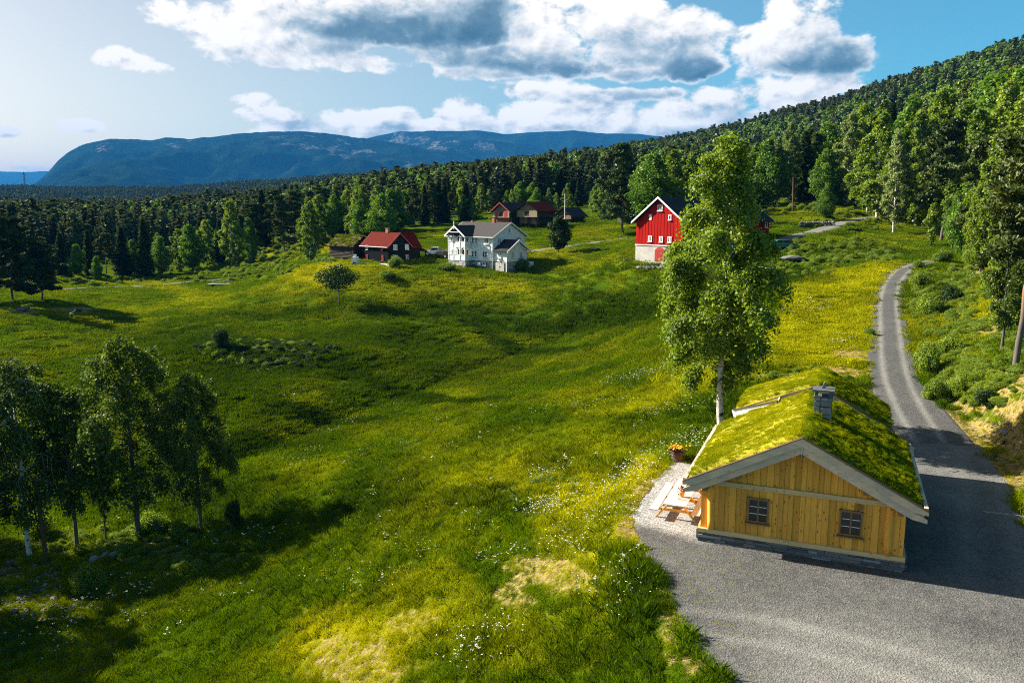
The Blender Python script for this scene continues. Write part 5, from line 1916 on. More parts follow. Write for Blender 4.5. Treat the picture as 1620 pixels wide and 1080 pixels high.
def add_window(root, c, w, h, face, name='window', cols=2, rows=3, frame='window wood', bar='white trim', glass='dark window glass', depth=.09, sill=True, fw=.07, rz=0.0, parent_rot=None):
    """A window set into a wall: c = centre on the wall face, face = outward normal angle about z (local)."""
    M = Matrix.Rotation(face, 4, 'Z')          # local x = along wall, -y = outward

    def tr(mb):
        mb.v = [tuple((M @ Vector(p)) + Vector(c)) for p in mb.v]
        return mb
    f = MB()
    o = depth
    f.box((-w / 2 + fw / 2, -o / 2, 0), (fw, o, h))
    f.box((w / 2 - fw / 2, -o / 2, 0), (fw, o, h))
    f.box((0, -o / 2 - .002, h / 2 - fw / 2), (w + .06, o, fw))
    f.box((0, -o / 2 - .002, -h / 2 + fw / 2), (w + .02, o, fw))
    win = tr(f).build(name, MATS[frame], root)
    iw, ih = w - 2 * fw, h - 2 * fw
    if cols > 1:
        for k in range(1, cols):
            m = MB().box((-iw / 2 + iw * k / cols, -o * .45, 0), (fw * .9, o * .8, ih))
            tr(m).build('mullion', MATS[frame], win)
    cw = iw / cols
    for i in range(cols):
        x = -iw / 2 + cw * (i + .5)
        for k in range(1, rows):
            tr(MB().box((x, -o * .5, -ih / 2 + ih * k / rows), (cw - fw * .5, o * .4, .022))).build('glazing_bar', MATS[bar], win)
        for k in range(rows):
            tr(MB().box((x, -o * .30, -ih / 2 + ih * (k + .5) / rows), (cw - fw * .4, .02, ih / rows - .012))).build('pane', MATS[glass], win)
    if sill:
        tr(MB().box((0, -o * .9, -h / 2 - .05), (w + .16, o * 2.2, .05))).build('sill', MATS[frame], win)
    return win


# ---------------------------------------------------------------- the turf-roofed cabin
def build_cabin():
    rng = np.random.default_rng(2)
    root = empty('cabin', (CA[0], CA[1], 0), CYAW, 'golden pine cabin with a turf roof and stone chimney beside the gravel yard', 'cabin')
    W, LEN, XC = 8.0, 8.2, 4.0
    SL = .513

    def under(x):                       # underside of the roof over the gable wall
        return 4.66 - SL * abs(x - XC)
    # core walls behind the cladding
    core = MB().prism([(.06, .4), (W - .06, .4), (W - .06, under(W) - .12), (XC, under(XC) - .12), (.06, under(0) - .12)], 'y', .06, LEN + .4)
    core.build('wall', MATS['fresh pine'], root)
    MB().prism([(.3, .2), (W - .3, .2), (W - .3, 2.9), (XC + .33, 4.95), (.3, 3.2)], 'y', LEN + .55, 13.0).build('wall', MATS['fresh pine'], root)
    # foundation: courses of dark stone, each stone its own
    MB().box((W / 2, LEN / 2, .1), (W - .16, LEN - .12, .70)).build('foundation_core', MATS['slate'], root)
    for c in range(4):
        z0 = -.06 + c * .125
        x = -.06
        while x < W + .05:
            l = rng.uniform(.25, .75) if rng.uniform() < .8 else rng.uniform(.7, 1.0)
            l = min(l, W + .08 - x)
            if l > .1:
                hh = .118 + rng.normal() * .004
                y = -.10 - rng.uniform(0, .05) - .012 * (3 - c)
                MB().prism([(x + .006, z0 + rng.uniform(0, .012)), (x + l - .006, z0 + rng.uniform(0, .012)), (x + l - .006, z0 + hh), (x + .006, z0 + hh)], 'y', y, .12).build('stone', MATS['wall stone'], root)
            x += l
    for side in (0, 1):
        for c in range(4):
            y = .14
            while y < LEN:
                l = min(rng.uniform(.4, 1.0), LEN - y)
                xx = -.06 if side == 0 else W + .06
                MB().box((xx, y + l / 2, c * .125), (.22, l - .012, .116)).build('stone', MATS['wall stone'], root)
                y += l
    # sill beam and belt beam
    MB().box((W / 2, -.07, .52), (W + .12, .22, .18)).build('sill_beam', MATS['pale pine beam'], root)
    MB().box((W / 2, -.075, 2.72), (7.1, .15, .20)).build('belt_beam', MATS['pale pine beam'], root)
    # upright planks, below and above the belt beam
    wins = [(2.4, 1.74), (6.0, 1.74)]
    x, i = .02, 0
    while x < W - .05:
        w = min(rng.uniform(.19, .28), W - .02 - x)
        proud = (0.0, .035)[i % 2] + rng.normal() * .004
        a, b = x + .004, x + w - .004
        y0 = -.045 - proud
        top = min(2.615, under(a) + .02, under(b) + .02)
        if w > .06:
            if abs(a - XC) < 3.66 and abs(b - XC) < 3.66:
                MB().prism([(a, .605), (b, .605), (b, 2.615), (a, 2.615)], 'y', y0, .055).build('plank', MATS['fresh pine'], root)
                u0 = 2.825
                MB().prism([(a, u0), (b, u0), (b, under(b) - .02)] + ([(XC, under(XC) - .02)] if a < XC < b else []) + [(a, under(a) - .02)], 'y', y0, .055).build('plank', MATS['fresh pine'], root)
            else:
                MB().prism([(a, .605), (b, .605), (b, under(b) - .02), (a, under(a) - .02)], 'y', y0, .055).build('plank', MATS['fresh pine'], root)
        x += w
        i += 1
    for sx in (0, 1):
        y, i = .12, 0
        while y < LEN + .3:
            w = min(rng.uniform(.2, .28), LEN + .35 - y)
            t = .04 + .035 * (i % 2)
            MB().box((-t / 2 + .055 if sx == 0 else W - .055 + t / 2, y + w / 2, 1.53), (t, w - .008, 1.85)).build('plank', MATS['fresh pine'], root)
            y += w
            i += 1
        MB().box((-.02 if sx == 0 else W + .02, LEN / 2 + .2, .52), (.16, LEN + .1, .17)).build('sill_beam', MATS['pale pine beam'], root)
    # half-round corner logs
    for cx, r in ((.46, .15), (7.42, .16)):
        hh = under(cx) - .02
        P = np.array([[cx, -.07, z] for z in np.linspace(.606, hh, 6)])
        P[:, 0] += .02 * np.sin(P[:, 2] * 2 + cx)
        MB().tube(P, r * np.array([1.05, 1.0, .98, 1, .97, .95]), 12).build('corner_post', MATS['fresh pine'], root, True)
    for wx, wz in wins:
        add_window(root, (wx, -.085, wz), .86, 1.06, 0)
    MB().box((6.32, -.11, 2.44), (.24, .05, .2)).build('vent_hatch', MATS['window wood'], root)
    # purlin ends under the verge
    for px_ in (XC, XC - 2.45, XC + 2.45, .25, W - .25):
        MB().box((px_, -.35, under(px_) - .13), (.2, .75, .2)).build('purlin', MATS['window wood'], root)
    # roof deck, turf, verge boards
    def deck(u):
        return 4.98 - SL * abs(u)
    for sgn in (-1, 1):
        MB().prism([(XC, 4.80), (XC, 4.98), (XC + sgn * 4.55, 4.98 - SL * 4.55), (XC + sgn * 4.55, 4.80 - SL * 4.55)], 'y', -.72, LEN + .3).build('roof_deck', MATS['weathered board'], root)

    def board(name, x0, z0, x1, z1, hgt, y, th, mat, end=None):
        n = 10
        xs = np.linspace(x0, x1, n)
        zs = np.linspace(z0, z1, n)
        if end:                                   # tip cut to a soft curve
            lo = zs - hgt
            k = np.linspace(0, 1, n)
            lo = lo + hgt * .55 * np.clip((k - .86) / .14, 0, 1) ** 2
        else:
            lo = zs - hgt
        poly = list(zip(xs, zs)) + list(zip(xs[::-1], lo[::-1]))
        MB().prism(poly, 'y', y - th, y).build(name, MATS[mat], root)
    for sgn in (-1, 1):
        x1 = XC + sgn * 4.68
        z1 = 5.26 - SL * 4.68
        board('verge_board', XC, 5.26, x1, z1, .36, -.78, .06, 'weathered board', True)
        board('verge_board', XC, 4.91, x1 - sgn * .02, z1 - .35, .33, -.72, .06, 'weathered board', True)
        board('verge_board', XC, 5.24, XC + sgn * 4.85, 5.24 - SL * 4.85, .45, LEN + .42, .06, 'weathered board')
        # cap along the top of the verge and log that holds the turf at the eave
        board('verge_cap', XC, 5.275, x1, z1 + .015, .03, -.70, .17, 'dark oak')
        ex = XC + sgn * 4.6
        MB().box((ex, LEN / 2 - .2, 2.86), (.14, LEN + 1.1, .22)).build('eave_board', MATS['weathered board'], root)
    MB().prism([(XC - .10, 5.10), (XC + .10, 5.10), (XC, 4.45)], 'y', -.80, -.74).build('apex_board', MATS['weathered board'], root)

    def turf(name, x0, x1, xc, zc, sl0, sl1, y0, y1, seed, dry_l, dry_r):
        nx, ny = 90, 80
        xs, ys = np.linspace(x0, x1, nx), np.linspace(y0, y1, ny)
        X, Y = np.meshgrid(xs, ys)
        u = X - xc
        s = np.where(u < 0, sl0, sl1)
        d = np.sqrt(u * u + .09)
        Z = zc - s * (d - .3) + .06 * fbm(X / 1.6, Y / 1.6, 3, seed) + .03 * fbm(X / .35, Y / .35, 2, seed + 1)
        edge = np.minimum.reduce([X - x0, x1 - X, Y - y0, y1 - Y])
        Z -= .12 * (1 - sstep(0, .35, edge)) + .25 * (edge < 1e-6)
        dry = np.where(u < 0, dry_l, dry_r) + .5 * fbm(X / 1.4, Y / 1.4, 3, seed + 2)
        i = np.arange(ny - 1)[:, None] * nx + np.arange(nx - 1)[None]
        F = np.stack([i, i + 1, i + nx + 1, i + nx], -1).reshape(-1, 4)
        me = np_mesh(name, np.stack([X.ravel(), Y.ravel(), Z.ravel()], -1), F.ravel(), np.full(len(F), 4), MATS['turf'], True, {'dry': np.clip(dry.ravel(), 0, 1)})
        o = link(bpy.data.objects.new(name, me), root)
        # grass growing on it
        n = int((x1 - x0) * (y1 - y0) * 75)
        gx, gy = rng.uniform(x0 + .12, x1 - .12, n), rng.uniform(y0 + .15, y1 - .15, n)
        fx = (gx - x0) / (x1 - x0) * (nx - 1)
        fy = (gy - y0) / (y1 - y0) * (ny - 1)
        gz = Z[fy.astype(int), fx.astype(int)]
        gu = gx - xc
        gd = np.clip(np.where(gu < 0, dry_l, dry_r) + .55 * fbm(gx / 1.3, gy / 1.3, 3, seed + 2) + rng.normal(size=n) * .1, 0, 1)
        tilt = np.where(gu < 0, -math.atan(sl0) * .5, math.atan(sl1) * .5) + rng.normal(size=n) * .12
        k = rng.uniform(.24, .50, n) * (.85 + .3 * fbm(gx / .8, gy / .8, 2, seed + 5))
        tall = np.clip(k * rng.uniform(.7, 1.35, n), .18, 1.2)
        tall = np.where(np.abs(gx - xc) < .5, tall * 1.25, tall)
        sc = scatter('roof_grass', np.stack([gx, gy, gz - .02], -1), np.stack([rng.normal(size=n) * .1, tilt, rng.uniform(0, .6, n)], -1), np.stack([k, k, tall], -1), rng.choice([0, 2], n, p=[.55, .45]), [bpy.data.objects['grass_tuft'], bpy.data.objects['tall_grass_tuft'], bpy.data.objects['low_grass_tuft']],
                     {'dry': gd, 'lush_shade': np.zeros(n), 'tone': np.clip(.45 + rng.normal(size=n) * .2, 0, 1)})
        sc.parent = root
        return o
    turf('roof_turf', XC - 4.54, XC + 4.54, XC, 5.24, SL, SL, -.60, LEN + .34, 61, .80, .30)
    # rear part: higher at the back, shallower on the left
    ax, az_, xl, zl, xr, zr, yv = 4.33, 5.40, .20, 3.72, 7.95, 3.35, 8.72
    sl0, sl1 = (az_ - zl) / (ax - xl), (az_ - zr) / (xr - ax)
    MB().prism([(xl, zl - .30), (xl, zl - .08), (ax, az_ - .08), (xr, zr - .08), (xr, zr - .30), (ax, az_ - .30)], 'y', yv + .02, 13.6).build('roof_deck', MATS['weathered board'], root)
    turf('roof_turf', xl + .04, xr - .04, ax, az_ + .10, sl0, sl1, yv + .08, 13.55, 67, .72, .42)
    xm = 2.35
    zm = zl + sl0 * (xm - xl)
    board('verge_board', ax, az_ + .06, xm, zm + .06, .30, yv, .06, 'weathered board')
    MB().bar((xm + .1, yv - .88, zm - .16), (xl, yv - .03, zl - .16), .07, .48).build('verge_board', MATS['white painted board'], root)  # white colour stands in for sunlight on weathered boards; angled to catch sun
    MB().bar((xm + .1, yv - .84, zm + .10), (xl, yv + .01, zl + .10), .22, .04).build('verge_cap', MATS['dark oak'], root)
    board('verge_board', ax, az_ + .06, xr, zr + .06, .34, yv, .06, 'pale pine beam')
    for a, b, za, zb in ((ax, xl, az_, zl), (ax, xr, az_, zr)):
        board('verge_cap', a, za + .10, b, zb + .10, .03, yv + .07, .18, 'dark oak')
    MB().box((.38, yv + .02, 3.2), (.16, .10, .75)).build('corner_board', MATS['white painted board'], root)  # this and the planks below are whitened too, for a sunlit look
    for k in range(4):
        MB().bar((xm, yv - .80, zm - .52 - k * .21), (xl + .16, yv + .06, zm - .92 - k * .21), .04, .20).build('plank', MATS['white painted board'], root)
    for k in range(7):
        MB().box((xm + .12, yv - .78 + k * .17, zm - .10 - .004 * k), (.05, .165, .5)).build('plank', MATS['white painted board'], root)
    # chimney of irregular stones with a slate cap
    cx, cy, cw = 4.62, 4.15, .74
    MB().box((cx, cy, 5.15), (cw - .16, cw - .16, 1.62)).build('chimney_core', MATS['slate'], root)
    ch = bpy.data.objects['chimney_core']
    for face in range(4):
        a = face * PI_2
        M = Matrix.Rotation(a, 3, 'Z')
        z = 4.40
        while z < 5.92:
            hh = min(rng.uniform(.2, .42), 5.95 - z)
            x = -cw / 2
            while x < cw / 2 - .02:
                w = min(rng.uniform(.22, .46), cw / 2 - x)
                if cw / 2 - x - w < .1:
                    w = cw / 2 - x
                j = rng.uniform(-.05, .05, 4)
                j2 = rng.uniform(-.04, .04, 4)
                dep = .09 + rng.uniform(0, .035)
                poly = [(x + .01 + max(0, j[0]), z + .01 + max(0, j2[0])), (x + w - .01, z + .01 + max(0, j2[1])), (x + w - .01 - max(0, j[2]), z + hh - .01), (x + .01, z + hh - .01 - max(0, j2[3]))]
                mb = MB().prism(poly, 'y', -cw / 2 + .09 - dep, -cw / 2 + .12)
                mb.v = [tuple(M @ Vector(p) + Vector((cx, cy, 0))) for p in mb.v]
                mb.build('stone', MATS['chimney stone'], ch)
                x += w
            z += hh
    for sx in (-1, 1):
        for sy in (-1, 1):
            MB().box((cx + sx * .29, cy + sy * .29, 6.08), (.13, .13, .28)).build('cap_post', MATS['slate'], ch)
    MB().box((cx, cy, 5.96), (.80, .80, .05)).build('chimney_rim', MATS['slate'], ch)
    MB().prism([(cx - .47, cy - .45), (cx + .46, cy - .48), (cx + .49, cy + .44), (cx - .45, cy + .47)], 'z', 6.225, 6.30).build('cap_slab', MATS['slate'], ch)
    MB().prism([(cx - .10, 6.302), (cx + .06, 6.302), (cx + .10, 6.50), (cx + .02, 6.60), (cx - .04, 6.50)], 'y', cy - .07, cy + .09).build('cap_stone', MATS['chimney stone'], ch)


PI_2 = math.pi / 2


def build_terrace():
    rng = np.random.default_rng(4)
    # picnic table with two fixed benches
    o = cab(-1.42, 3.45)
    t = empty('picnic_table', (o[0], o[1], .012), CYAW + PI_2, 'long weathered picnic table with attached benches on the pale gravel terrace', 'picnic table')
    Ln = 3.9
    for k in range(5):
        y = -.42 + k * .21
        MB().box((0, y, .80), (Ln + rng.normal() * .01, .198, .045)).build('tabletop_plank', MATS['bleached board'], t)
    for s in (-1, 1):
        for k in range(2):
            MB().box((0, s * (.86 + k * .20), .47), (Ln, .188, .045)).build('bench_plank', MATS['bleached board'], t)
    for x in (-1.55, 0, 1.55):
        for s in (-1, 1):
            MB().bar((x, s * .92, .0), (x, s * .28, .77), .06, .13, (1, 0, 0)).build('leg', MATS['fresh pine'], t)
        MB().box((x + .065, 0, .40), (.05, 2.12, .12)).build('cross_beam', MATS['fresh pine'], t)
        MB().box((x + .065, 0, .715), (.05, .9, .11)).build('cross_beam', MATS['fresh pine'], t)
    # pots on the table
    q = cab(-1.30, 2.75)
    pot = empty('flower_pot', (q[0], q[1], .836), 0, 'orange pot with dark pink flowers standing on the picnic table', 'flower pot')
    MB().tube([(0, 0, 0), (0, 0, .03), (0, 0, .2), (0, 0, .215), (0, 0, .26)], [.09, .095, .125, .14, .14], 14).build('pot', MATS['terracotta'], pot, True)
    fl = plain_mat('pink petals', (.42, .03, .16), .7, .4, 5, .2, 0, 0)
    dk = plain_mat('dark foliage', (.03, .05, .015), .8, .4, 5, .2, 0, 0)
    C = rng.normal(size=(90, 3)) * np.array([.11, .11, .08]) + np.array([0, 0, .38])
    V, ti = quads(C, .07, rng, np.full(90, .5))
    link(bpy.data.objects.new('foliage', np_mesh('foliage', V, np.arange(len(V)), np.full(90, 4), dk)), pot)
    C = rng.normal(size=(40, 3)) * np.array([.12, .12, .05]) + np.array([0, 0, .46])
    V, ti = quads(C, .065, rng, np.full(40, .5))
    link(bpy.data.objects.new('blossom', np_mesh('blossom', V, np.arange(len(V)), np.full(40, 4), fl)), pot)
    q = cab(-1.40, 2.35)
    gl = empty('flower_vase', (q[0], q[1], .836), 0, 'small white vase with a sprig nearer the table end than the orange pot', 'vase')
    MB().tube([(0, 0, 0), (0, 0, .02), (0, 0, .10), (0, 0, .16)], [.05, .06, .06, .045], 12).build('vase', MATS['white plaster'], gl, True)
    C = rng.normal(size=(26, 3)) * np.array([.07, .07, .06]) + np.array([0, 0, .25])
    V, ti = quads(C, .05, rng, np.full(26, .5))
    link(bpy.data.objects.new('foliage', np_mesh('foliage', V, np.arange(len(V)), np.full(26, 4), dk)), gl)
    # half-barrel planter
    p = on_plane(1071, 728)
    pl = empty('planter', (p[0], p[1], .0), 0, 'dark wooden half-barrel planter full of yellow flowers at the terrace corner', 'planter')
    for k in range(16):
        a = k * 2 * math.pi / 16
        mb = MB().prism([(-.064, 0), (.064, 0), (.078, .52), (-.078, .52)], 'y', -.025, .025)
        M = Matrix.Rotation(a, 3, 'Z')
        tl = Matrix.Rotation(R(-8), 3, 'X')
        mb.v = [tuple(M @ (tl @ Vector(v) + Vector((0, -.315, 0)))) for v in mb.v]
        mb.build('stave', MATS['dark oak'], pl)
    for z, r in ((.10, .362), (.40, .405)):
        P = [(r * math.cos(t), r * math.sin(t), z) for t in np.linspace(0, 2 * math.pi, 25)]
        MB().tube(P, .016, 5, False).build('hoop', MATS['dark metal'], pl)
    MB().tube([(0, 0, .44), (0, 0, .47)], [.36, .36], 18).build('soil', MATS['soil'], pl)
    pur = plain_mat('purple foliage', (.05, .015, .03), .8, .4, 5, .2, 0, 0)
    C = rng.normal(size=(260, 3)) * np.array([.21, .21, .09]) + np.array([0, 0, .60])
    V, ti = quads(C, .11, rng, np.full(260, .5))
    link(bpy.data.objects.new('foliage', np_mesh('foliage', V, np.arange(len(V)), np.full(260, 4), pur)), pl)
    org = plain_mat('yellow blossom', (.80, .42, .02), .7, .25, 5, .2, 0, 0)
    C = rng.normal(size=(150, 3)) * np.array([.24, .24, .05]) + np.array([0, 0, .80])
    V, ti = quads(C, .10, rng, np.full(150, .5), nbias=np.array([[0, 0, 1.2]]))
    link(bpy.data.objects.new('blossom', np_mesh('blossom', V, np.arange(len(V)), np.full(150, 4), org)), pl)

# ---------------------------------------------------------------- the farm
def axes(az):
    """Unit vectors along a wall and to its right-hand back."""
    return np.array([math.sin(az), math.cos(az)])


class House:
    """A farm building in its own frame: x along the front wall (to the left from the near corner is -x), y to the back."""
    def __init__(self, name, px, py, az_right, label, cat, group=None, pad=None, z=None, d=None):
        if d is None:
            g = ground(px, py)
        else:
            q = spot_at(px, d, py)
            g = (q[0], q[1], at_depth(px, py, d)[2])
        self.o = np.array([g[0], g[1]])
        self.z = g[2] if z is None else z
        self.ux = axes(az_right)                       # local +x
        self.uy = np.array([-self.ux[1], self.ux[0]])  # local +y
        self.rz = math.atan2(self.ux[1], self.ux[0])
        self.root = empty(name, (g[0], g[1], self.z), self.rz, label, cat, group)

    def w2l(self, xy):
        r = np.array(xy[:2]) - self.o
        return r @ self.ux, r @ self.uy

    def on_wall(self, px, py, x=None, y=None):
        """Local spot on the upright plane x = const or y = const under a frame pixel."""
        if y is not None:
            L, z = wall_hit(px, py, self.o + self.uy * y, self.ux)
            return L, z - self.z
        L, z = wall_hit(px, py, self.o + self.ux * x, self.uy)
        return L, z - self.z

    def mb(self, mb, name, mat, parent=None):
        return mb.build(name, MATS[mat], parent or self.root)

    def gable_roof_y(self, x0, x1, y0, y1, ze, zr, mat, over=.5, th=.16, name='roof', trim='white trim', xc=None, ends=(True, True)):
        """Roof with ridge along y, eaves at x0 and x1."""
        xc = (x0 + x1) / 2 if xc is None else xc
        out = []
        for a in (x0, x1):
            s = (zr - ze) / abs(a - xc)
            e = a + math.copysign(over, a - xc)
            zz = ze - s * over
            out.append(self.mb(MB().prism([(xc, zr), (xc, zr + th), (e, zz + th), (e, zz)], 'y', y0 - over, y1 + over), name, mat))
            for k, yy in enumerate((y0 - over, y1 + over)):
                if ends[k]:
                    q = -.05 if k == 0 else .0
                    self.mb(MB().prism([(xc, zr - .12), (xc, zr + th + .02), (e, zz + th + .02), (e, zz - .12)], 'y', yy + q, yy + q + .05), 'verge_board', trim)
        return out

    def gable_roof_x(self, x0, x1, y0, y1, ze, zr, mat, over=.5, th=.16, name='roof', trim='white trim', ends=(True, True)):
        yc = (y0 + y1) / 2
        out = []
        for a in (y0, y1):
            s = (zr - ze) / abs(a - yc)
            e = a + math.copysign(over, a - yc)
            zz = ze - s * over
            out.append(self.mb(MB().prism([(yc, zr), (yc, zr + th), (e, zz + th), (e, zz)], 'x', x0 - over, x1 + over), name, mat))
            for k, xx in enumerate((x0 - over, x1 + over)):
                if ends[k]:
                    q = -.05 if k == 0 else .0
                    self.mb(MB().prism([(yc, zr - .14), (yc, zr + th + .02), (e, zz + th + .02), (e, zz - .14)], 'x', xx + q, xx + q + .05), 'verge_board', trim)
        return out

    def gable_wall_x(self, x, y0, y1, z0, ze, zr, th, mat, name='wall'):
        yc = (y0 + y1) / 2
        self.mb(MB().prism([(y0, z0), (y1, z0), (y1, ze), (yc, zr), (y0, ze)], 'x', x, x + th), name, mat)

    def gable_wall_y(self, y, x0, x1, z0, ze, zr, th, mat, name='wall', xc=None):
        xc = (x0 + x1) / 2 if xc is None else xc
        self.mb(MB().prism([(x0, z0), (x1, z0), (x1, ze), (xc, zr), (x0, ze)], 'y', y, y + th), name, mat)

    def boards(self, x0, x1, y, z0, ztop, mat, w=.25, face='y', proud=.025, out=-1):
        """Upright cladding boards as one relief part."""
        m = MB()
        n = int((x1 - x0) / w)
        for i in range(n):
            a = x0 + (x1 - x0) * i / n
            b = x0 + (x1 - x0) * (i + 1) / n
            if i % 2:
                continue
            za, zb = ztop(a), ztop(b)
            m.prism([(a + .02, z0), (b - .02, z0), (b - .02, zb), (a + .02, za)], face, y + out * proud, y + out * .001)
        o = self.mb(m, 'cladding', mat)
        o['kind'] = 'stuff'
        return o


def white_house():
    h = House('white_house', 780.5, 429, R(90 + 41.2), 'large white farmhouse with dark roof, balcony and grey stone basement', 'house')
    # local: +x runs from the near corner to the right-front; we want the long wall on -x; so use y as gable depth
    # frame here: x = along long wall (negative towards its left end), y = to the back along the gable
    L, Wd = 12.8, 9.8
    zb, ze, zr = 2.0, 7.0, 9.6
    r = h.root
    h.mb(MB().box((-L / 2, Wd / 2, zb / 2 - .5), (L - .2, Wd - .2, zb + 1)), 'basement', 'rubble foundation')
    h.mb(MB().box((-L / 2, Wd / 2, (zb + ze) / 2), (L, Wd, ze - zb)), 'wall', 'white painted board')
    h.gable_wall_x(-.2, 0, Wd, ze, ze + .001, zr - .05, .2, 'white painted board')
    h.gable_wall_x(-L, 0, Wd, ze, ze + .001, zr - .05, .2, 'white painted board')
    # horizontal weatherboards as shallow steps
    m = MB()
    for k in range(24):
        z = zb + .1 + k * .2
        m.prism([(0, z), (-.03, z), (-.002, z + .18)], 'x', -L, 0)
    o = h.mb(m, 'weatherboarding', 'white painted board')
    o['kind'] = 'stuff'
    m = MB()
    for k in range(36):
        z = zb + .1 + k * .2
        y0, y1 = 0, Wd
        if z > ze:
            f = (z + .2 - ze) / (zr - ze)
            y0, y1 = Wd / 2 * f, Wd - Wd / 2 * f
        if y1 - y0 > .4:
            m.prism([(0, z), (.03, z), (.002, z + .18)], 'y', y0, y1)
    o = h.mb(m, 'weatherboarding', 'white painted board')
    o['kind'] = 'stuff'
    h.gable_roof_x(-L, 0, 0, Wd, ze + .05, zr, 'grey tile roof', .55, .15)
    for x in (-L, 0):
        h.mb(MB().box((x, -.03, (zb + ze) / 2), (.2, .1, ze - zb)), 'corner_board', 'white trim')
    h.mb(MB().box((-L / 2, -.62, ze - .22), (L + 1.0, .12, .14)), 'gutter', 'white trim')
    for cx in (-4.2,):
        c = h.mb(MB().box((cx, Wd / 2, zr + .45), (.65, .65, 1.3)), 'chimney', 'brick')
        h.mb(MB().box((cx, Wd / 2, zr + 1.14), (.8, .8, .1)), 'chimney_cap', 'slate', c)
    c = h.mb(MB().box((-10.5, Wd / 2, zr + .2), (.4, .4, .5)), 'chimney', 'brick')

    def win(px, py, w, hh, plane, cols=2, rows=3, glass='dark window glass'):
        if plane[0] == 'y':
            Lx, z = h.on_wall(px, py, y=plane[1])
            add_window(r, (Lx, plane[1] - .03, z), w, hh, 0, cols=cols, rows=rows, frame='white trim', glass=glass, depth=.12, fw=.12)
        else:
            Ly, z = h.on_wall(px, py, x=plane[1])
            add_window(r, (plane[1] + .03, Ly, z), w, hh, PI_2, cols=cols, rows=rows, frame='white trim', glass=glass, depth=.12, fw=.12)
    z9 = lambda a, b: (680 + a / 9, 330 + b / 9)
    for a, b, w, hh, c in [(810, 460, 1.2, 1.35, 3), (665, 455, .75, 1.25, 2), (615, 455, .7, 1.25, 1), (328, 436, 1.0, 1.25, 2), (795, 652, 1.6, 1.35, 3), (660, 645, .75, 1.35, 1), (616, 645, .75, 1.35, 1), (335, 622, 1.1, 1.3, 2), (380, 622, .5, 1.3, 1)]:
        win(*z9(a, b), w, hh, ('y', 0.0), c)
    for a, b, w, hh, c, g in [(985, 460, 1.25, 1.4, 2, 'curtained window glass'), (1262, 452, 1.25, 1.3, 2, 'dark window glass'), (1125, 316, .5, .95, 1, 'dark window glass')]:
        win(*z9(a, b), w, hh, ('x', 0.0), c, 3, g)
    # basement windows, door and a box on the wall
    for a, b in [(778, 785)]:
        win(*z9(a, b), .9, .75, ('y', 0.0), 2, 1)
    Lx, z = h.on_wall(*z9(712, 785), y=0)
    h.mb(MB().box((Lx, -.2, z), (.75, .3, .6)), 'heat_pump', 'white trim')
    h.mb(MB().tube([(-.14, -.14, 0), (-.14, -.14, ze - .2)], .05, 6), 'downpipe', 'white trim')
    # wing in front of the gable
    P, m0, m1 = 3.5, .15, 6.4
    e0, e1 = 4.3, 6.2
    h.mb(MB().box((P / 2, (m0 + m1) / 2, (zb + e0) / 2), (P, m1 - m0, e0 - zb)), 'wing_wall', 'white painted board')
    h.mb(MB().box((P / 2 - .05, (m0 + m1) / 2, zb / 2 - .5), (P - .2, m1 - m0 - .2, zb + 1)), 'wing_basement', 'rubble foundation')
    h.mb(MB().prism([(m0, e0), (m1, e0), ((m0 + m1) / 2, e1 - .05)], 'x', P - .2, P), 'wing_gable', 'white painted board')
    yc = (m0 + m1) / 2
    for a in (m0, m1):
        s = (e1 - e0) / abs(a - yc)
        e = a + math.copysign(.55, a - yc)
        zz = e0 - s * .55
        h.mb(MB().prism([(yc, e1), (yc, e1 + .13), (e, zz + .13), (e, zz)], 'x', .0, P + .6), 'wing_roof', 'dark slate roof')
        h.mb(MB().prism([(yc, e1 - .2), (yc, e1 + .15), (e, zz + .15), (e, zz - .2)], 'x', P + .6, P + .68), 'verge_board', 'white trim')
    # carved arch under the wing gable
    n = 14
    pts = [(m0 - .4 + (m1 - m0 + .8) * k / n, e0 - .45 + .95 * math.sin(math.pi * k / n)) for k in range(n + 1)]
    for a, b in zip(pts[:-1], pts[1:]):
        pass
    arch = MB()
    for a, b in zip(pts[:-1], pts[1:]):
        arch.bar((P + .55, a[0], a[1]), (P + .55, b[0], b[1]), .08, .14, (1, 0, 0))
    h.mb(arch, 'arched_brace', 'white trim')
    h.mb(MB().box((P + .56, yc, e1 - .45), (.08, .12, .95)), 'king_post', 'white trim')
    for a, b, w, hh in [(1000, 660, .8, 1.3)]:
        win(*z9(a, b), w, hh, ('y', m0), 2)
    for a, b, w, hh in [(1172, 660, .8, 1.35), (1290, 655, .75, 1.3)]:
        win(*z9(a, b), w, hh, ('x', P), 2)
    # wide grey basement doors
    for k in range(2):
        d = h.mb(MB().box((1.15 + k * 1.15, m0 - .08, .95), (1.1, .1, 1.75)), 'basement_door', 'grey plaster')
        h.mb(MB().box((1.65 + k * .15, m0 - .16, .95), (.05, .06, .22)), 'handle', 'dark metal', d)
    h.mb(MB().box((P - .02, m0 - .06, zb / 2), (.16, .16, zb)), 'corner_board', 'white trim')
    # two-storey balcony under its own gable
    bx0, bx1, by = -10.9, -6.1, -1.9
    bz = [zb + .05, 4.75]
    xc = (bx0 + bx1) / 2
    h.mb(MB().box((xc, by / 2, zb / 2 - .4), (bx1 - bx0 + .1, -by, zb + .8)), 'porch_base', 'rubble foundation')
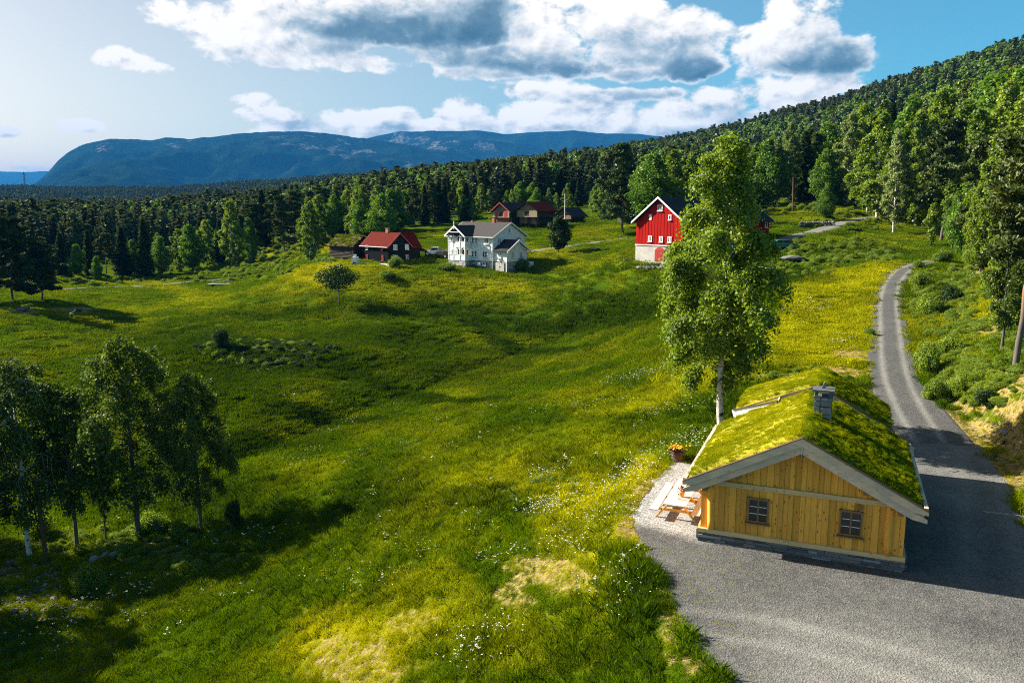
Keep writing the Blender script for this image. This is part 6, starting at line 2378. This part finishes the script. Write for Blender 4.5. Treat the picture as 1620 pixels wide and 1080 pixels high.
    for z in bz:
        h.mb(MB().box((xc, by / 2, z), (bx1 - bx0 + .2, -by + .1, .2)), 'balcony_floor', 'white trim')
        h.mb(MB().box((xc, by, z + .55), (bx1 - bx0, .08, .95)), 'balcony_panel', 'white painted board')
        h.mb(MB().box((xc, by - .02, z + 1.07), (bx1 - bx0 + .1, .16, .1)), 'handrail', 'white trim')
        for x in (bx0, bx1):
            h.mb(MB().box((x, by / 2, z + .55), (.08, -by - .12, .95)), 'balcony_panel', 'white painted board')
    for x in (bx0, bx0 + 1.45, bx1 - 1.45, bx1):
        h.mb(MB().box((x, by - .03, (zb + 7.2) / 2), (.16, .16, 7.2 - zb)), 'post', 'white trim')
        for zt in (4.6, 7.1):
            b = MB()
            for s in (-1, 1):
                if bx0 - .1 < x + s * .5 < bx1 + .1:
                    b.bar((x, by - .03, zt - .55), (x + s * .55, by - .03, zt), .08, .1, (0, 1, 0))
            h.mb(b, 'brace', 'white trim')
    gz = 9.0
    for a in (bx0, bx1):
        e = a + math.copysign(.5, a - xc)
        h.mb(MB().prism([(xc, gz), (xc, gz + .13), (e, 6.95 + .13), (e, 6.95)], 'y', by - .7, 3.2), 'balcony_roof', 'dark slate roof')
        h.mb(MB().prism([(xc, gz - .22), (xc, gz + .15), (e, 6.95 + .15), (e, 6.95 - .22)], 'y', by - .78, by - .70), 'verge_board', 'white trim')
    h.mb(MB().box((xc, by - .74, gz + .15), (.12, .12, 1.7)), 'finial', 'white trim')
    h.mb(MB().box((xc, by - .72, 7.75), (2.6, .1, .14)), 'collar_beam', 'white trim')
    for zc, hh in ((zb + 1.15, 2.1), (5.9, 2.0)):
        for x in (xc - 1.2, xc + .1, xc + 1.3):
            add_window(r, (x, -.03, zc), .8, 1.9, 0, cols=1, rows=4, frame='white trim', depth=.1, fw=.1, sill=False)
    # right-hand steps
    h.mb(MB().box((P - .4, m1 + .9, .8), (1.6, 1.6, 1.8)), 'porch_steps', 'white trim')


def dark_house():
    h = House('dark_house', 614.5, 420, R(90 + 47), 'black-stained two-storey timber house with red tiled roof', 'house')
    L, Wd = 7.6, 6.4
    L = -h.on_wall(574, 405, y=0)[0]
    Wd = h.on_wall(649, 405, x=0)[0]
    ze = h.on_wall(613, 389, y=0)[1]
    zr = ze + 2.6
    r = h.root
    h.mb(MB().box((-L / 2, Wd / 2, .05), (L + .1, Wd + .1, .7)), 'foundation', 'white plaster')
    h.mb(MB().box((-L / 2, Wd / 2, (ze + .4) / 2), (L, Wd, ze - .4)), 'wall', 'black stained board')
    h.gable_wall_x(-.2, 0, Wd, ze - .01, ze, zr - .05, .2, 'black stained board')
    h.gable_wall_x(-L, 0, Wd, ze - .01, ze, zr - .05, .2, 'black stained board')
    h.boards(-L, 0, 0, .42, lambda a: ze, 'black stained board', .3)
    h.boards(0, Wd, 0, .42, lambda b: ze + (zr - ze) * (1 - abs(b - Wd / 2) / (Wd / 2)) - .1, 'black stained board', .3, 'x', .025, 1)
    h.gable_roof_x(-L, 0, 0, Wd, ze, zr, 'red pantiles', .5, .14, trim='red trim')
    h.mb(MB().box((-L / 2, -.58, ze - .3), (L + .9, .1, .12)), 'gutter', 'white plaster')
    # wing to the right under the same ridge height
    W2 = h.on_wall(664, 405, x=-1.0)[0]
    h.mb(MB().box((-1.0 - 2.6, (Wd + W2) / 2, (ze + .4) / 2), (5.2, W2 - Wd, ze - .4)), 'wing_wall', 'black stained board')
    h.mb(MB().prism([(-1.0, ze - .4), (-6.2, ze - .4), (-3.6, zr - .1)], 'y', W2 - .2, W2), 'wing_wall', 'black stained board')
    for s in (-1, 1):
        e = -3.6 + s * 3.1
        h.mb(MB().prism([(-3.6, zr), (-3.6, zr + .14), (e, ze - .72 + .14), (e, ze - .72)], 'y', Wd * .5, W2 + .4), 'wing_roof', 'red pantiles')
    c = h.mb(MB().box((-L * .42, Wd / 2, zr + .5), (.8, .6, 1.0)), 'chimney', 'brick')
    h.mb(MB().box((-L * .42, Wd / 2, zr + 1.04), (1.0, .8, .08)), 'chimney_cap', 'slate', c)
    z8 = lambda a, b: (500 + a / 8.1, 340 + b / 8.1)
    for a, b, w, hh, fr, pl in [(655, 412, .75, 1.1, 'white trim', 'y'), (850, 420, .7, 1.0, 'red trim', 'y'), (657, 545, .75, 1.25, 'red trim', 'y'), (856, 550, .75, 1.15, 'red trim', 'y')]:
        Lx, z = h.on_wall(*z8(a, b), y=0)
        add_window(r, (Lx, -.03, z), w, hh, 0, cols=2, rows=3, frame=fr, bar=fr, depth=.1, fw=.1)
    for a, b, w, hh, fr in [(1012, 412, 1.0, 1.15, 'white trim'), (1162, 408, 1.0, 1.15, 'white trim'), (1018, 548, .9, 1.05, 'white trim'), (1166, 540, .95, 1.15, 'red trim')]:
        Ly, z = h.on_wall(*z8(a, b), x=0)
        if Ly < Wd - .6:
            add_window(r, (.03, Ly, z), w, hh, PI_2, cols=2, rows=3, frame=fr, bar=fr, glass='curtained window glass', depth=.1, fw=.1)
        else:
            Ly, z = h.on_wall(*z8(a, b), x=-1.0)
            add_window(r, (-.97, Ly, z), w, hh, PI_2, cols=2, rows=3, frame=fr, bar=fr, glass='curtained window glass', depth=.1, fw=.1)
    # open porch on the right, low red lean-to on the left
    for y in (W2 + .3, W2 + 1.9):
        h.mb(MB().box((-1.4, y, 1.3), (.18, .18, 2.6)), 'porch_post', 'black stained board')
    h.mb(MB().prism([(W2, 3.4), (W2, 3.55), (W2 + 2.3, 2.65), (W2 + 2.3, 2.5)], 'x', -4.2, -.9), 'porch_roof', 'red pantiles')
    h.mb(MB().prism([(-L, 3.3), (-L, 3.45), (-L - 2.6, 2.45), (-L - 2.6, 2.3)], 'y', .6, Wd - .8), 'lean_to_roof', 'red pantiles')
    for y in (.8, Wd - 1):
        h.mb(MB().box((-L - 2.4, y, 1.15), (.18, .18, 2.3)), 'porch_post', 'black stained board')
    h.mb(MB().box((-L / 2 + 1.5, -1.1, .12), (L + 3, .5, .6)), 'terrace_wall', 'white plaster')
    # outdoor fireplace of white plaster
    f = House('garden_fireplace', 561, 421, R(90 + 20), 'white plastered outdoor fireplace with a low side wall left of the dark house', 'fireplace')
    f.mb(MB().prism([(-.85, 0), (.55, 0), (.55, 1.1), (.42, 1.9), (-.65, 1.9), (-.85, 1.1)], 'y', 0, 1.1), 'hearth', 'white plaster')
    f.mb(MB().box((0, -.02, .55), (.7, .2, .6)), 'fire_opening', 'dark metal')
    f.mb(MB().box((-.1, .5, 2.15), (.55, .5, .6)), 'flue', 'white plaster')
    f.mb(MB().box((1.8, .5, .35), (2.4, .5, .7)), 'side_wall', 'white plaster')
    # sod-roofed log store
    s = House('log_storehouse', 560, 411, R(90 + 38), 'dark log shed with a shaggy turf roof left of the dark house', 'shed')
    L = -s.on_wall(523, 405, y=0)[0]
    r = s.root
    s.mb(MB().box((-L / 2, 2.6, 1.7), (L - .2, 5.0, 3.0)), 'wall', 'dark log')
    for k in range(9):
        s.mb(MB().tube([(-L - .25, .02, .45 + k * .31), (.25, .02, .45 + k * .31)], .16, 7), 'log', 'dark log')
        s.mb(MB().tube([(-.02, -.25, .6 + k * .31), (-.02, 5.3, .6 + k * .31)], .16, 7), 'log', 'dark log')
    for x in (-L + .2, -L / 2, -.2):
        s.mb(MB().box((x, .1, .1), (.5, .5, .5)), 'corner_stone', 'field stone')
    s.gable_wall_x(-.2, 0, 5.2, 3.2, 3.21, 5.0, .2, 'dark log')
    s.gable_roof_x(-L, 0, 0, 5.2, 3.3, 5.1, 'dark log', .6, .12, trim='black stained board')
    nx, ny = 40, 30
    X, Y = np.meshgrid(np.linspace(-L - .55, .55, nx), np.linspace(-.58, 5.78, ny))
    Z = 5.32 - .70 * np.sqrt((Y - 2.6) ** 2 + .06) + .14 * fbm(X / .9, Y / .9, 3, 3)
    i = np.arange(ny - 1)[:, None] * nx + np.arange(nx - 1)[None]
    F = np.stack([i, i + 1, i + nx + 1, i + nx], -1).reshape(-1, 4)
    me = np_mesh('roof_turf', np.stack([X.ravel(), Y.ravel(), Z.ravel()], -1), F.ravel(), np.full(len(F), 4), MATS['soil'], True)
    link(bpy.data.objects.new('roof_turf', me), r)
    rng = np.random.default_rng(9)
    n = 260
    gx, gy = rng.uniform(-L - .5, .5, n), rng.uniform(-.55, 5.7, n)
    gz = 5.3 - .70 * np.abs(gy - 2.6)
    sc = scatter('roof_grass', np.stack([gx, gy, gz], -1), np.stack([0 * gx, 0 * gx, rng.uniform(0, 6, n)], -1), np.stack([np.ones(n), np.ones(n), rng.uniform(.7, 1.5, n)], -1), np.zeros(n), [bpy.data.objects['grass_tuft']], {'dry': rng.uniform(.0, .8, n), 'lush_shade': rng.uniform(0, .5, n), 'tone': rng.uniform(.1, .6, n)})
    sc.parent = r


def storehouses():
    def store(px, py, d, lab, wid, ln, apex, eave, base_w, roof, trim, upper, az, red=False, posts=True):
        h = House('log_storehouse', px, py, R(az), lab, 'storehouse', 'log storehouses at the wood edge', d=d)
        zr = h.on_wall(px, apex, y=0)[1]
        ze = h.on_wall(px, eave, y=0)[1]
        zb = zr * .16 if posts else .3
        zm = zb + (ze - zb) * .52
        hw = wid / 2
        bw = base_w / 2
        n = 8
        h.mb(MB().box((0, ln / 2, (zb + zm) / 2), (2 * bw - .3, ln - .3, zm - zb)), 'wall', 'dark log')
        for k in range(n):
            z = zb + .2 + (zm - zb) * k / n
            h.mb(MB().tube([(-bw - .25, .05, z), (bw + .25, .05, z)], (zm - zb) / n * .56, 7), 'log', 'old log')
            h.mb(MB().tube([(bw - .05, -.25, z + .1), (bw - .05, ln, z + .1)], (zm - zb) / n * .56, 7), 'log', 'dark log')
        # jettied upper storey
        h.mb(MB().box((0, ln / 2 - .35, (zm + ze) / 2), (2 * hw - .5, ln + .7, ze - zm)), 'upper_wall', 'dark log')
        h.mb(MB().prism([(-hw + .25, ze), (hw - .25, ze), (0, zr - .15)], 'y', -.6, -.4), 'gable', 'old log')
        m = 13
        for k in range(m):
            a, b = -hw + .25 + (2 * hw - .5) * k / m, -hw + .25 + (2 * hw - .5) * (k + 1) / m
            if not (m // 2 - 1 <= k <= m // 2 + 1):
                h.mb(MB().box(((a + b) / 2, -.74, (zm + ze) / 2), (b - a - .03, .06, ze - zm)), 'plank', upper)
        h.mb(MB().box((0, -.72, zm + .1), (2 * hw - .4, .16, .2)), 'gallery_beam', 'old board')
        h.mb(MB().box((0, -.72, ze - .08), (2 * hw - .4, .16, .16)), 'gallery_beam', 'old board')
        h.mb(MB().box((0, -.62, (zm + ze) / 2), (2 * hw * .22, .1, (ze - zm) * .7)), 'hatch', 'dark metal')
        dr = h.mb(MB().box((bw * .1, -.12, zb + (zm - zb) * .48), (1.1, .14, (zm - zb) * .86)), 'door', 'red trim' if red else 'dark log')
        h.mb(MB().box((bw * .1 + .4, -.22, zb + (zm - zb) * .48), (.08, .06, .2)), 'handle', 'dark metal', dr)
        if red:
            for s in (-1, 1):
                h.mb(MB().box((s * hw * .48, -.80, (zm + ze) / 2), (hw * .34, .06, (ze - zm) * .75)), 'red_shutter', 'red trim')
                h.mb(MB().box((s * bw * .75, -.15, zb + (zm - zb) * .5), (.6, .1, (zm - zb) * .6)), 'red_shutter', 'red trim')
        if posts:
            for x in (-bw + .3, 0, bw - .3):
                for y in (.3, ln - .3):
                    h.mb(MB().prism([(x - .35, -.8), (x + .35, -.8), (x + .22, zb), (x - .22, zb)], 'y', y - .3, y + .3), 'post', 'dark log')
        h.gable_roof_y(-hw, hw, -.8, ln, ze, zr, roof, .55, .16, trim=trim)
        return h
    store(795.5, 357, 214, 'log storehouse with red verge boards and red shutters, left of three', 6.0, 7.0, 321, 334, 5.2, 'dark slate roof', 'red trim', 'old board', 128, True, False)
    store(836, 361, 212, 'biggest log storehouse with a red tiled roof and pale boarded gallery', 7.2, 7.5, 320, 333, 5.4, 'red pantiles', 'black stained board', 'old board', 128)
    store(894, 356, 224, 'smallest log storehouse on posts with a dark roof, right of three', 5.6, 6.0, 329, 341, 4.2, 'dark slate roof', 'black stained board', 'old log', 130)


def red_barn():
    h = House('red_barn', 1005.5, 411, R(137), 'big red barn with white trim on a whitewashed stone base', 'barn')
    W = 2 * h.on_wall(1042, 405, y=0)[0]
    ze = h.on_wall(1003, 349, y=0)[1]
    zr = h.on_wall(1042, 313, y=0)[1]
    zs = h.on_wall(1020, 387.5, y=0)[1]
    LN = 27
    r = h.root
    h.mb(MB().box((W / 2, LN / 2, zs / 2 - .6), (W + .1, LN + .1, zs + 1.2)), 'stone_base', 'grey plaster')
    h.mb(MB().box((W / 2, LN / 2 + .05, (zs + ze) / 2), (W - .06, LN - .06, ze - zs)), 'wall', 'barn red board')
    h.mb(MB().prism([(.03, ze), (W - .03, ze), (W / 2, zr - .1)], 'y', .08, .3), 'gable_wall', 'barn red board')
    # every board of the front wall
    n = 30
    for i in range(n):
        a, b = W * i / n, W * (i + 1) / n
        f = lambda x: ze + (zr - ze) * (1 - abs(x - W / 2) / (W / 2)) - .12
        pr = .03 if i % 2 else .0
        h.mb(MB().prism([(a + .008, zs + .02), (b - .008, zs + .02), (b - .008, f(b))] + ([(W / 2, f(W / 2))] if a < W / 2 - .01 < b - .02 else []) + [(a + .008, f(a))], 'y', -.04 - pr, .075), 'plank', 'barn red board')
    h.mb(MB().box((W / 2, -.08, zs + .02), (W + .2, .2, .14)), 'water_board', 'white plaster')
    h.gable_roof_y(0, W, 0, LN, ze + .1, zr, 'dark slate roof', .65, .2)
    for px, py, w, hh, c in [(1029, 377.5, .75, .95, 2), (1046.5, 378.5, .75, .95, 2), (1060, 379, .75, .95, 2), (1045, 329, 1.0, 1.0, 2), (1060.5, 344, .6, .85, 1)]:
        x, z = h.on_wall(px, py, y=0)
        add_window(r, (x, -.07, z), w, hh, 0, cols=c, rows=2, frame='white trim', depth=.1, fw=.13)
    x, z = h.on_wall(1029.5, 343.5, y=0)
    h.mb(MB().box((x, -.10, z), (.5, .08, .95)), 'shutter', 'white trim')
    x, _ = h.on_wall(1044, 400, y=0)
    d = MB()
    pts = [(x - .95, .0), (x + .95, 0), (x + .95, zs * .72), (x + .5, zs * .86), (x, zs * .9), (x - .5, zs * .86), (x - .95, zs * .72)]
    dd = h.mb(d.prism(pts, 'y', -.12, .02), 'door', 'red trim')
    for k in range(7):
        xx = x - .84 + k * .28
        h.mb(MB().box((xx, -.135, zs * .36), (.25, .03, zs * .68)), 'plank', 'red trim', dd)
    for k in range(3):
        h.mb(MB().box((x + .2, -.16, .3 + k * .7), (.5, .03, .06)), 'hinge', 'dark metal', dd)
    # long side: tie boards, two small windows
    m = MB()
    for k in range(54):
        y = LN * (k + .5) / 54
        m.box((W + .005, y, (zs + ze) / 2), (.05, LN / 54 * .55, ze - zs - .1))
    o = h.mb(m, 'cladding', 'barn red board')
    o['kind'] = 'stuff'
    for px, py in ((1215.5, 355), (1160, 360)):
        y, z = h.on_wall(px, py, x=W)
        add_window(r, (W + .04, min(y, LN - 1.2), min(max(z, zs + .8), ze - .9)), .95, 1.05, PI_2, cols=1, rows=2, frame='white trim', depth=.1, fw=.13)
    # small house with orange roof beyond the pine
    s = House('garden_shed', 985, 338, R(80), 'low building with an orange tiled roof half hidden behind the broad pine', 'shed', d=196)
    s.mb(MB().box((2.6, 2, .2), (5.2, 4, 4.4)), 'wall', 'dark log')
    s.gable_roof_x(0, 5.2, 0, 4, 2.3, 3.6, 'orange pantiles', .5, .12, trim='dark log')
    s.mb(MB().box((1.2, -.04, 1.0), (.9, .08, 1.9)), 'door', 'old board')


def build_car(name, px, py, az, label, paint, kind):
    g = ground(px, py)
    o = empty(name, (g[0], g[1], g[2] + .03), R(90 - az), label, 'car')
    if kind == 'pickup':
        prof = [(-2.7, .45), (2.65, .45), (2.75, .8), (2.7, 1.0), (1.35, 1.12), (.75, 1.78), (-.55, 1.82), (-.75, 1.15), (-2.7, 1.15)]
    else:
        prof = [(-2.2, .38), (2.2, .38), (2.3, .65), (2.2, .9), (1.2, 1.02), (.5, 1.55), (-1.5, 1.6), (-2.15, 1.15), (-2.25, .8)]
    MB().prism(prof, 'y', -.92, .92).build('body', MATS[paint], o)
    if kind == 'pickup':
        MB().box((-1.75, 0, 1.17), (1.75, 1.55, .06)).build('load_bed', MATS['dark metal'], o)
    win = [(1.28, 1.16), (.72, 1.70), (-.50, 1.74), (-.64, 1.2)] if kind == 'pickup' else [(1.1, 1.06), (.48, 1.5), (-1.45, 1.54), (-1.95, 1.14)]
    for s in (-1, 1):
        MB().prism([(a * .97, b) for a, b in win], 'y', s * .925 - .01, s * .925 + .01).build('side_window', MATS['dark window glass'], o)
        MB().box((win[0][0] * .5 - .1, s * .93, .85), (.16, .03, .04)).build('door_handle', MATS['dark metal'], o)
        MB().box((win[0][0] - .15, s * 1.03, 1.12), (.12, .2, .14)).build('mirror', MATS[paint], o)
    f0, f1 = prof[4], prof[5]
    MB().prism([(f0[0] - .03, f0[1] + .03), (f1[0] + .03, f1[1] - .06), (f1[0] + .06, f1[1] - .06), (f0[0] + .02, f0[1] + .03)], 'y', -.78, .78).build('windscreen', MATS['dark window glass'], o)
    b0, b1 = (prof[6], prof[7])
    MB().prism([(b0[0], b0[1] - .06), (b1[0], b1[1] + .05), (b1[0] - .05, b1[1] + .05), (b0[0] - .05, b0[1] - .06)], 'y', -.76, .76).build('rear_window', MATS['dark window glass'], o)
    xe = prof[-1][0]
    for s in (-1, 1):
        MB().box((xe, s * .78, .95), (.08, .2, .26)).build('tail_lamp', MATS['red lamp'], o)
        MB().box((prof[2][0] - .04, s * .66, .82), (.08, .36, .16)).build('headlight', MATS['white trim'], o)
        for x in (prof[0][0] + .95, prof[1][0] - .85):
            w = MB().tube([(x, s * .76, .38), (x, s * .97, .38)], .38, 14).build('wheel', MATS['black rubber'], o)
            MB().tube([(x, s * .975, .38), (x, s * .985, .38)], .22, 10).build('rim', MATS['white plaster'], w)
    return o


def farm_things():
    rng = np.random.default_rng(12)
    build_car('parked_pickup', 690, 404, -84, 'white pickup truck parked on the gravel left of the white house', 'white car paint', 'pickup')
    build_car('parked_car', 703, 408, 28, 'dark car with red tail lamps parked against the white house', 'black car paint', 'car')
    build_car('parked_car', 1239, 394, 80, 'teal and black car parked on the grass right of the barn', 'teal car paint', 'car')
    # flagpole
    g = ground(893, 381)
    H = (381 - 310) * g[1] / FPX
    f = empty('flagpole', g, 0, 'tall white flagpole behind the small round lawn tree', 'flagpole')
    MB().tube([(0, 0, 0), (0, 0, H * .5), (0, 0, H)], [.13, .10, .06], 8).build('pole', MATS['white trim'], f)
    MB().tube([(0, 0, H), (0, 0, H + .1), (0, 0, H + .2)], [.1, .14, .05], 8).build('finial', MATS['white trim'], f)
    # poles
    for px, py, top, lab in [(74, 886, 742, 'dark wooden pole standing beside the leftmost slope birch'), (1254, 336, 283, 'bare wooden utility pole above the barn road')]:
        g = ground(px, py)
        H = (py - top) * g[1] / FPX * 1.02
        p = empty('utility_pole', (g[0], g[1], g[2] - .3), 0, lab, 'pole')
        p.rotation_euler = (0, R(-2.0), 0)
        MB().tube([(0, 0, 0), (0, 0, H * .5), (0, 0, H + .3)], [.17, .15, .12], 9).build('post', MATS['dark oak'] if px < 500 else MATS['dark oak'], p)
        MB().tube([(0, 0, H * .8), (.28, 0, H * .8)], .05, 6).build('bracket', MATS['dark metal'], p)
        MB().tube([(.26, 0, H * .8), (.26, 0, H * .8 + .25)], [.06, .04], 6).build('insulator', MATS['slate'], p)
    # lattice mast on the far ridge
    x, y = spot_at(43, 2450)
    z = float(height(x, y)[0])
    H = CAM_Z + ray(43, 272)[2] / ray(43, 272)[1] * y - z
    m = empty('power_mast', (x, y, z), 0, 'lattice power mast on the far forest ridge at the left', 'mast')
    for sx in (-1, 1):
        for sy in (-1, 1):
            MB().bar((sx * 3, sy * 3, 0), (sx * .6, sy * .6, H), .8, .8).build('leg', MATS['dark metal'], m)
    MB().box((0, 0, H * .88), (18, 1.0, 1.0)).build('cross_arm', MATS['dark metal'], m)
    for k in range(6):
        a = 3 - 2.4 * k / 6
        MB().bar((-a, -a, H * k / 6), (a * .85, -a * .85, H * (k + 1) / 6), .5, .5).build('brace', MATS['dark metal'], m)
    # robot mower
    g = ground(945, 397)
    b = empty('lawn_mower', g, R(30), 'small black robot mower alone on the lawn left of the barn', 'mower')
    MB().prism([(-.55, .1), (.5, .1), (.6, .3), (.3, .55), (-.35, .6), (-.6, .35)], 'y', -.42, .42).build('hood', MATS['dark metal'], b)
    for s in (-1, 1):
        MB().tube([(-.3, s * .42, .25), (-.3, s * .55, .25)], .25, 10).build('wheel', MATS['black rubber'], b)
    # stack of boards by the field track
    g = ground(347, 452)
    s = empty('board_pile', g, R(8), 'low pile of weathered boards beside the track at the wood edge', 'board pile')
    for k in range(3):
        MB().box((-1.6 + 1.6 * k, 0, .2), (.2, 1.6, .5)).build('bearer', MATS['old log'], s)
    for k in range(7):
        MB().box((rng.normal() * .15, -.7 + .22 * (k % 7), .50 + .02 * (k % 2)), (5.2, .2, .07)).build('plank', MATS['bleached board'], s)
    MB().bar((-1.9, .7, .55), (2.2, .6, 1.35), .12, .12).build('rail', MATS['bleached board'], s)
    for x in (-1.6, 1.9):
        MB().box((x, .75, .9), (.12, .12, 1.1)).build('post', MATS['bleached board'], s)
    # grey log in the shade of the big pine
    a, c = ground(110, 499), ground(121, 491)
    lg = empty('fallen_log', a, 0, 'bleached log lying on the grass at the edge of the pine shade', 'log')
    v = c - a
    MB().tube([(0, 0, .15), tuple(v * .5 + np.array([0, 0, .2])), tuple(v + np.array([0, 0, .2]))], [.17, .15, .11], 8).build('log', MATS['bleached board'], lg)
    MB().tube([tuple(v * .6 + np.array([0, 0, .2])), tuple(v * .7 + np.array([.2, .1, .7]))], [.06, .03], 6).build('branch_stub', MATS['bleached board'], lg)
    # green post box in the roadside bushes
    g = ground(1478, 566)
    p = empty('post_box', g, R(-20), 'small dark green post box on a post among the roadside bushes', 'post box')
    MB().box((0, 0, .45), (.08, .08, .95)).build('post', MATS['dark oak'], p)
    MB().prism([(-.2, .9), (.2, .9), (.2, 1.15), (.1, 1.28), (-.1, 1.28), (-.2, 1.15)], 'y', -.2, .2).build('box', MATS['dark metal'], p)
    MB().box((0, -.21, 1.12), (.26, .02, .04)).build('slot', MATS['slate'], p)
    # dry stone retaining wall above the barn road
    w = empty('retaining_wall', ground(1268, 360), 0, 'low dry-stone retaining wall beside the barn road', 'stone wall')
    o = np.array(w.location)
    meshes = [rock_mesh(900 + k, .75) for k in range(5)]
    for i in range(42):
        px = 1267 + 54 * (i % 21) / 21 + rng.normal() * .4
        g = ground(px, np.interp(px, [1267, 1322], [359.5, 358.0])) - o
        q = link(bpy.data.objects.new('stone', meshes[i % 5]), w)
        q.location = (g[0], g[1], g[2] + .25 + .55 * (i // 21))
        q.scale = (rng.uniform(.6, 1.0), rng.uniform(.5, .8), rng.uniform(.6, .9))
        q.rotation_euler = (0, 0, rng.uniform(0, 6))
    w2 = empty('retaining_wall', ground(1000, 425), 0, 'low grassy stone edge below the red barn', 'stone wall')
    o = np.array(w2.location)
    for i in range(24):
        px = 1008 + 46 * i / 24
        g = ground(px, 424.5 + rng.normal() * .5) - o
        q = link(bpy.data.objects.new('stone', meshes[i % 5]), w2)
        q.location = (g[0], g[1], g[2] + .15)
        q.scale = (rng.uniform(.6, 1.1), rng.uniform(.5, .8), rng.uniform(.5, .9))
        q.rotation_euler = (0, 0, rng.uniform(0, 6))


def stones():
    rng = np.random.default_rng(31)
    ms = [rock_mesh(700 + k, .6 + .05 * k) for k in range(6)]
    n = 0

    def stone(px, py, w, label, grp=None, flat=1.0):
        g = ground(px, py)
        s = w * g[1] / FPX
        o = bpy.data.objects.new('stone', ms[int(rng.integers(0, 6))])
        link(o)
        o.location = (g[0], g[1], float(height(g[0], g[1])[0]) + s * .12)
        o.scale = (s * rng.uniform(.85, 1.2), s * rng.uniform(.7, 1.0), s * rng.uniform(.6, .9) * flat)
        o.rotation_euler = (rng.normal() * .2, rng.normal() * .2, rng.uniform(0, 6))
        tag(o, label, 'stone', grp)
    for px, py, w, lab in [(150, 886, 28, 'pale stone in the row at the foot of the slope birches, leftmost'), (166, 880, 24, 'pale stone second from the left at the foot of the slope birches'), (180, 878, 20, 'pale stone in the middle of the row below the tallest slope birch'),
                           (208, 889, 16, 'flat grey stone just below the row at the birches'), (297, 849, 14, 'light flat stone right of the earth patch under the birches'), (22, 893, 20, 'dark stone at the upper left end of the mossy stone heap'),
                           (23, 964, 14, 'bright upright stone low in the mossy stone heap'), (8, 905, 24, 'mossy stone at the left frame edge'), (86, 945, 18, 'brown stone at the right end of the mossy heap'), (1590, 685, 16, 'white stone highest on the bare roadside bank'), (1604, 692, 9, 'small white stone right of the highest white bank stone'),
                           (1588, 700, 12, 'white upright stone low on the bare roadside bank'), (1571, 722, 14, 'grey stone at the foot of the roadside bank'), (1566, 716, 8, 'small grey stone beside the foot of the roadside bank'), (1478, 580, 8, 'stone under the green post box'), (445, 545, 18, 'grey rock bared on the overgrown mound in the meadow'), (425, 550, 12, 'smaller rock left on the overgrown mound'),
                           (470, 378, 26, 'rock outcrop in the clearing left of the dark house'), (530, 372, 26, 'rock outcrop on the knoll behind the log shed'), (620, 334, 16, 'pale rock at the wood edge behind the dark house'), (1258, 416, 40, 'flat grey rock slab in the green dip right of the barn'), (35, 493, 24, 'flat rock in the shade of the left pine'), (125, 492, 14, 'small flat rock near the bleached log')]:
        stone(px, py, w, lab, None, .6 if w > 20 else 1.0)
    # countless loose stones
    P, S = [], []
    for cx, cy, rx, ry, k, s0, s1 in [(40, 930, 60, 50, 210, 4, 10), (100, 965, 40, 22, 90, 3, 8), (1590, 690, 40, 24, 60, 3, 6), (1540, 660, 60, 40, 160, 1.5, 4), (1560, 740, 30, 30, 60, 1.5, 4), (1130, 880, 300, 60, 0, 1, 2), (1340, 600, 50, 30, 80, 1.2, 3), (865, 905, 80, 30, 160, .8, 2.2), (560, 1050, 110, 50, 160, .8, 2.5), (1500, 680, 30, 50, 60, 1.2, 3), (230, 868, 60, 14, 50, 2, 5)]:
        a, r = rng.uniform(0, 6.28, k), rng.uniform(0, 1, k) ** .6
        if k:
            g = ground_many(cx + rx * r * np.cos(a), cy + ry * r * np.sin(a))
            P.append(g)
            S.append(rng.uniform(s0, s1, k) * g[:, 1] / FPX)
    P, S = np.vstack(P), np.concatenate(S)
    ok = open_ground(P[:, 0], P[:, 1], .0) > 0
    P, S = P[ok], S[ok]
    P[:, 2] = height(P[:, 0], P[:, 1])
    k = len(P)
    mods = [o for o in bpy.data.objects if o.name.startswith('stone') and o.parent is None][:6]
    scatter('loose_stones', P, np.stack([rng.normal(size=k) * .3, rng.normal(size=k) * .3, rng.uniform(0, 6, k)], -1), np.stack([S, S * rng.uniform(.6, 1, k), S * rng.uniform(.5, .9, k)], -1), rng.integers(0, len(mods), k), mods)
import time
_t = time.time()
def step(f):
    global _t
    f()
    print('STEP', f.__name__, round(time.time() - _t, 1))
    _t = time.time()
step(build_ground)
step(build_roads)
step(build_mountains)
step(build_haze)
step(tree_materials)
step(tree_protos)
step(plant_trees)
step(plant_bushes)
step(plant_forest)
step(plant_meadow)
step(building_materials)
step(build_cabin)
step(build_terrace)
step(white_house)
step(dark_house)
step(storehouses)
step(red_barn)
step(farm_things)
step(stones)
